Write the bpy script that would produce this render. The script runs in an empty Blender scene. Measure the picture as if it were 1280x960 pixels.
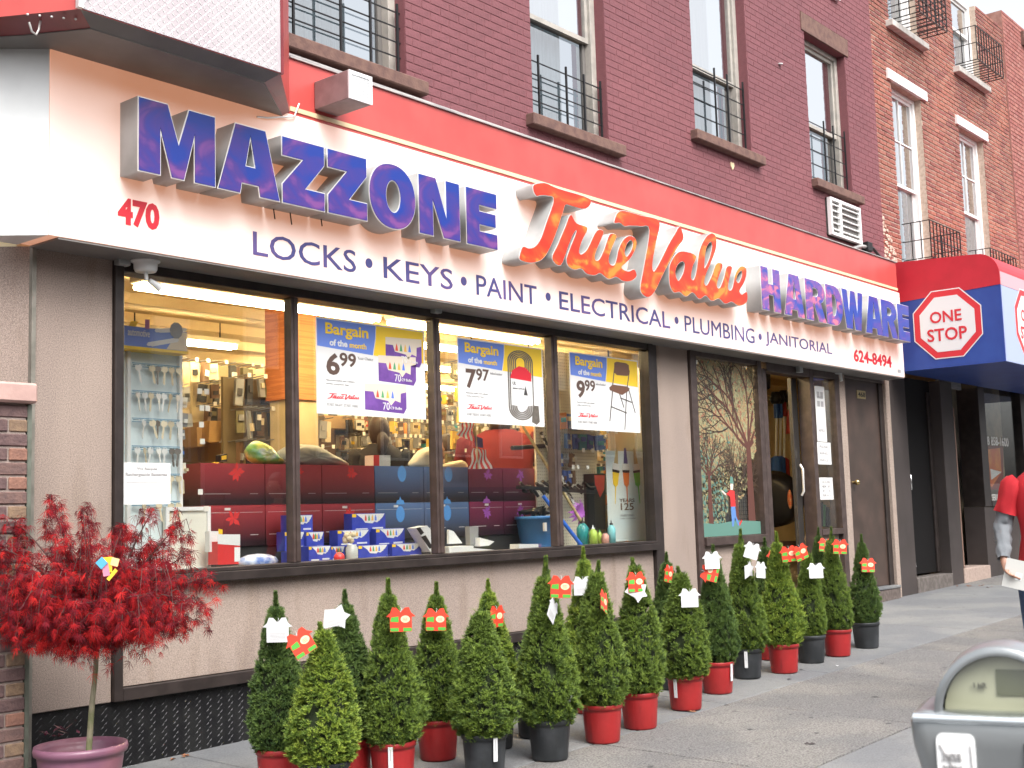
import bpy, math, random
from mathutils import Vector, Matrix
from math import radians, pi, sin, cos
S = bpy.context.scene
COL = S.collection
rnd = random.Random(7)

# ---------------- camera ----------------
CAM_LOC = Vector((0.0, -6.4209, 1.35))
YAW, PITCH, ROLL, FPX = 0.69234758, 0.10689555, -0.03064316, 1558.169
cy_, sy_, cp_, sp_ = cos(YAW), sin(YAW), cos(PITCH), sin(PITCH)
FWD = Vector((cy_*cp_, sy_*cp_, sp_))
_r = Vector((sy_, -cy_, 0.0)); _u = _r.cross(FWD)
RGT = _r*cos(ROLL) + _u*sin(ROLL)
UPV = _u*cos(ROLL) - _r*sin(ROLL)
cam = bpy.data.cameras.new("camera"); camo = bpy.data.objects.new("camera", cam); COL.objects.link(camo)
m4 = Matrix.Identity(4)
for i in range(3):
    m4[i][0] = RGT[i]; m4[i][1] = UPV[i]; m4[i][2] = -FWD[i]; m4[i][3] = CAM_LOC[i]
camo.matrix_world = m4
cam.sensor_width = 36.0; cam.lens = 36.0*FPX/1280.0
cam.clip_start = 0.05; cam.clip_end = 2000
cam.dof.use_dof = True; cam.dof.focus_distance = 9.0; cam.dof.aperture_fstop = 13.0
S.camera = camo

# ---------------- world, sun, exposure ----------------
SUN_EL, SUN_AZ = radians(52), radians(200)
W = bpy.data.worlds.new("World"); S.world = W; W.use_nodes = True
nt = W.node_tree; nt.nodes.clear()
out = nt.nodes.new('ShaderNodeOutputWorld'); bg = nt.nodes.new('ShaderNodeBackground')
sky = nt.nodes.new('ShaderNodeTexSky'); sky.sky_type = 'NISHITA'; sky.sun_disc = False
sky.sun_elevation = SUN_EL; sky.sun_rotation = SUN_AZ
sky.air_density = 1.0; sky.dust_density = 6.0; sky.ozone_density = 1.0; sky.altitude = 0
hs = nt.nodes.new('ShaderNodeHueSaturation'); hs.inputs['Saturation'].default_value = 0.22
nt.links.new(sky.outputs[0], hs.inputs['Color']); nt.links.new(hs.outputs[0], bg.inputs[0])
bg.inputs[1].default_value = 0.15
nt.links.new(bg.outputs[0], out.inputs[0])
sl = bpy.data.lights.new("sun", 'SUN'); so = bpy.data.objects.new("sun", sl); COL.objects.link(so)
sl.energy = 0.5; sl.angle = radians(35); sl.color = (1.0, 0.95, 0.9)
# light comes from above the street, behind the camera
sdir = Vector((cos(SUN_EL)*-0.45, cos(SUN_EL)*-0.89, sin(SUN_EL)))
so.rotation_euler = sdir.to_track_quat('Z', 'Y').to_euler()
S.view_settings.view_transform = 'Standard'; S.view_settings.look = 'None'
S.view_settings.exposure = 1.36; S.view_settings.gamma = 1.0
S.cycles.max_bounces = 6; S.cycles.transparent_max_bounces = 12
S.cycles.glossy_bounces = 3; S.cycles.diffuse_bounces = 3
S.cycles.caustics_reflective = False; S.cycles.caustics_refractive = False
S.cycles.use_denoising = True

# ---------------- measuring helpers: where a sight line meets a real plane ----------------
def ray(px, py): return RGT*((px-640)/FPX) - UPV*((py-480)/FPX) + FWD
def U(px, py, y=0.0):
    d = ray(px, py); t = (y-CAM_LOC.y)/d.y; p = CAM_LOC+d*t; return (p.x, p.z)
def UX(px, py, x):
    d = ray(px, py); t = (x-CAM_LOC.x)/d.x; p = CAM_LOC+d*t; return (p.y, p.z)
GS, GC, GX0 = 0.0195, 0.03, 4.177
def gz(x, y): return GS*(x-GX0) + GC*y
def G(px, py):
    d = ray(px, py); n = Vector((-GS, -GC, 1)); p0 = Vector((GX0, 0, 0))
    t = ((p0-CAM_LOC).dot(n))/d.dot(n); p = CAM_LOC+d*t; return (p.x, p.y, p.z)
def proj(p):
    v = Vector(p)-CAM_LOC; z = v.dot(FWD)
    return (640+FPX*v.dot(RGT)/z, 480-FPX*v.dot(UPV)/z, z)

# ---------------- object helpers ----------------
WL = {}
def tag(o, label=None, cat=None, group=None, kind=None):
    if label: o['label'] = label
    if cat: o['category'] = cat
    if group: o['group'] = group
    if kind: o['kind'] = kind
    return o
def thing(name, label, cat, loc=(0, 0, 0), rz=0.0, group=None):
    o = bpy.data.objects.new(name, None); COL.objects.link(o)
    o.location = loc; o.rotation_euler = (0, 0, rz); o.empty_display_size = 0.1
    WL[o.name] = Vector(loc)
    return tag(o, label, cat, group)
def link(name, mesh, parent=None, loc=(0, 0, 0)):
    o = bpy.data.objects.new(name, mesh); COL.objects.link(o); o.location = loc
    if parent is not None:
        o.parent = parent
        WL[o.name] = WL.get(parent.name, Vector((0, 0, 0)))
    else:
        WL[o.name] = Vector(loc)
    return o
def dup(o, loc=None, rz=None, parent=None):
    c = o.copy(); COL.objects.link(c)
    if loc is not None: c.location = loc
    if rz is not None: c.rotation_euler = (0, 0, rz)
    c.parent = parent
    WL[c.name] = Vector(loc) if loc is not None else Vector((0, 0, 0))
    for ch in list(o.children):
        d = dup(ch, parent=c)
    return c

class MB:
    def __init__(s): s.v = []; s.f = []; s.m = []; s.s = []
    def add(s, vs, fs, mi=0, sm=False):
        b = len(s.v); s.v += [tuple(v) for v in vs]
        for f in fs: s.f.append([i+b for i in f]); s.m.append(mi); s.s.append(sm)
        return s
    def box(s, x0, x1, y0, y1, z0, z1, mi=0, ch=0.0):
        if ch <= 0:
            v = [(x, y, z) for z in (z0, z1) for y in (y0, y1) for x in (x0, x1)]
            return s.add(v, [(0, 2, 3, 1), (4, 5, 7, 6), (0, 1, 5, 4), (1, 3, 7, 5), (3, 2, 6, 7), (2, 0, 4, 6)], mi)
        c = ch; X = (x0, x1); Y = (y0, y1); Z = (z0, z1); v = []; idx = {}
        for i in (0, 1):
            for j in (0, 1):
                for k in (0, 1):
                    sx, sy, sz = (1, -1)[i]*c, (1, -1)[j]*c, (1, -1)[k]*c
                    idx[i, j, k, 0] = len(v); v.append((X[i], Y[j]+sy, Z[k]+sz))
                    idx[i, j, k, 1] = len(v); v.append((X[i]+sx, Y[j], Z[k]+sz))
                    idx[i, j, k, 2] = len(v); v.append((X[i]+sx, Y[j]+sy, Z[k]))
        f = []
        q = [(0, 0), (0, 1), (1, 1), (1, 0)]
        for i in (0, 1): f.append([idx[i, a, b, 0] for a, b in (q if i == 0 else q[::-1])])
        for j in (0, 1): f.append([idx[a, j, b, 1] for a, b in (q[::-1] if j == 0 else q)])
        for k in (0, 1): f.append([idx[a, b, k, 2] for a, b in (q if k == 0 else q[::-1])])
        for j in (0, 1):
            for k in (0, 1): f.append([idx[0, j, k, 1], idx[1, j, k, 1], idx[1, j, k, 2], idx[0, j, k, 2]])
        for i in (0, 1):
            for k in (0, 1): f.append([idx[i, 0, k, 0], idx[i, 1, k, 0], idx[i, 1, k, 2], idx[i, 0, k, 2]])
        for i in (0, 1):
            for j in (0, 1): f.append([idx[i, j, 0, 0], idx[i, j, 1, 0], idx[i, j, 1, 1], idx[i, j, 0, 1]])
        for i in (0, 1):
            for j in (0, 1):
                for k in (0, 1): f.append([idx[i, j, k, 0], idx[i, j, k, 1], idx[i, j, k, 2]])
        return s.add(v, f, mi)
    def mbox(s, M, hx, hy, hz, mi=0, ch=0.0):
        t = MB(); t.box(-hx, hx, -hy, hy, -hz, hz, 0, ch)
        return s.add([tuple(M @ Vector(v)) for v in t.v], t.f, mi)
    def bar(s, a, b, w, h=None, mi=0):
        a = Vector(a); b = Vector(b); d = b-a; L = d.length
        if L < 1e-6: return s
        q = d.to_track_quat('Z', 'Y').to_matrix().to_4x4()
        return s.mbox(Matrix.Translation((a+b)/2) @ q, w/2, (h or w)/2, L/2, mi)
    def prism(s, poly, y0, y1, mi=0, mi_side=None):
        n = len(poly); v = [(p[0], y0, p[1]) for p in poly]+[(p[0], y1, p[1]) for p in poly]
        s.add(v, [list(range(n)), list(range(2*n-1, n-1, -1))], mi)
        return s.add(v, [(i, n+i, n+(i+1) % n, (i+1) % n) for i in range(n)], mi if mi_side is None else mi_side)
    def zprism(s, poly, z0, z1, mi=0):
        n = len(poly); v = [(p[0], p[1], z0) for p in poly]+[(p[0], p[1], z1) for p in poly]
        return s.add(v, [list(range(n))[::-1], list(range(n, 2*n))]+[(i, (i+1) % n, n+(i+1) % n, n+i) for i in range(n)], mi)
    def flat(s, poly, y, mi=0):
        return s.add([(p[0], y, p[1]) for p in poly], [list(range(len(poly)))], mi)
    def tube(s, path, r, n=8, mi=0, caps=True, sm=True):
        P = [Vector(p) for p in path]; R = r if isinstance(r, (list, tuple)) else [r]*len(P)
        v = []; f = []; up = None
        for i, p in enumerate(P):
            t = (P[min(i+1, len(P)-1)]-P[max(i-1, 0)]).normalized()
            if up is None:
                up = Vector((0, 0, 1)) if abs(t.z) < .9 else Vector((1, 0, 0))
            a = t.cross(up); a = a.normalized() if a.length > 1e-6 else t.orthogonal().normalized()
            up = a.cross(t).normalized()
            for k in range(n):
                w = 2*pi*k/n; v.append(p+(a*cos(w)+up*sin(w))*R[i])
        for i in range(len(P)-1):
            for k in range(n):
                f.append((i*n+k, i*n+(k+1) % n, (i+1)*n+(k+1) % n, (i+1)*n+k))
        s.add(v, f, mi, sm)
        if caps: s.add([v[k] for k in range(n)]+v[-n:], [list(range(n)), list(range(2*n-1, n-1, -1))], mi)
        return s
    def lathe(s, prof, cx=0, cy=0, cz=0, n=24, mi=0, sm=True):
        v = []; f = []
        for r, z in prof:
            for k in range(n): v.append((cx+r*cos(2*pi*k/n), cy+r*sin(2*pi*k/n), cz+z))
        for i in range(len(prof)-1):
            for k in range(n): f.append((i*n+k, i*n+(k+1) % n, (i+1)*n+(k+1) % n, (i+1)*n+k))
        return s.add(v, f, mi, sm)
    def ell(s, c, r, n=12, m=8, mi=0, M=None):
        v = []; f = []
        for i in range(m+1):
            a = pi*i/m
            for k in range(n):
                b = 2*pi*k/n; q = Vector((r[0]*sin(a)*cos(b), r[1]*sin(a)*sin(b), r[2]*cos(a)))
                if M: q = M @ q
                v.append(q+Vector(c))
        for i in range(m):
            for k in range(n): f.append((i*n+k, (i+1)*n+k, (i+1)*n+(k+1) % n, i*n+(k+1) % n))
        return s.add(v, f, mi, True)
    def mesh(s, name, mats):
        me = bpy.data.meshes.new(name); me.from_pydata(s.v, [], s.f)
        for m in (mats if isinstance(mats, (list, tuple)) else [mats]): me.materials.append(m)
        me.polygons.foreach_set('material_index', s.m); me.polygons.foreach_set('use_smooth', s.s)
        me.update(); return me
    def build(s, name, mats, parent=None, label=None, world=True, kind=None, loc=(0, 0, 0)):
        if parent is not None and world:
            o = WL.get(parent.name, Vector((0, 0, 0))); s.v = [(a-o.x, b-o.y, c-o.z) for a, b, c in s.v]
        ob = link(name, s.mesh(name, mats), parent, loc)
        if label: ob['label'] = label
        if kind: ob['kind'] = kind
        return ob
def B(name, mats, parent, *box, ch=0.0, label=None):
    return MB().box(*box, 0, ch).build(name, mats, parent, label)
def bev(o, w=0.004, seg=2):
    m = o.modifiers.new('edge', 'BEVEL'); m.width = w; m.segments = seg; m.limit_method = 'ANGLE'; return o

# flat filled outlines (holes allowed) on a plane of constant y
def curve_mesh(polys, depth, off=0.0):
    c = bpy.data.curves.new('outline', 'CURVE'); c.dimensions = '2D'; c.fill_mode = 'BOTH'; c.extrude = depth/2; c.offset = off
    for pl in polys:
        sp = c.splines.new('POLY'); sp.points.add(len(pl)-1)
        for q, p in zip(sp.points, pl): q.co = (p[0], p[1], 0, 1)
        sp.use_cyclic_u = True
    o = bpy.data.objects.new('outline', c); me = bpy.data.meshes.new_from_object(o)
    bpy.data.objects.remove(o); bpy.data.curves.remove(c)
    return me
def plate(name, polys, y0, y1, mat, parent, off=0.0, label=None):
    me = curve_mesh(polys, abs(y1-y0), off); ym = (y0+y1)/2
    o = WL.get(parent.name, Vector((0, 0, 0))) if parent is not None else Vector((0, 0, 0))
    for v in me.vertices:
        x, z, d = v.co; v.co = (x-o.x, ym-d-o.y, z-o.z)
    me.flip_normals() if False else None
    me.materials.clear(); me.materials.append(mat); me.name = name
    ob = link(name, me, parent)
    if label: ob['label'] = label
    return ob
_fc = {}
def text_pts(body, weight=0.0, depth=0.002, shear=0.0):
    k = (body, weight, depth, shear)
    if k in _fc: return _fc[k]
    c = bpy.data.curves.new('txt', 'FONT'); c.body = body; c.size = 1; c.offset = weight; c.extrude = depth/2; c.shear = shear
    c.resolution_u = 3; c.space_line = 0.85; c.align_x = 'CENTER'
    o = bpy.data.objects.new('txt', c); me = bpy.data.meshes.new_from_object(o); bpy.data.objects.remove(o); bpy.data.curves.remove(c)
    vs = [tuple(v.co) for v in me.vertices]; fs = [tuple(p.vertices) for p in me.polygons]; bpy.data.meshes.remove(me)
    xs = [v[0] for v in vs]; ys = [v[1] for v in vs]
    _fc[k] = (vs, fs, min(xs), max(xs), min(ys), max(ys)); return _fc[k]
def text_to(mb, body, x0, x1, z0, z1, y, mi=0, weight=0.0, shear=0.0, frame=None):
    """letters fitted into a rectangle; frame maps (u, v, d) to world, default the plane facing -y"""
    vs, fs, a, b, c, d = text_pts(body, weight, 0.002, shear)
    sx = (x1-x0)/(b-a); sz = (z1-z0)/(d-c)
    if frame is None: frame = lambda u, v, w: (u, y-w, v)
    mb.add([frame(x0+(v[0]-a)*sx, z0+(v[1]-c)*sz, v[2]+.001) for v in vs], fs, mi)
def smooth_poly(pts, n=4):
    o = []; N = len(pts)
    for i in range(N):
        p0, p1, p2, p3 = [Vector(pts[(i+k) % N]) for k in (-1, 0, 1, 2)]
        for j in range(n):
            t = j/n
            q = 0.5*((2*p1)+(p2-p0)*t+(2*p0-5*p1+4*p2-p3)*t*t+(3*p1-p0-3*p2+p3)*t**3)
            o.append((q.x, q.y))
    return o

# ---------------- materials ----------------
def mat(name, col, rough=0.6, col2=None, scale=6.0, amt=0.5, bump=0.0, bscale=None, metal=0.0, emit=None, estr=0.0, spec=0.5,
        alpha=None, detail=4.0, ramp=(0.4, 0.65), stretch=(1, 1, 1), coat=0.0, trans=0.0):
    m = bpy.data.materials.new(name); m.use_nodes = True; n = m.node_tree; b = n.nodes['Principled BSDF']
    b.inputs['Base Color'].default_value = (*col, 1); b.inputs['Roughness'].default_value = rough
    b.inputs['Metallic'].default_value = metal; b.inputs['Specular IOR Level'].default_value = spec
    b.inputs['Coat Weight'].default_value = coat
    if emit: b.inputs['Emission Color'].default_value = (*emit, 1); b.inputs['Emission Strength'].default_value = estr
    if alpha is not None: b.inputs['Alpha'].default_value = alpha
    if trans: b.inputs['Transmission Weight'].default_value = trans
    if col2 is not None or bump:
        tc = n.nodes.new('ShaderNodeTexCoord'); mp = n.nodes.new('ShaderNodeMapping'); mp.inputs['Scale'].default_value = stretch
        n.links.new(tc.outputs['Object'], mp.inputs[0])
    if col2 is not None:
        t = n.nodes.new('ShaderNodeTexNoise'); t.inputs['Scale'].default_value = scale; t.inputs['Detail'].default_value = detail
        n.links.new(mp.outputs[0], t.inputs['Vector'])
        r = n.nodes.new('ShaderNodeValToRGB'); r.color_ramp.elements[0].position = ramp[0]; r.color_ramp.elements[1].position = ramp[1]
        r.color_ramp.elements[0].color = (*col, 1); r.color_ramp.elements[1].color = (*col2, 1)
        n.links.new(t.outputs['Fac'], r.inputs[0]); n.links.new(r.outputs[0], b.inputs['Base Color'])
    if bump:
        t2 = n.nodes.new('ShaderNodeTexNoise'); t2.inputs['Scale'].default_value = bscale or scale*4; t2.inputs['Detail'].default_value = 3
        n.links.new(mp.outputs[0], t2.inputs['Vector'])
        bp = n.nodes.new('ShaderNodeBump'); bp.inputs['Strength'].default_value = bump; bp.inputs['Distance'].default_value = 0.01
        n.links.new(t2.outputs['Fac'], bp.inputs['Height']); n.links.new(bp.outputs[0], b.inputs['Normal'])
    return m
def layer(m, scale, lo, hi, fac=0.5, stretch=(1, 1, 1), ramp=(0.45, 0.6), detail=5):
    """multiply a second, larger wear pattern into a material's base colour"""
    n = m.node_tree; b = n.nodes['Principled BSDF']; inp = b.inputs['Base Color']
    tc = n.nodes.new('ShaderNodeTexCoord'); mp = n.nodes.new('ShaderNodeMapping'); mp.inputs['Scale'].default_value = stretch
    n.links.new(tc.outputs['Object'], mp.inputs[0])
    t = n.nodes.new('ShaderNodeTexNoise'); t.inputs['Scale'].default_value = scale; t.inputs['Detail'].default_value = detail
    n.links.new(mp.outputs[0], t.inputs['Vector'])
    r = n.nodes.new('ShaderNodeValToRGB'); r.color_ramp.elements[0].position = ramp[0]; r.color_ramp.elements[1].position = ramp[1]
    r.color_ramp.elements[0].color = (*lo, 1); r.color_ramp.elements[1].color = (*hi, 1)
    n.links.new(t.outputs['Fac'], r.inputs[0])
    mx = n.nodes.new('ShaderNodeMix'); mx.data_type = 'RGBA'; mx.blend_type = 'MULTIPLY'; mx.inputs['Factor'].default_value = fac
    if inp.links: n.links.new(inp.links[0].from_socket, mx.inputs['A'])
    else: mx.inputs['A'].default_value = inp.default_value
    n.links.new(r.outputs[0], mx.inputs['B']); n.links.new(mx.outputs['Result'], inp)
    return m
def glassmat(name, refl_lo, refl_hi, tint=(1, 1, 1), rough=0.0, blend=0.5):
    m = bpy.data.materials.new(name); m.use_nodes = True; n = m.node_tree; n.nodes.clear()
    o = n.nodes.new('ShaderNodeOutputMaterial'); t = n.nodes.new('ShaderNodeBsdfTransparent'); g = n.nodes.new('ShaderNodeBsdfGlossy')
    t.inputs[0].default_value = (*tint, 1); g.inputs['Roughness'].default_value = rough
    l = n.nodes.new('ShaderNodeLayerWeight'); l.inputs[0].default_value = blend
    mr = n.nodes.new('ShaderNodeMapRange'); mr.inputs['To Min'].default_value = refl_lo; mr.inputs['To Max'].default_value = refl_hi
    n.links.new(l.outputs['Facing'], mr.inputs['Value'])
    mx = n.nodes.new('ShaderNodeMixShader'); n.links.new(mr.outputs[0], mx.inputs[0]); n.links.new(t.outputs[0], mx.inputs[1]); n.links.new(g.outputs[0], mx.inputs[2])
    n.links.new(mx.outputs[0], o.inputs[0]); return m
def srgb(r, g, b):
    f = lambda c: (c/255/12.92) if c/255 <= 0.04045 else ((c/255+0.055)/1.055)**2.4
    return (f(r), f(g), f(b))

M_stucco = layer(layer(mat('pebble stucco', (.42, .335, .28), .92, (.245, .19, .16), 150, bump=.4, bscale=260, ramp=(.36, .66), detail=6), 1.6, (.84, .84, .86), (1, 1, 1), .8, (1, 1, .35)), 5, (.72, .68, .62), (1, 1, 1), .55, (1, 1, .22), ramp=(.30, .44))
M_frame = layer(mat('bronze frame', (.026, .019, .017), .45, (.042, .031, .028), 9, metal=.1, bump=.04), 3, (.7, .7, .7), (1, 1, 1), .7, (.3, 1, 1))
M_frame2 = mat('worn bronze frame', (.045, .029, .025), .5, (.07, .048, .042), 12)
M_white = layer(mat('white sign panel', (.74, .715, .70), .38, emit=(1.0, .38, .17), estr=.17), 1.1, (.9, .9, .92), (1, 1, 1), .6, (1, 1, .25))  # faint warm emission added so shaded panel areas turn orange
M_whitem = mat('white metal', (.78, .8, .8), .4, (.7, .72, .72), 3, bump=.02)
M_red = layer(mat('red enamel board', (.56, .085, .075), .35, (.5, .072, .065), 4), 1.4, (.85, .85, .85), (1, 1, 1), .6, (1, 1, .2))
M_dkred = mat('dark red painted trim', (.22, .02, .025), .4, (.16, .015, .02), 6)
M_cream = mat('cream stripe', (.8, .62, .38), .45)
M_grey = mat('grey letter metal', (.42, .44, .44), .45, (.34, .36, .36), 5, metal=.2)
M_soffit = mat('grey soffit metal', (.22, .21, .20), .6, (.17, .16, .155), 2.5, bump=.05)
M_trim = mat('bright trim edge', (.75, .74, .72), .3, metal=.4)
M_navy = mat('navy lettering', (.06, .06, .2), .4, (.11, .075, .24), 2.2, ramp=(.45, .6))
M_redtxt = mat('red lettering', (.62, .02, .035), .4)
M_black = mat('black paint', (.012, .012, .013), .45)
M_iron = mat('black iron', (.015, .015, .017), .5, metal=.3)
M_brown = mat('brownstone', (.17, .095, .075), .85, (.12, .065, .055), 14, bump=.3)
M_pipe = mat('grey conduit', (.5, .48, .46), .4, (.32, .3, .3), 5, metal=.4)
PUR = (.205, .070, .080)
M_pur = [layer(mat('painted brick %d' % i, tuple(c*k for c in PUR), .72, tuple(c*k*.86 for c in PUR), 22, bump=.35, bscale=60), .7, (.86, .86, .9), (1.0, 1, 1), .8)
         for i, k in enumerate((1.0, .95, 1.05, 1.0))]
M_purm = mat('painted mortar', tuple(c*.95 for c in PUR), .8, tuple(c*.85 for c in PUR), 20, bump=.3)
M_br = [layer(mat('red brick %d' % i, c, .85, tuple(k*.7 for k in c), 30, bump=.4, bscale=80), .5, (.7, .72, .78), (1.05, 1.0, .98), .7)
        for i, c in enumerate(((.36, .125, .09), (.32, .105, .08), (.39, .155, .11), (.28, .09, .075), (.36, .13, .09)))]
M_mortar = mat('lime mortar', (.52, .42, .34), .9, (.4, .31, .25), 25, bump=.4)
M_pb = [mat('pier brick %d' % i, c, .85, c2, 26, bump=.5, bscale=70) for i, (c, c2) in enumerate((((.24, .16, .10), (.17, .11, .075)), ((.14, .085, .08), (.10, .06, .06)), ((.27, .135, .095), (.2, .10, .075)), ((.17, .10, .085), (.12, .075, .07))))]
M_pmortar = mat('pier mortar', (.3, .24, .21), .95, (.24, .19, .17), 30, bump=.4)
M_wglass = glassmat('upper window glass', .50, 1.0, (.55, .62, .65), 0.0, .55)
M_wglass2 = glassmat('lower sash glass', .16, .75, (.45, .5, .53), 0.0, .5)
M_sglass = glassmat('shop window glass', .012, .40, (.97, .98, .97), 0.0, .30)
M_sash = mat('painted sash', (.42, .39, .35), .5, (.34, .32, .29), 12)
M_sashd = mat('dark sash', (.16, .15, .14), .5)
M_vinyl = mat('white vinyl sash', (.78, .77, .76), .4)
M_curtain = mat('pale curtain', (.55, .60, .62), .9, (.45, .5, .52), 8, stretch=(6, 1, .3))
M_room = mat('dark room wall', (.10, .10, .10), .9)
M_paper = mat('white paper', (.70, .70, .69), .7)
M_ink = mat('dark ink', (.05, .045, .045), .6)
M_greyink = mat('grey ink', (.35, .34, .34), .6)
M_yel = mat('poster yellow', (.85, .56, .03), .5)
M_blue = mat('poster blue', (.13, .22, .62), .5)
M_orange = mat('orange print', (.9, .38, .05), .5)
# ================= GROUND =================
def slope_box(mb, x0, x1, y0, y1, top, thick, mi=0, ch=.004):
    c = ch; v = []
    for (x, y) in ((x0, y0), (x1, y0), (x1, y1), (x0, y1)): v.append((x, y, gz(x, y)+top-thick))
    for (x, y) in ((x0, y0), (x1, y0), (x1, y1), (x0, y1)): v.append((x, y, gz(x, y)+top-c))
    for (x, y) in ((x0+c, y0+c), (x1-c, y0+c), (x1-c, y1-c), (x0+c, y1-c)): v.append((x, y, gz(x, y)+top))
    f = [(0, 3, 2, 1)]
    for a in (0, 4):
        for i in range(4): f.append((a+i, a+(i+1) % 4, a+4+(i+1) % 4, a+4+i))
    f.append((8, 9, 10, 11)); return mb.add(v, f, mi)
def conc(name, a, b, rough_bump):
    m = mat(name, a, .9, b, 90, bump=rough_bump, bscale=260, ramp=(.42, .62))
    layer(m, 1.3, (.78, .79, .82), (1.04, 1.03, 1.0), .85, detail=8)
    layer(m, 14, (.8, .79, .78), (1, 1, 1), .6, ramp=(.3, .42))
    return m
M_slab_smooth = [conc('smooth concrete %d' % i, tuple(c*k for c in (.185, .188, .190)), tuple(c*k for c in (.145, .149, .151)), .25) for i, k in enumerate((1, .93, 1.06))]
M_slab_rough = [conc('exposed aggregate concrete %d' % i, tuple(c*k for c in (.245, .236, .224)), tuple(c*k for c in (.125, .12, .115)), .8) for i, k in enumerate((1, .94, 1.05))]
M_jointdirt = mat('joint dirt', (.03, .024, .02), 1, (.05, .04, .03), 20)
M_asph = layer(mat('asphalt', (.05, .05, .052), .95, (.08, .08, .08), 120, bump=.6), 1, (.8, .8, .8), (1, 1, 1), .8)
walk = MB().add([(-40, -6, gz(-40, -6)-.03), (60, -6, gz(60, -6)-.03), (60, .3, gz(60, .3)-.03), (-40, .3, gz(-40, .3)-.03)], [(0, 1, 2, 3)]).build('sidewalk', M_jointdirt)
walk['kind'] = 'structure'
YJ = [.28, -1.84, -3.18, -4.6, -5.98]
for r in range(4):
    xo = 6.17-1.6*9 + (.04*r)
    for k in range(0, 34):
        x0 = xo+1.6*k; x1 = x0+1.6
        if x1 < 1.0 or x0 > 36: continue
        mb = MB(); slope_box(mb, x0+.006, x1-.006, YJ[r+1]+.007, YJ[r]-.007, rnd.uniform(-.002, .002), .028)
        m = (M_slab_smooth if r in (0, 2) and not (r == 0 and x0 > 17) else M_slab_rough)[rnd.randrange(3)]
        if r == 3: m = M_slab_smooth[rnd.randrange(3)]
        mb.build('paving_slab', m, walk)
gs_ = MB(); Rg = random.Random(77)
for k in range(170):
    gx, gy = Rg.uniform(3.5, 16), Rg.uniform(-4.6, -.3); rr = Rg.uniform(.008, .022)
    gs_.add([(gx+rr*cos(a*pi/4)*Rg.uniform(.8, 1.2), gy+rr*sin(a*pi/4)*Rg.uniform(.8, 1.2), gz(gx, gy)+.0042) for a in range(8)], [list(range(8))])
gs_.build('gum_spots', mat('trodden gum', (.07, .07, .07), .9), walk, kind='stuff')
M_kerb = mat('kerb stone', (.3, .3, .3), .85, (.22, .22, .22), 40, bump=.4)
kb = MB(); slope_box(kb, -40, 60, -6.16, -5.99, .004, .4, ch=.02)
kb.build('kerb', M_kerb, kind='structure')
road = MB().add([(-300, -300, gz(-300, -6.2)-.15), (400, -300, gz(400, -6.2)-.15), (400, -6.16, gz(400, -6.16)-.15), (-300, -6.16, gz(-300, -6.16)-.15)], [(0, 1, 2, 3)]).build('road', M_asph, kind='structure')
MB().add([(-300, .31, gz(-300, 0)-.06), (400, .31, gz(400, 0)-.06), (400, 300, gz(400, 0)-.06), (-300, 300, gz(-300, 0)-.06)], [(0, 1, 2, 3)]).build('ground', M_jointdirt, kind='structure')

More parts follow.
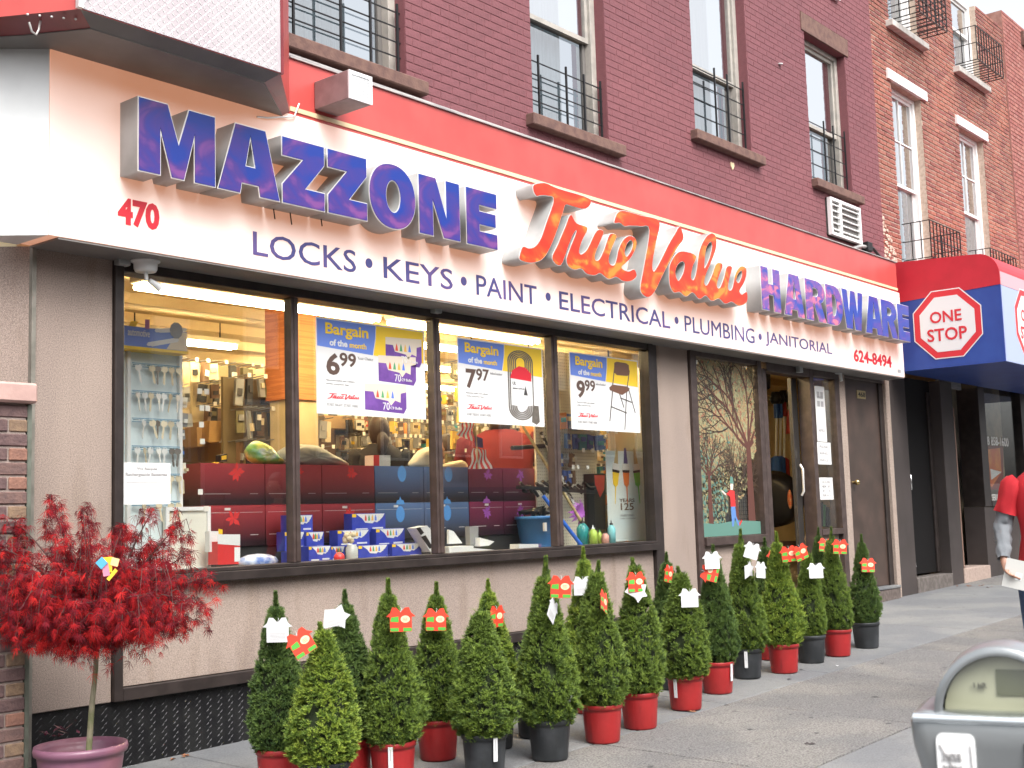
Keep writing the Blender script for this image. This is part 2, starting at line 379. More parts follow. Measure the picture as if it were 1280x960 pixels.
# ================= BRICK HELPER =================
def brick_wall(parent, x0, x1, z0, z1, holes, mats, mortar, y=0.0, bl=.203, bh=.0575, j=.0105, near=0, thick=.3, jit=.0018, prot=.008, seed=1):
    R = random.Random(seed); cells = []
    z = z0; row = 0
    while z < z1-.02:
        zt = min(z+bh, z1); xs = x0-(.5*(bl+j) if row % 2 else 0)+R.uniform(-.02, .02)
        while xs < x1:
            a, b = max(xs, x0), min(xs+bl, x1); xs += bl+j
            if b-a < .03: continue
            segs = [(a, b)]
            for hx0, hx1, hz0, hz1 in holes:
                if zt > hz0+.004 and z < hz1-.004:
                    ns = []
                    for s0, s1 in segs:
                        if s1 <= hx0 or s0 >= hx1: ns.append((s0, s1)); continue
                        if s0 < hx0: ns.append((s0, hx0))
                        if s1 > hx1: ns.append((hx1, s1))
                    segs = ns
            for s0, s1 in segs:
                if s1-s0 > .025: cells.append((s0, s1, z, zt))
        z += bh+j; row += 1
    def d(c):
        q = proj(((c[0]+c[1])/2, y, (c[2]+c[3])/2)); inside = -5 < q[0] < 1285 and -5 < q[1] < 965
        return q[2] if inside else 1e6+q[2]
    cells.sort(key=d)
    # backing wall with openings: vertical strips
    xs = sorted(set([x0, x1]+[h for q in holes for h in q[:2]]))
    bm = MB()
    for a, b in zip(xs[:-1], xs[1:]):
        zz = z0
        for h in sorted([q for q in holes if q[0] <= a+1e-6 and q[1] >= b-1e-6], key=lambda q: q[2]):
            if h[2] > zz: bm.box(a, b, y+prot, y+thick, zz, h[2])
            zz = h[3]
        if zz < z1: bm.box(a, b, y+prot, y+thick, zz, z1)
    bm.build('mortar_wall', mortar, parent)
    cache = {}
    o = WL.get(parent.name, Vector((0, 0, 0)))
    for c in cells[:near]:
        key = (round(c[1]-c[0], 3), round(c[3]-c[2], 3), R.randrange(len(mats)), R.randrange(3))
        if key not in cache:
            w, h = key[0]/2, key[1]/2; t = R.uniform(.5, 1.5)*jit; cc = .003
            v = [(-w, .02, -h), (w, .02, -h), (w, .02, h), (-w, .02, h), (-w, cc-t, -h), (w, cc-t, -h), (w, cc-t, h), (-w, cc-t, h),
                 (-w+cc, -t, -h+cc), (w-cc, -t, -h+cc), (w-cc, -t, h-cc), (-w+cc, -t, h-cc)]
            f = [(8, 9, 10, 11)]+[(4+i, 4+(i+1) % 4, 8+(i+1) % 4, 8+i) for i in range(4)]+[(i, (i+1) % 4, 4+(i+1) % 4, 4+i) for i in range(4)]
            cache[key] = MB().add(v, f).mesh('brick', mats[key[2]])
        link('brick', cache[key], parent, ((c[0]+c[1])/2-o.x, y-o.y, (c[2]+c[3])/2-o.z))
    mb = MB()
    for c in cells[near:]:
        t = R.uniform(-1, 1)*jit; cc = .004
        a, b, e, g = c
        v = [(a, y+prot+.001, e), (b, y+prot+.001, e), (b, y+prot+.001, g), (a, y+prot+.001, g),
             (a+cc*.6, y-t, e+cc), (b-cc*.6, y-t, e+cc), (b-cc*.6, y-t, g-cc), (a+cc*.6, y-t, g-cc)]
        mb.add(v, [(4, 5, 6, 7)]+[(i, (i+1) % 4, 4+(i+1) % 4, 4+i) for i in range(4)], R.randrange(len(mats)))
    if mb.f: mb.build('bricks', mats, parent, kind='stuff')

# ================= STORE BUILDING =================
store = thing('hardware_store', 'purple painted brick building with a wide glazed shopfront and bronze frames', 'building', (3.58, 0, 0))
ST = WL[store.name]
w1 = (5.36, 6.60, 4.69, 6.9); w2 = (8.14, 9.255, 4.76, 6.9); w3 = (10.81, 11.98, 5.22, 7.42); w4 = (13.43, 14.55, 5.235, 7.045)
ac = (13.74, 14.6, 4.60, 5.07)
holes = [w1, w2, w3, w4, ac]
brick_wall(store, 2.4, 15.42, 4.02, 9.2, holes, M_pur, M_purm, near=300, seed=3, prot=.0036, jit=.0007)

def window_unit(parent, x0, x1, z0, z1, meet, fm, sm2, y=.14, lites=False, curtain=True, upper_extra=0, side=.075):
    """double hung sash window set back in a masonry opening"""
    f = MB()
    f.box(x0, x0+side, y-.03, y+.10, z0, z1); f.box(x1-side, x1, y-.03, y+.10, z0, z1)
    f.box(x0+side, x1-side, y-.03, y+.10, z1-.06, z1); f.box(x0+side, x1-side, y-.045, y+.10, z0, z0+.045)
    fo = bev(f.build('window_frame', fm, parent), .004)
    a, b = x0+side, x1-side
    for (za, zb, yy, nm, mm) in ((meet-.02, z1-.06, y+.0, 'upper_sash', fm), (z0+.045, meet+.025, y+.04, 'lower_sash', sm2)):
        s = MB(); w = .045
        s.box(a, a+w, yy, yy+.035, za, zb); s.box(b-w, b, yy, yy+.035, za, zb)
        s.box(a+w, b-w, yy, yy+.035, za, za+w); s.box(a+w, b-w, yy, yy+.035, zb-w, zb)
        if lites and nm == 'upper_sash': s.box((a+b)/2-.01, (a+b)/2+.01, yy+.002, yy+.03, za+w, zb-w); s.box(a+w, b-w, yy+.003, yy+.031, (za+zb)/2-.01, (za+zb)/2+.01)
        so_ = s.build(nm, mm, parent)
        MB().flat([(a+w, za+w), (b-w, za+w), (b-w, zb-w), (a+w, zb-w)], yy+.018).build('pane', M_wglass if nm == 'upper_sash' else M_wglass2, so_)
    r = MB(); r.box(x0, x1, y+.7, y+.72, z0, z1); r.build('room_wall', M_room, parent)
    if curtain:
        c = MB(); n = 22; cw = (b-a)*.72
        for i in range(n):
            xa, xb = a+cw*i/n, a+cw*(i+1)/n; ya, yb = y+.14+.02*sin(i*1.7), y+.14+.02*sin((i+1)*1.7)
            c.add([(xa, ya, z0), (xb, yb, z0), (xb, yb, z1), (xa, ya, z1)], [(0, 1, 2, 3)], 0, True)
        c.build('curtain', M_curtain, parent)
    return fo
for i, (w, meet, lit) in enumerate(((w1, 5.85, 0), (w2, 5.75, 0), (w3, 6.02, 0), (w4, 5.99, 0))):
    window_unit(store, *w, meet, M_sash, M_sashd, curtain=(i != 3))
    # painted reveal
    rv = MB(); x0, x1, z0, z1 = w
    B('window_reveal', M_purm, store, x0-.012, x0+.002, .012, .24, z0, z1); B('window_reveal', M_purm, store, x1-.002, x1+.012, .012, .24, z0, z1)
    # stone sill
    z_s = z0; s = MB(); s.box(x0-.10 if i < 3 else x0-.02, x1+.16, -.085, .12, z_s-.105, z_s-.002, 0, .008)
    s.build('window_sill', M_brown, store)
    # iron child guard
    gmb = MB(); hz = .52 if i < 2 else .75
    for k in range(5): gmb.bar((x0, .06, z0+.06+k*hz/4.4), (x1, .06, z0+.06+k*hz/4.4), .009)
    for k, t in enumerate((.14, .5, .74, .97) if i < 2 else (.45, .68, .97)): gmb.bar((x0+(x1-x0)*t, .052, z0), (x0+(x1-x0)*t, .052, z0+hz+.08), .016)
    gmb.build('window_guard', M_iron, store)
B('window_lintel', M_brown, store, 13.35, 14.64, -.014, .2, 7.047, 7.275, ch=.004)
# small things on the wall
MB().prism([(14.2, 7.72), (14.42, 7.72), (14.42, 7.8), (14.2, 7.8)], -.05, .0).build('wall_bracket', M_whitem, store)
hx, hz = U(915, 207)
MB().prism([(hx, hz-.05), (hx+.04, hz), (hx+.035, hz+.03), (hx+.01, hz+.035), (hx, hz+.02), (hx-.02, hz+.035), (hx-.04, hz+.02), (hx-.035, hz-.01)], -.008, .002).build('chipped_patch', M_cream, store)
bx, bz = U(974, 81); MB().lathe([(0, 0), (.03, 0), (.03, .01), (0, .01)], n=10).build('anchor_bolt', M_whitem, store, world=False, loc=(bx-ST.x, -.012, bz))

# conduit along the top of the red board
cd = MB(); pth = [(4.8, -.06, 4.53), (6.6, -.06, 4.52), (9, -.06, 4.515), (12, -.06, 4.50), (13.9, -.06, 4.485), (14.25, -.06, 4.49), (14.55, -.06, 4.58), (14.75, -.05, 4.60)]
cd.tube(pth, .024, 8); cd.build('conduit', M_pipe, store)
MB().tube([(14.75, -.05, 4.6), (14.9, -.07, 4.6), (15.1, -.08, 4.5), (15.25, -.1, 4.2), (15.3, -.12, 3.7)], .02, 8).build('cable', M_black, store)
B('junction_box', M_iron, store, 14.7, 14.83, -.1, 0, 4.54, 4.66, ch=.01)

# ---- shopfront: stucco piers, frames, kick plate
HT = 2.944
def stucco(x0, x1, z0, z1, y0=0.0, y1=.2): return B('stucco_panel', M_stucco, store, x0, x1, y0, y1, z0, z1, ch=.004)
stucco(3.58, 4.083, .375, HT)
MB().zprism([(3.578, .001), (3.2, .38), (3.2, .6), (3.578, .3)], .1, HT).build('stucco_panel', M_stucco, store)
mb = MB(); mb.box(3.565, 3.59, -.018, .03, .1, HT); mb.build('corner_strip', mat('aged metal strip', (.2, .19, .16), .5, (.3, .28, .24), 9, metal=.4), store)
stucco(4.15, 9.72, .45, 1.017, .012, .2)
stucco(9.902, 10.45, .1, HT)
stucco(10.58, 11.80, .12, 1.02, .012, .2)
stucco(13.12, 13.70, .12, 1.05, .05, .2)
stucco(13.81, 13.965, .2, HT, -.01)
stucco(15.15, 15.27, .2, HT, -.01)
fr = MB()
def bxf(*a): fr.box(*a, 0, .004)
bxf(4.085, 4.143, -.03, .045, .375, HT)
bxf(4.143, 9.722, -.032, .10, .375, .448)
bxf(9.722, 9.80, -.028, .07, .14, HT); bxf(9.80, 9.90, .0, .14, .14, HT)
bxf(4.143, 9.722, -.07, .12, 1.018, 1.075); bxf(4.143, 9.722, -.045, .12, 1.075, 1.10)
bxf(4.143, 9.722, -.02, .12, 2.876, HT)
fr.build('window_surround', M_frame, store)
for (px, py, w) in ((367, 500, .062), (545, 500, .072), (692.5, 500, .085)):
    x = U(px, py)[0]; mb = MB(); mb.box(x-w/2, x+w/2, -.024, .055, 1.101, 2.871, 0, .004); mb.box(x-w*.18, x+w*.18, -.03, -.0245, 1.11, 2.865)
    mb.build('mullion', M_frame2, store)
XM = [4.12]+[U(p, 500)[0] for p in (367, 545, 692.5)]+[9.76]
for a, b in zip(XM[:-1], XM[1:]):
    MB().box(a+.02, b-.02, .030, .036, 1.08, 2.875).build('window_pane', M_sglass, store)
# diamond plate kick plate, raised lozenges joined
kick = MB(); kick.box(3.58, 9.72, .02, .05, -.1, .374); kick.box(9.84, 10.45, -.006, .05, -.05, .1)
kp = kick.build('kick_plate', mat('black tread plate', (.018, .018, .02), .4, (.03, .03, .03), 8, metal=.5), store)
loz = MB()
zz = .0; r = 0
while zz < .37:
    x = 3.6+(.02 if r % 2 else 0)
    while x < 8.6:
        s = 1 if (r+int(round((x-3.6)/.04))) % 2 else -1
        a = .011; loz.add([(x-a, .0195, zz-s*a*.9), (x+.003, .0165, zz-.002), (x+a, .0195, zz+s*a*.9), (x-.003, .0165, zz+.002)], [(0, 1, 2, 3)])
        x += .04
    zz += .02; r += 1
loz.build('tread_pattern', mat('worn tread studs', (.028, .028, .03), .45, metal=.5), store, kind='stuff')

# ---- door window, doorway, sidelight
fr = MB()
bxf(10.455, 10.565, -.03, .12, .17, HT); bxf(10.565, 11.80, -.06, .12, 1.02, 1.10); bxf(10.565, 11.80, -.02, .12, 2.885, HT)
bxf(11.80, 11.885, -.03, .14, .17, HT); bxf(11.93, 12.02, -.01, .16, .17, 2.86)
bxf(12.02, 13.03, -.02, .14, 2.84, HT); bxf(13.03, 13.125, -.02, .14, .2, HT)
bxf(13.125, 13.69, -.03, .14, 1.05, 1.115); bxf(13.125, 13.69, -.02, .14, 2.86, HT); bxf(13.69, 13.81, -.01, .14, .2, HT)
bxf(13.965, 15.15, .0, .2, 2.90, HT)
fr.build('door_surround', M_frame2, store)
MB().box(10.58, 11.80, .03, .036, 1.10, 2.885).build('window_pane', M_sglass, store)
MB().box(13.13, 13.69, .03, .036, 1.115, 2.86).build('window_pane', M_sglass, store)
# open glazed door leaf folded inwards against the jamb
dl = MB(); dl.box(12.90, 13.03, .15, .2, .28, 2.84, 0, .004); leaf = dl.build('door_leaf', mat('scuffed dark door', (.03, .027, .025), .45, (.16, .14, .12), 30, ramp=(.62, .75), stretch=(1, 1, .2)), store)
MB().tube([(12.95, .12, 1.5), (12.95, .09, 1.55), (12.95, .09, 1.8), (12.95, .12, 1.85)], .014, 6).build('door_handle', M_trim, leaf)
B('door_sill', M_slab_smooth[1], store, 12.02, 13.03, -.04, .3, .1, .27, ch=.008)
B('door_sill', mat('worn step', (.09, .07, .06), .8, (.14, .11, .1), 20), store, 13.97, 15.14, -.05, .3, .1, .34, ch=.008)
B('step_tread', M_slab_smooth[0], store, 13.97, 15.14, -.06, .3, .342, .375, ch=.006)
# brown flat door with number
M_door = layer(mat('brown door paint', (.055, .036, .028), .38, (.07, .046, .036), 5), 2, (.75, .75, .75), (1.15, 1.1, 1.1), .8)
door = bev(B('service_door', M_door, store, 13.98, 15.03, .05, .1, .38, 2.90), .004)
B('door_jamb', M_frame, store, 15.03, 15.15, .03, .2, .37, 2.90)
nb = MB(); x, z = U(1071, 487.5, .045), U(1082, 499, .045)
nb.box(x[0], z[0], .042, .049, z[1], x[1], 0)
text_to(nb, '468', x[0]+.02, z[0]-.02, z[1]+.02, x[1]-.02, .040, 1, .01)
nb.build('number_plate', [mat('brass number plate', (.5, .4, .2), .35, metal=.6), M_black], door)
kx, kz = U(1067.5, 603, .04)
kn = MB(); kn.ell((kx, .0, kz), (.035, .035, .035)); kn.tube([(kx, .02, kz), (kx, .05, kz)], .018); kn.build('door_knob', mat('brass', (.6, .45, .2), .25, metal=1), door)

# shop interior shell
M_ceil = mat('cream ceiling', (.78, .62, .36), .8, (.66, .5, .28), 1.2, bump=.1)
M_wallin = mat('tan shop wall', (.62, .5, .3), .85, (.52, .42, .25), 3)
M_flr = mat('shop floor', (.25, .2, .15), .6)
room = thing('shop_interior', 'cream ceiling and tan walls of the lit shop seen behind the glass', 'room', (4, 1, 0))
B('ceiling', M_ceil, room, 3.6, 22, .2, 10, 3.42, 3.5)
for k in range(9): B('ceiling_beam', M_ceil, room, 3.6, 22, 1.2+k*.9, 1.28+k*.9, 3.32, 3.418)
B('shop_floor', M_flr, room, 3.6, 22, .21, 10, .2, .42)
B('back_wall', M_wallin, room, 3.6, 22, 7.6, 7.8, .27, 3.42)
B('side_wall', M_wallin, room, 3.59, 3.62, .2, 7.6, .27, 3.42)
B('header_wall', M_ceil, room, 3.6, 15.3, .201, .26, 2.95, 3.5)
B('party_wall', M_wallin, room, 21.9, 22, .2, 7.6, .27, 3.42)
# ================= FASCIA SIGN =================
FY = -.30; FX0, FX1 = 3.50, 15.08; FZ0, FZ1 = 2.945, 4.018
sign = thing('fascia_sign', 'long white lit fascia sign with red upper board above the shop windows', 'sign', (3.5, 0, 2.945))
joints = [FX0, U(262, 300, FY)[0]-.9, U(524, 300, FY)[0], U(810, 380, FY)[0], U(992, 400, FY)[0], U(1056, 420, FY)[0], FX1]
joints = [FX0]+sorted(j for j in joints[1:-1] if FX0+.3 < j < FX1-.3)+[FX1]
for a, b in zip(joints[:-1], joints[1:]):
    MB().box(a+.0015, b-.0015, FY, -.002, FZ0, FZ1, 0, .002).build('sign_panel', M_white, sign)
MB().zprism([(FX0-.003, FY+.001), (3.305, -.105), (3.305, .02), (FX0-.003, .02)], FZ0, FZ1-.012).build('corner_panel', M_whitem, sign)
rb = MB(); rb.box(5.20, 15.05, FY+.012, -.004, FZ1+.002, 4.40); rb.build('red_board', M_red, sign)
rb = MB(); rb.box(5.20, 15.05, FY+.004, FY+.0115, 4.044, 4.074); rb.build('cream_stripe', M_cream, sign)
B('top_flashing', M_pipe, sign, 5.2, 15.06, FY-.004, -.004, 4.402, 4.412)
B('soffit', M_soffit, sign, 3.56, 15.06, FY+.006, .0, FZ0-.012, FZ0-.001)
# the lettering printed on the panel
words = (('LOCKS', 316, 445), ('KEYS', 479, 566), ('PAINT', 595, 671), ('ELECTRICAL', 698.5, 837.5), ('PLUMBING', 855, 943), ('JANITORIAL', 956, 1040))
zk0, zk1 = 3.035, 3.188
for wd, a, b in words:
    mb = MB(); xa = U(a, 300+ (a-316)*.17, FY)[0]; xb = U(b, 340+(b-445)*.17, FY)[0]
    text_to(mb, wd, xa, xb, zk0, zk1, FY-.001, 0, 0.0 if 'M' in wd else .004)
    mb.build('lettering', M_navy, sign)
for (px, py) in ((461, 329), (579.5, 351.5), (685, 371), (845.5, 400.5), (950, 421)):
    x, z = U(px, py, FY); r = .034
    MB().flat([(x+r*cos(k*pi/10), z+r*sin(k*pi/10)) for k in range(20)], FY-.002).build('lettering', M_navy, sign)
mb = MB(); a, b = U(147, 275, FY), U(199, 280, FY); text_to(mb, '470', a[0], b[0], 3.075, 3.235, FY-.001, 0, .045); mb.build('street_number', M_redtxt, sign)
mb = MB(); a, b = U(1067, 445, FY), U(1114, 450, FY); text_to(mb, '624-8494', a[0], b[0], 3.035, 3.185, FY-.001, 0, .03); mb.build('phone_number', M_redtxt, sign)
x, z = U(1124, 464, FY); MB().box(x-.05, x+.05, FY-.003, FY-.0005, z-.02, z+.02).build('maker_plate', M_grey, sign)

# ---- channel letters
LY = -.475
def painted_reflection(name, c1, c2, c3, scale, glow=0.0, dist=1.6):  # colour noise stands in for reflections on the letter faces
    m = mat(name, c1, .28, spec=.35); n = m.node_tree; b = n.nodes['Principled BSDF']
    tc = n.nodes.new('ShaderNodeTexCoord'); mp = n.nodes.new('ShaderNodeMapping'); mp.inputs['Scale'].default_value = (1, .2, 1.7)
    n.links.new(tc.outputs['Object'], mp.inputs[0])
    t = n.nodes.new('ShaderNodeTexNoise'); t.inputs['Scale'].default_value = scale; t.inputs['Detail'].default_value = 3; t.inputs['Distortion'].default_value = dist
    n.links.new(mp.outputs[0], t.inputs['Vector'])
    r = n.nodes.new('ShaderNodeValToRGB'); e = r.color_ramp.elements
    e[0].position = .36; e[0].color = (*c1, 1); e[1].position = .52; e[1].color = (*c2, 1)
    k = e.new(.62); k.color = (*c3, 1)
    n.links.new(t.outputs['Fac'], r.inputs[0]); n.links.new(r.outputs[0], b.inputs['Base Color']); return m
M_face_m = painted_reflection('blue violet acrylic', (.010, .035, .26), (.06, .032, .21), (.17, .055, .23), 1.9, dist=1.6)
M_face_h = painted_reflection('blue and pink mottled acrylic', (.028, .06, .34), (.20, .08, .30), (.60, .16, .24), 6.5, dist=.8)
M_face_b = painted_reflection('plain blue acrylic', (.02, .065, .34), (.04, .065, .34), (.09, .065, .30), 3.5)
M_face_r = painted_reflection('orange red acrylic', (.52, .030, .012), (.66, .06, .016), (.80, .22, .03), 1.8, dist=2.2)
def circ(cx, cy, rx, ry, n=36, sq=1.0): return [(cx+rx*math.copysign(abs(cos(2*pi*k/n))**sq, cos(2*pi*k/n)), cy+ry*math.copysign(abs(sin(2*pi*k/n))**sq, sin(2*pi*k/n))) for k in range(n)]
def arc(cx, cy, rx, ry, a0, a1, n=8): return [(cx+rx*cos(radians(a0+(a1-a0)*k/n)), cy+ry*sin(radians(a0+(a1-a0)*k/n))) for k in range(n+1)]
GL = {
 'M': [[(0, 0), (0, 1), (.375, 1), (.51, .50), (.64, 1), (1, 1), (1, 0), (.71, 0), (.71, .58), (.585, 0), (.415, 0), (.285, .56), (.285, 0)]],
 'A': [[(0, 0), (.28, 1), (.77, 1), (1, 0), (.66, 0), (.64, .15), (.385, .15), (.36, 0)], [(.52, .80), (.45, .42), (.585, .42)]],
 'Z': [[(0, 1), (1, 1), (1, .70), (.56, .29), (1, .29), (1, 0), (0, 0), (0, .29), (.46, .70), (0, .70)]],
 'O': [circ(.5, .5, .5, .53, 44, .92), circ(.51, .5, .145, .25, 30)],
 'N': [[(0, 0), (0, 1), (.42, 1), (.65, .40), (.65, 1), (1, 1), (1, 0), (.58, 0), (.345, .56), (.345, 0)]],
 'E': [[(0, 0), (0, 1), (1, 1), (1, .72), (.43, .72), (.43, .63), (.96, .63), (.96, .38), (.43, .38), (.43, .28), (1, .28), (1, 0)]],
 'H': [[(0, 0), (0, 1), (.38, 1), (.38, .63), (.62, .63), (.62, 1), (1, 1), (1, 0), (.62, 0), (.62, .37), (.38, .37), (.38, 0)]],
 'R': [[(0, 0), (0, 1), (.5, 1)]+arc(.55, .71, .42, .29, 90, -60)+[(1, 0), (.62, 0), (.40, .42), (.37, .42), (.37, 0)], [(.37, .60), (.37, .80)]+arc(.5, .70, .13, .10, 90, -90, 5)],
 'D': [[(0, 0), (0, 1), (.5, 1)]+arc(.5, .5, .5, .5, 88, -88, 14)+[(.5, 0)], [(.37, .24), (.37, .76)]+arc(.46, .5, .15, .26, 90, -90, 7)],
 'W': [[(0, 1), (.16, 0), (.44, 0), (.50, .42), (.57, 0), (.85, 0), (1, 1), (.76, 1), (.70, .45), (.61, 1), (.41, 1), (.31, .45), (.25, 1)]],
}
def channel_letter(polys, face, label, cat='sign letter', y0=FY-.002, y1=LY, edge=.010):
    xs = [p[0] for p in polys[0]]; zs = [p[1] for p in polys[0]]
    t = thing('channel_letter', label, cat, (min(xs), y0, min(zs)), 0, 'channel letters on the fascia sign')
    plate('letter_return', polys, y1+.004, y0, M_grey, t)
    plate('letter_trim', polys, y1-.002, y1+.004, M_trim, t)
    plate('letter_face', polys, y1-.006, y1-.0015, face, t, off=-edge*.6)
def fit(g, x0, x1, z0, z1): return [[(x0+(x1-x0)*p[0], z0+(z1-z0)*p[1]) for p in pl] for pl in GL[g]]
zx = lambda X: 140+X/2.56
MZ0, MZ1 = U(172.3, 213.5, LY)[1], U(175, 120.5, LY)[1]
ords = ('first', 'second')
lab = {0: 'tall blue violet letter M, first of the name on the fascia', 1: 'blue violet letter A between the M and the double Z', 2: 'blue violet letter Z next to the A of the name', 3: 'blue violet letter Z just before the round O', 4: 'round blue violet letter O with oval grey counter', 5: 'blue violet letter N between the O and the E', 6: 'blue violet letter E ending the name on the fascia'}
for i, (g, a, b) in enumerate((('M', 82, 331), ('A', 335, 537), ('Z', 541, 680), ('Z', 686, 815), ('O', 818, 969), ('N', 975, 1110), ('E', 1125, 1228))):
    xa = U(zx(a), 170, LY)[0]; xb = U(zx(b), 230, LY)[0]
    channel_letter(fit(g, xa, xb, MZ0, MZ1), M_face_m, lab[i])
HZ0, HZ1 = U(952.2, 386.7, LY)[1], U(951.5, 332, LY)[1]
hl = ['mottled pink and blue letter H starting the second word', 'mottled pink and blue letter A beside the pink H', 'mottled pink and blue letter R beside the D', 'mottled pink and blue letter D before the W', 'plain blue letter W in the middle of the second word', 'plain blue letter A after the W', 'plain blue letter R between the blue A and the last E', 'plain blue letter E overhanging the end of the fascia']
for i, (g, a, b) in enumerate((('H', 127, 275), ('A', 293, 450), ('R', 455, 611), ('D', 606, 738), ('W', 726, 890), ('A', 893, 1028), ('R', 1016, 1140), ('E', 1136, 1229))):
    xa = U(930+a/6, 360, LY)[0]; xb = U(930+b/6, 380, LY)[0]
    channel_letter(fit(g, xa, xb, HZ0, HZ1), M_face_h if i < 4 else M_face_b, hl[i])
# script letters, drawn as their outlines on the front plane of the letters
def TR(pts): return [U(620+p[0]/3.879, 210+p[1]/3.879, LY) for p in pts]
T_T = [(180, 82), (205, 72), (240, 72), (300, 98), (452, 148), (433, 200), (345, 180), (335, 178), (320, 225), (285, 330), (252, 405), (222, 445), (185, 460), (150, 460), (116, 447), (112, 425), (128, 380), (158, 388), (188, 378), (215, 340), (245, 255), (278, 154), (250, 137), (215, 135), (195, 138), (180, 112)]
T_rue = [(360, 225), (388, 266), (443, 290), (418, 350), (403, 395), (406, 416), (424, 410), (445, 385), (487, 302), (520, 312), (492, 385), (477, 428), (482, 447), (500, 440), (522, 395), (550, 320), (583, 330), (562, 385), (545, 440), (552, 466), (572, 468), (583, 440), (592, 395), (612, 352), (640, 328), (668, 335), (680, 362), (672, 400), (650, 440), (625, 465), (608, 485), (640, 500), (668, 490), (680, 526), (652, 550), (615, 550), (582, 530), (545, 540), (505, 512), (478, 522), (440, 515), (412, 490), (380, 495), (350, 478), (340, 445), (352, 400), (388, 308), (372, 325), (348, 385), (312, 474), (270, 437), (300, 365), (335, 280)]
T_rueh = [(622, 410), (632, 372), (650, 352), (662, 368), (652, 402), (632, 428)]
T_V = [(572, 268), (578, 235), (592, 212), (620, 206), (700, 228), (790, 257), (775, 360), (757, 460), (762, 500), (785, 470), (835, 370), (866, 318), (890, 283), (908, 340), (880, 385), (840, 455), (800, 535), (768, 600), (738, 628), (708, 612), (698, 575), (715, 480), (742, 300), (700, 285), (650, 282), (622, 284), (600, 268)]
T_alue = [(838, 520), (842, 468), (870, 418), (905, 402), (968, 425), (952, 480), (944, 530), (958, 540), (972, 490), (985, 400), (1012, 340), (1042, 315), (1064, 332), (1066, 385), (1045, 450), (1015, 520), (1008, 558), (1022, 566), (1045, 520), (1068, 462), (1098, 470), (1075, 540), (1070, 575), (1085, 578), (1104, 530), (1118, 478), (1143, 482), (1128, 545), (1124, 585), (1140, 590), (1150, 560), (1160, 510), (1185, 476), (1210, 485), (1212, 520), (1200, 560), (1180, 595), (1190, 612), (1214, 600), (1215, 650), (1178, 670), (1142, 650), (1110, 660), (1080, 635), (1045, 646), (1015, 620), (985, 637), (952, 605), (920, 625), (890, 603), (862, 605), (842, 570)]
T_h1 = [(868, 510), (880, 470), (903, 455), (913, 470), (905, 510), (882, 545)]
T_h2 = [(1010, 450), (1018, 390), (1038, 360), (1046, 382), (1032, 440), (1010, 485)]
T_h3 = [(1163, 545), (1172, 515), (1188, 500), (1191, 520), (1176, 555)]
SCR = [([T_T], 'glossy orange red script letter T opening the script words'), ([T_rue, T_rueh], 'joined orange red script letters rue after the script T'),
       ([T_V], 'large orange red script letter V dipping below the others'), ([T_alue, T_h1, T_h2, T_h3], 'joined orange red script letters alue after the script V')]
for pl, lb in SCR:
    channel_letter([smooth_poly(TR(q), 4) for q in pl], M_face_r, lb, edge=.009)
def script_logo(mb, x0, x1, z0, z1, y, mi):
    """the same script, small and flat, for the printed logos"""
    for pl, _ in SCR:
        polys = [smooth_poly([(x0+(x1-x0)*(p[0]-112)/1103.0, z0+(z1-z0)*(672-(p[1]-(p[0]-112)*.30)-290*0)/ (672-60+0.0)) for p in q], 2) for q in pl]
        me = curve_mesh(polys, .001)
        mb.add([(v.co.x, y-v.co.z, v.co.y) for v in me.vertices], [tuple(p.vertices) for p in me.polygons], mi); bpy.data.meshes.remove(me)
# drips and short cables below the letters
for k, (px, py) in enumerate(((343, 268), (364, 275), (402, 277))):
    x, z = U(px, py, -.33); MB().bar((x, -.32, z+.05), (x+.004, -.33, z-.03), .006).build('letter_cable', M_iron, sign)

# ================= CORNER BOX WITH TREAD PLATE FACE =================
cb = thing('corner_sign_box', 'projecting corner box faced with pale diamond tread plate and red trim', 'sign', (3.38, -.3, 4.0))
fp = [(5.19, -.302), (4.70, -.80), (3.377, -.80), (3.15, -.42), (2.9, 0), (5.19, -.001)]
MB().zprism(fp, 4.03, 5.6).build('box_body', M_red, cb)
inner = [(5.13, -.302), (4.66, -.70), (3.50, -.70), (3.30, -.36), (3.05, -.001), (5.13, -.001)]
un = MB()
for i in range(4):
    a, b = fp[i], fp[i+1]; c, d = inner[i+1], inner[i]
    un.add([(a[0], a[1], 4.03), (b[0], b[1], 4.03), (c[0], c[1], 3.992), (d[0], d[1], 3.992)], [(0, 1, 2, 3)], 0 if i == 1 else 1)
un.build('lower_trim', [M_soffit, M_dkred], cb)
MB().zprism(inner, 3.986, 3.993).build('soffit', M_soffit, cb)
M_tread = layer(mat('pale tread plate', (.50, .475, .485), .4, (.45, .40, .42), 2.0, metal=.15), 1.1, (.93, .86, .88), (1, 1, 1), .7)
tp = B('tread_plate', M_tread, cb, 3.38, 4.70, -.806, -.801, 4.035, 5.6)
st = MB(); zz = 4.05; r = 0; p = .030
while zz < 4.95:
    x = 3.40; c = 0
    while x < 4.69:
        s = 1 if (r+c) % 2 else -1; a = .0125; w = .0035
        st.add([(x-a, -.8062, zz-s*a), (x+w, -.8085, zz-s*w), (x+a, -.8062, zz+s*a), (x-w, -.8085, zz+s*w)], [(0, 1, 2, 3)])
        x += p; c += 1
    zz += p; r += 1
st.build('tread_pattern', mat('tread plate stud', (.80, .78, .78), .3, metal=.3), cb, kind='stuff')
for z in (4.1, 4.45, 4.8): MB().lathe([(0, .006), (.012, .004), (.014, 0)], n=8).build('rivet', M_grey, cb, world=False, loc=(.03, -.51, z-4.0))
tr = MB(); tr.bar((4.708, -.80, 4.03), (4.708, -.80, 5.6), .02); tr.build('edge_trim', M_dkred, cb)
